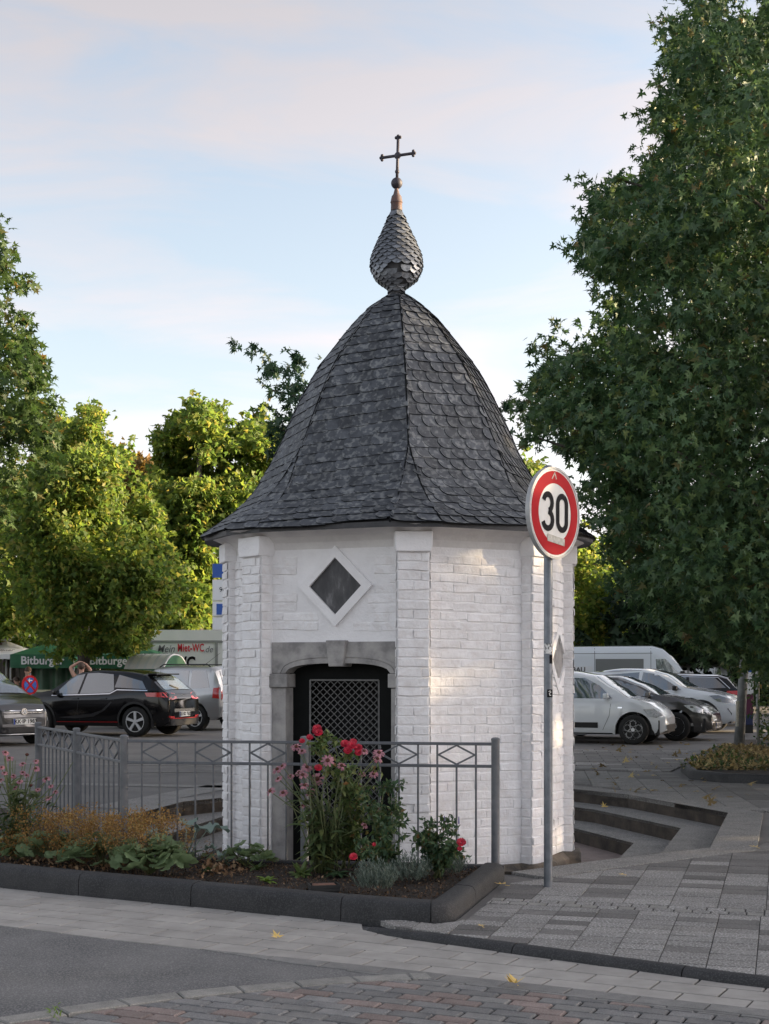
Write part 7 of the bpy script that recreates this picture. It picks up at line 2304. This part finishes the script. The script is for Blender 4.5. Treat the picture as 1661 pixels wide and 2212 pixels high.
# ---- lavender
def lavender(label, c, rx, ry, h, n, seed, flowers=0):
    rr = random.Random(seed)
    t = thing('lavender_bush', label, 'lavender', c, group='lavender bushes along the kerb')
    m = MB()
    for k in range(n):
        a = rr.uniform(0, 2 * pi); r = math.sqrt(rr.random())
        b = Vector(c) + Vector((math.cos(a) * r * rx * 0.55, math.sin(a) * r * ry * 0.55, 0))
        e = Vector(c) + Vector((math.cos(a) * r * rx, math.sin(a) * r * ry, h * (1 - 0.45 * r * r) * rr.uniform(0.75, 1.08)))
        for q in range(13):
            u = 0.30 + 0.70 * q / 12
            p = b.lerp(e, u)
            blade(m, p, rr.uniform(0, 2 * pi), rr.uniform(0.5, 1.25), rr.uniform(0.022, 0.036), 0.0058, 0.2, n=2)
    tag(m.build('foliage', MT['leaf_lav'], t), kind='stuff')
    for k in range(flowers):
        p = Vector(c) + Vector((rr.uniform(-rx, rx) * .7, rr.uniform(-ry, ry) * .5, h * 0.8))
        e = p + Vector((rr.uniform(-.04, .04), 0, rr.uniform(0.15, 0.26)))
        f = MB().tube([p, e], 0.0015, 4).tube([e, e + Vector((0, 0, 0.05))], [0.006, 0.003], 6)
        f.build('flower_spike', MT['lav_flower'], t)
    return t
lavender('grey green lavender bush at the kerb, nearest to the road', S(808, 1928), 0.165, 0.15, 0.215, 150, 51)
lavender('grey green lavender bush behind the kerb bend, middle of three', S(885, 1908), 0.17, 0.15, 0.20, 140, 53)
lavender('grey green lavender bush against the fence end, beside the low rose', S(968, 1893), 0.16, 0.16, 0.20, 120, 57, 2)
# ---- lady's mantle: scalloped leaves, each its own piece, and rusty flower froth
def mantle_mesh(seed):
    rr = random.Random(seed); n = 27
    v = [(0, 0, 0)]; f = []
    for ring_, fr_ in ((1, 0.55), (2, 1.0)):
        for k in range(n):
            a = -0.5 * pi + 0.35 + (2 * pi - 0.7) * k / (n - 1)
            lob = 1.0 - (0.16 * (1 - abs(math.sin(k * pi / 3))) if ring_ == 2 else 0)
            rr_ = 0.5 * fr_ * lob * (1 + rr.uniform(-.05, .05))
            z = (0.10 * fr_ ** 2 + 0.035 * math.sin(k * 2 * pi / 6 + 1) * fr_ + (-0.03 if ring_ == 1 else 0)) + rr.uniform(-.015, .015)
            v.append((rr_ * math.cos(a), rr_ * math.sin(a) , z))
    for k in range(n - 1):
        f.append((0, 1 + k, 2 + k)); f.append((1 + k, 1 + n + k, 2 + n + k, 2 + k))
    m = MB(); m.v, m.f = v, f
    return m.mesh('leaf', MT['leaf_mantle'], smooth=True)
def vary(mat, k):
    return mat
MANT = [mantle_mesh(s_) for s_ in range(5)]
def mantle(label, c, rx, ry, n, froth, seed, h=0.14, big=0.105, fh=(0.10, 0.24)):
    rr = random.Random(seed); rng = np.random.default_rng(seed)
    t = thing('ladys_mantle', label, 'plant', c, group="lady's mantle clumps along the kerb")
    for k in range(n):
        a = rr.uniform(0, 2 * pi); r = math.sqrt(rr.random())
        p = Vector(c) + Vector((math.cos(a) * r * rx, math.sin(a) * r * ry, 0.02 + h * (1 - r * r * 0.75) * rr.uniform(.5, 1.0)))
        o = link('leaf', rr.choice(MANT), t, loc=p, rot=(rr.uniform(-.35, .35) + 0.55 * (1 if math.sin(a) < 0 else -.3) * r, rr.uniform(-.4, .4) + 0.5 * math.cos(a) * r, rr.uniform(0, 6.28)))
        s_ = big * rr.uniform(0.6, 1.2)
        o.scale = (s_, s_, s_)
    st = MB()
    for k in range(n // 2):
        a = rr.uniform(0, 2 * pi); r = math.sqrt(rr.random())
        st.tube([Vector(c), Vector(c) + Vector((math.cos(a) * r * rx, math.sin(a) * r * ry, h * .8))], 0.003, 4)
    tag(st.build('stalks', MT['stem_green'], t), kind='stuff')
    if froth:
        pos = []
        heads_ = []
        for k in range(froth):
            a = rr.uniform(0, 2 * pi); r = math.sqrt(rr.random())
            heads_.append(Vector(c) + Vector((math.cos(a) * r * rx * 1.05, math.sin(a) * r * ry, rr.uniform(*fh))))
        for q in heads_:
            k = 75
            s_ = rng.normal(size=(k, 3)) * np.array([0.028, 0.028, 0.034])
            pos.append(s_ + np.array(q))
        pos = np.concatenate(pos)
        o = scatter('flower_froth', 'ovate', pos, 0.0175 * rng.uniform(0.5, 1.4, len(pos)), rng, MT['froth'], 0.0, None, t, 0.3)
        tag(o, kind='stuff')
        fs = MB()
        for q in heads_: fs.tube([Vector((q.x * .6 + c[0] * .4, q.y * .6 + c[1] * .4, SZ)), q], 0.0014, 3)
        tag(fs.build('flower_stems', MT['stem_dry'], t), kind='stuff')
    return t
mantle("lady's mantle clump with rusty flowers and big green leaves in front of the corner post", S(322, 1890), 0.29, 0.22, 84, 40, 61, h=0.25, big=0.15, fh=(0.20, 0.43))
mantle("rusty flowering lady's mantle clump between the two side fence posts", S(225, 1874), 0.31, 0.22, 74, 54, 63, h=0.23, big=0.14, fh=(0.14, 0.40))
mantle("browned lady's mantle clump beside the coneflowers at the picture edge", S(125, 1862), 0.30, 0.20, 64, 50, 65, h=0.22, big=0.125, fh=(0.12, 0.38))
mantle("small low lady's mantle clump at the kerb, mostly withered", S(36, 1856), 0.28, 0.16, 46, 22, 67, h=0.17, big=0.11, fh=(0.06, 0.18))
mantle("flat green lady's mantle leaves in the open soil before the door jamb", S(532, 1872), 0.20, 0.13, 36, 0, 69, h=0.16, big=0.115)
mantle("few green scalloped leaves beside the grey kale plant", S(430, 1862), 0.10, 0.08, 9, 2, 71, h=0.07, big=0.07, fh=(.08, .14))
# ---- grey kale
def kale(label, c, n, L, seed):
    rr = random.Random(seed)
    t = thing('kale_plant', label, 'plant', c)
    for k in range(n):
        a = 2 * pi * k / n + rr.uniform(-.3, .3)
        el = rr.uniform(0.75, 1.25)
        st_l = L * rr.uniform(0.55, 0.85)
        d = Vector((math.cos(a) * math.cos(el), math.sin(a) * math.cos(el), math.sin(el)))
        tip = Vector(c) + d * st_l
        m = MB().tube([Vector(c), Vector(c).lerp(tip, .5) + Vector((0, 0, .01)), tip], [0.006, 0.0045, 0.003], 6)
        m.build('stalk', MT['leaf_kale'], t, smooth=True)
        bl_ = MB(); N_ = 9; M_ = 5
        az = a; dd = Vector((math.cos(az) * 0.8, math.sin(az) * 0.8, 0.5)).normalized(); p = tip.copy()
        side = Vector((-math.sin(az), math.cos(az), 0))
        for i in range(N_ + 1):
            u = i / N_
            w = L * 0.33 * math.sin(pi * min(0.985, 0.12 + u * 0.87)) ** 0.75
            up = side.cross(dd) * -1
            for j in range(M_):
                q = (j / (M_ - 1) - 0.5) * 2
                wav = 0.014 * math.sin(i * 1.7 + j * 2.1 + k) * abs(q)
                bl_.v.append(tuple(p + side * (q * w / 2) + up * (0.02 * q * q + wav)))
            p = p + dd * (L * 0.42 / N_); dd = (dd + Vector((0, 0, -1.6 / N_))).normalized()
        bl_.f = [(i * M_ + j, (i + 1) * M_ + j, (i + 1) * M_ + j + 1, i * M_ + j + 1) for i in range(N_) for j in range(M_ - 1)]
        bl_.build('leaf', MT['leaf_kale'], t, smooth=True)
    return t
kale('grey green kale plant with broad wavy leaves beside the rusty flowers', S(398, 1866), 8, 0.42, 81)
kale('small grey leaved kale seedling in the bare soil', S(492, 1872), 4, 0.20, 83)
def rosette(label, c, n, L, w, mat, seed, el=(0.3, 1.0)):
    rr = random.Random(seed)
    t = thing('leafy_plant', label, 'plant', c, group='small leafy plants in the bare soil')
    for k in range(n):
        m = MB()
        blade(m, c, 2 * pi * k / n + rr.uniform(-.3, .3), rr.uniform(*el), L * rr.uniform(.7, 1.2), w * rr.uniform(.8, 1.2), rr.uniform(.7, 1.5), n=6, twist=rr.uniform(-.3, .3))
        m.build('leaf', MT[mat], t, smooth=True)
    return t
rosette('bright green lettuce-like rosette at the kerb before the bare soil', S(576, 1905), 16, 0.085, 0.030, 'leaf_bright', 91)
rosette('leafy green rosette left of the black tray', S(648, 1890), 22, 0.11, 0.036, 'leaf_rose_light', 93, (0.3, 1.2))
rosette('spreading green plant behind the black tray', S(730, 1888), 18, 0.13, 0.035, 'leaf_rose', 95, (0.2, 0.8))
rosette('pale green seedling tuft near the kerb left of the lettuce', S(555, 1880), 12, 0.10, 0.022, 'leaf_cone', 97, (0.6, 1.2))
rosette('green tuft in front of the kale seedling', S(452, 1884), 14, 0.09, 0.028, 'leaf_cone', 99, (0.4, 1.1))
# ---- black tray with a brick in it
q = S(700, 1924)
tr = thing('black_tray', 'small black tray holding a reddish brick in the flower bed', 'tray', q, 0.2)
m = MB().box((0, 0, 0.012), (0.20, 0.125, 0.03))
m.build('tray_base', MT['tray'], tr, bevel=0.006, local=True)
for c_, d_ in (((0, -.058, .034), (.20, .010, .02)), ((0, .058, .034), (.20, .010, .02)), ((-.096, 0, .034), (.010, .104, .02)), ((.096, 0, .034), (.010, .104, .02))): MB().box(c_, d_).build('tray_edge', MT['tray'], tr, local=True)
MB().box((0, 0, 0.036), (0.15, 0.085, 0.018)).build('brick', MT['clay'], tr, bevel=0.004, local=True)
# ---- mulch and dry leaves (uncountable)
def litter(name, label, cat, pts_fn, n, size, mat, seed, shape='ovate', zoff=0.012):
    rng = np.random.default_rng(seed); rr = random.Random(seed)
    pos = []
    while len(pos) < n:
        p = pts_fn(rr)
        if p is not None: pos.append(p)
    o = scatter(name, shape, np.array(pos), size * rng.uniform(0.5, 1.3, n), rng, mat, 0.0, None, None, 2.2)
    return tag(o, label, cat, kind='stuff')
sp2 = [(p[0], p[1]) for p in soil_poly]
def soil_pt(rr):
    x, y = rr.uniform(-3.6, 0.8), rr.uniform(8.4, 11.6)
    if not in_poly(x, y, sp2): return None
    return (x, y, soil_z(x, y) + rr.uniform(0.004, 0.018))
litter('mulch', 'brown bark mulch covering the flower bed soil', 'mulch', soil_pt, 7500, 0.024, MT['litter'], 201)
def dry_pt(rr):
    x, y = rr.choice(((rr.gauss(80, 90), rr.gauss(1862, 9)), (rr.gauss(470, 30), rr.gauss(1880, 9)), (rr.gauss(190, 60), rr.gauss(1872, 8))))
    p = S(x, y)
    if not in_poly(p.x, p.y, sp2): return None
    return (p.x, p.y, soil_z(p.x, p.y) + rr.uniform(0.01, 0.05))
litter('dry_leaves', 'dry brown leaves heaped along the inside of the kerb', 'leaves', dry_pt, 520, 0.05, MT['dry_heap'], 203)
isl2 = [(p.x, p.y) for p in ip]
def isl_pt(rr):
    x, y = rr.uniform(4.2, 7.2), rr.uniform(20.3, 27.0)
    if not in_poly(x, y, isl2): return None
    return (x, y, 0.075 + rr.uniform(0.0, 0.03))
litter('leaf_litter', 'yellowing fallen leaves covering the kerbed island', 'leaves', isl_pt, 3200, 0.085, MT['litter_pale'], 205, 'star')
def isl_pt2(rr):
    p = isl_pt(rr)
    return None if p is None or p[0] > 6.3 else p
litter('ground_cover', 'low green ground cover on the kerbed island', 'ground cover', isl_pt2, 1300, 0.08, MT['leaf_mid'], 207)
def lot_pt(rr):
    p = G(rr.uniform(1255, 1640), rr.uniform(1600, 1745), 0.01)
    if in_poly(p.x, p.y, [(q_.x, q_.y) for q_ in Q]) or in_poly(p.x, p.y, isl2): return None
    return (p.x, p.y, 0.012)
litter('fallen_leaves', 'scattered yellow fallen leaves and dark seed balls on the plaza paving', 'leaves', lot_pt, 70, 0.13, MT['litter_pale'], 209, 'star')
# ---- single fallen leaves one can point at
V_, F_ = LEAF['star']
def fallen(label, px, py, z, size, rz, tilt_=0.0, mat='leaf_yellow', curl=0.0):
    q = G(px, py, z)
    m = MB()
    m.add([(x * size, (y - .4) * size, zz * size * -1.0 + size * (0.18 + curl * (x * x + (y - .4) ** 2))) for x, y, zz in V_], [tuple(f) for f in F_])
    m.tube([(0, -.4 * size, .1 * size), (0.1 * size, -.75 * size, 0.05 * size)], 0.0018, 4)
    o = m.build('fallen_leaf', MT[mat])
    o.location = q; o.rotation_euler = (tilt_, 0, rz)
    return tag(o, label, 'leaf', 'single fallen leaves')
fallen('pale yellow star-shaped leaf lying on the gutter pavers below the flower bed', 595, 2024, ZR + 0.003, 0.085, 0.5, 0.35)
fallen('golden curled star-shaped leaf on the dark edging row near the brick paving', 1106, 2132, ZR + 0.003, 0.105, 2.4, 0.2, curl=0.9)
fallen('yellow green leaf at the foot of the fence end post', 1080, 1914, 0.004, 0.09, 1.2, 0.0)
fallen('small yellow leaf on the pavement right of the kerb bend', 1038, 2002, 0.004, 0.05, 0.4)
fallen('small yellow leaf on the dark slabs right of the sign pole', 1343, 1892, 0.004, 0.06, 2.0)
fallen('yellow leaf on the granite border at the picture edge', 1627, 1832, 0.006, 0.08, 0.8)
fallen('yellow leaf standing on the top step of the court', 1303, 1741, -0.15, 0.10, 0.3, 0.8)
# weed in the edging joint
wd = thing('weed_tuft', 'small green weed tuft growing in the edging joint by the asphalt', 'weed', G(116, 2190, ZR))
m = MB()
for k in range(26):
    q = G(116 + random.gauss(0, 9), 2190 + random.gauss(0, 8), ZR)
    blade(m, q, random.uniform(0, 6.28), random.uniform(.4, 1.2), random.uniform(.02, .045), 0.007, 1.0, n=3)
tag(m.build('blades', MT['leaf_bright'], wd), kind='stuff')

# ================================================================== bushes beside the poles, hedges, trees added out of the frame to shade the place
def bush(name, label, poly, Y0, T, n, size, mat, seed, cl=0.25, shape='ovate', cat='bush'):
    rr = random.Random(seed); rng = np.random.default_rng(seed)
    xs = [p[0] for p in poly]; ys = [p[1] for p in poly]
    pos = []
    while len(pos) < n:
        x, y = rr.uniform(min(xs), max(xs)), rr.uniform(min(ys), max(ys))
        if in_poly(x, y, poly):
            c_ = P(x, y, Y0 + rr.uniform(-T, T))
            for k in range(12): pos.append([c_.x + rr.gauss(0, cl), c_.y + rr.gauss(0, cl), max(0.03, c_.z + rr.gauss(0, cl))])
    pos = np.array(pos[:n])
    b = pos[:, :2].mean(0)
    t = thing(name, label, cat, (float(b[0]), float(b[1]), 0))
    tag(scatter('foliage', shape, pos, size * rng.uniform(.6, 1.2, n), rng, mat, .3, None, t, .5), kind='stuff')
    st = MB()
    for k in range(7):
        a = pos[rr.randrange(n)]
        st.tube([(b[0] + rr.uniform(-.2, .2), b[1], 0), tuple(a)], [0.015, 0.005], 5)
    st.build('stem', MT['bark'], t)
    return t
bush('shrub', 'leafy shrub growing round the thin galvanised pole at the picture edge', [(1640, 1480), (1660, 1400), (1760, 1380), (1800, 1600), (1660, 1610), (1640, 1560)], 26.0, 0.5, 2600, 0.10, MT['leaf_mid'], 301, 0.14)
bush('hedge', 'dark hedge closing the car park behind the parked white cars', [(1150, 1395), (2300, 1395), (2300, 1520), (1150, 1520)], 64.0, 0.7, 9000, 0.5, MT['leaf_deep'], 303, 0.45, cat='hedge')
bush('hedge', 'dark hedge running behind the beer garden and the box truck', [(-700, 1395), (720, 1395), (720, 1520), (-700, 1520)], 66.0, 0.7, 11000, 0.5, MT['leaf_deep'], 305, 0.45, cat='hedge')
def add_shade_tree(label, x, y, r, h, n, seed):
    """unseen tree added out of the picture on the sun side to cast shade"""
    rr = random.Random(seed); rng = np.random.default_rng(seed)
    t = thing('shade_tree', label, 'tree', (x, y, 0))
    q = rng.normal(size=(n, 3)); q /= np.linalg.norm(q, axis=1, keepdims=True)
    q *= rng.random((n, 1)) ** 0.4
    pos = q * np.array([r, r, h * 0.5]) + np.array([x, y, h * 0.5 + 0.9])
    scatter('crown', 'rough', pos, 0.55 * rng.uniform(.6, 1.2, n), rng, MT['leaf_dark'], .5, q, t)
    MB().tube([(x, y, 0), (x, y, h * .7)], [0.22, 0.08], 10).build('trunk', MT['bark'], t, smooth=True)
    return t

add_shade_tree('dense added shade tree standing right of the picture at the pavement', 23.0, 17.5, 5.0, 9.5, 5000, 401)
add_shade_tree('dense added shade tree right of the picture nearest the road', 22.5, 9.0, 4.8, 9.5, 5000, 403)
add_shade_tree('dense added shade tree right of the picture beside the car park', 23.5, 25.5, 4.8, 9.0, 5000, 405)
add_shade_tree('dense added shade tree right of the picture beyond the car park island', 23.0, 33.5, 4.2, 8.0, 4200, 407)
add_shade_tree('dense added shade tree right of the picture, sixth along the far side of the car park', 24.0, 42.5, 4.8, 11.0, 5000, 409)
add_shade_tree('dense added shade tree right of the picture, last along the car park', 25.0, 50.0, 4.8, 10.5, 4600, 411)
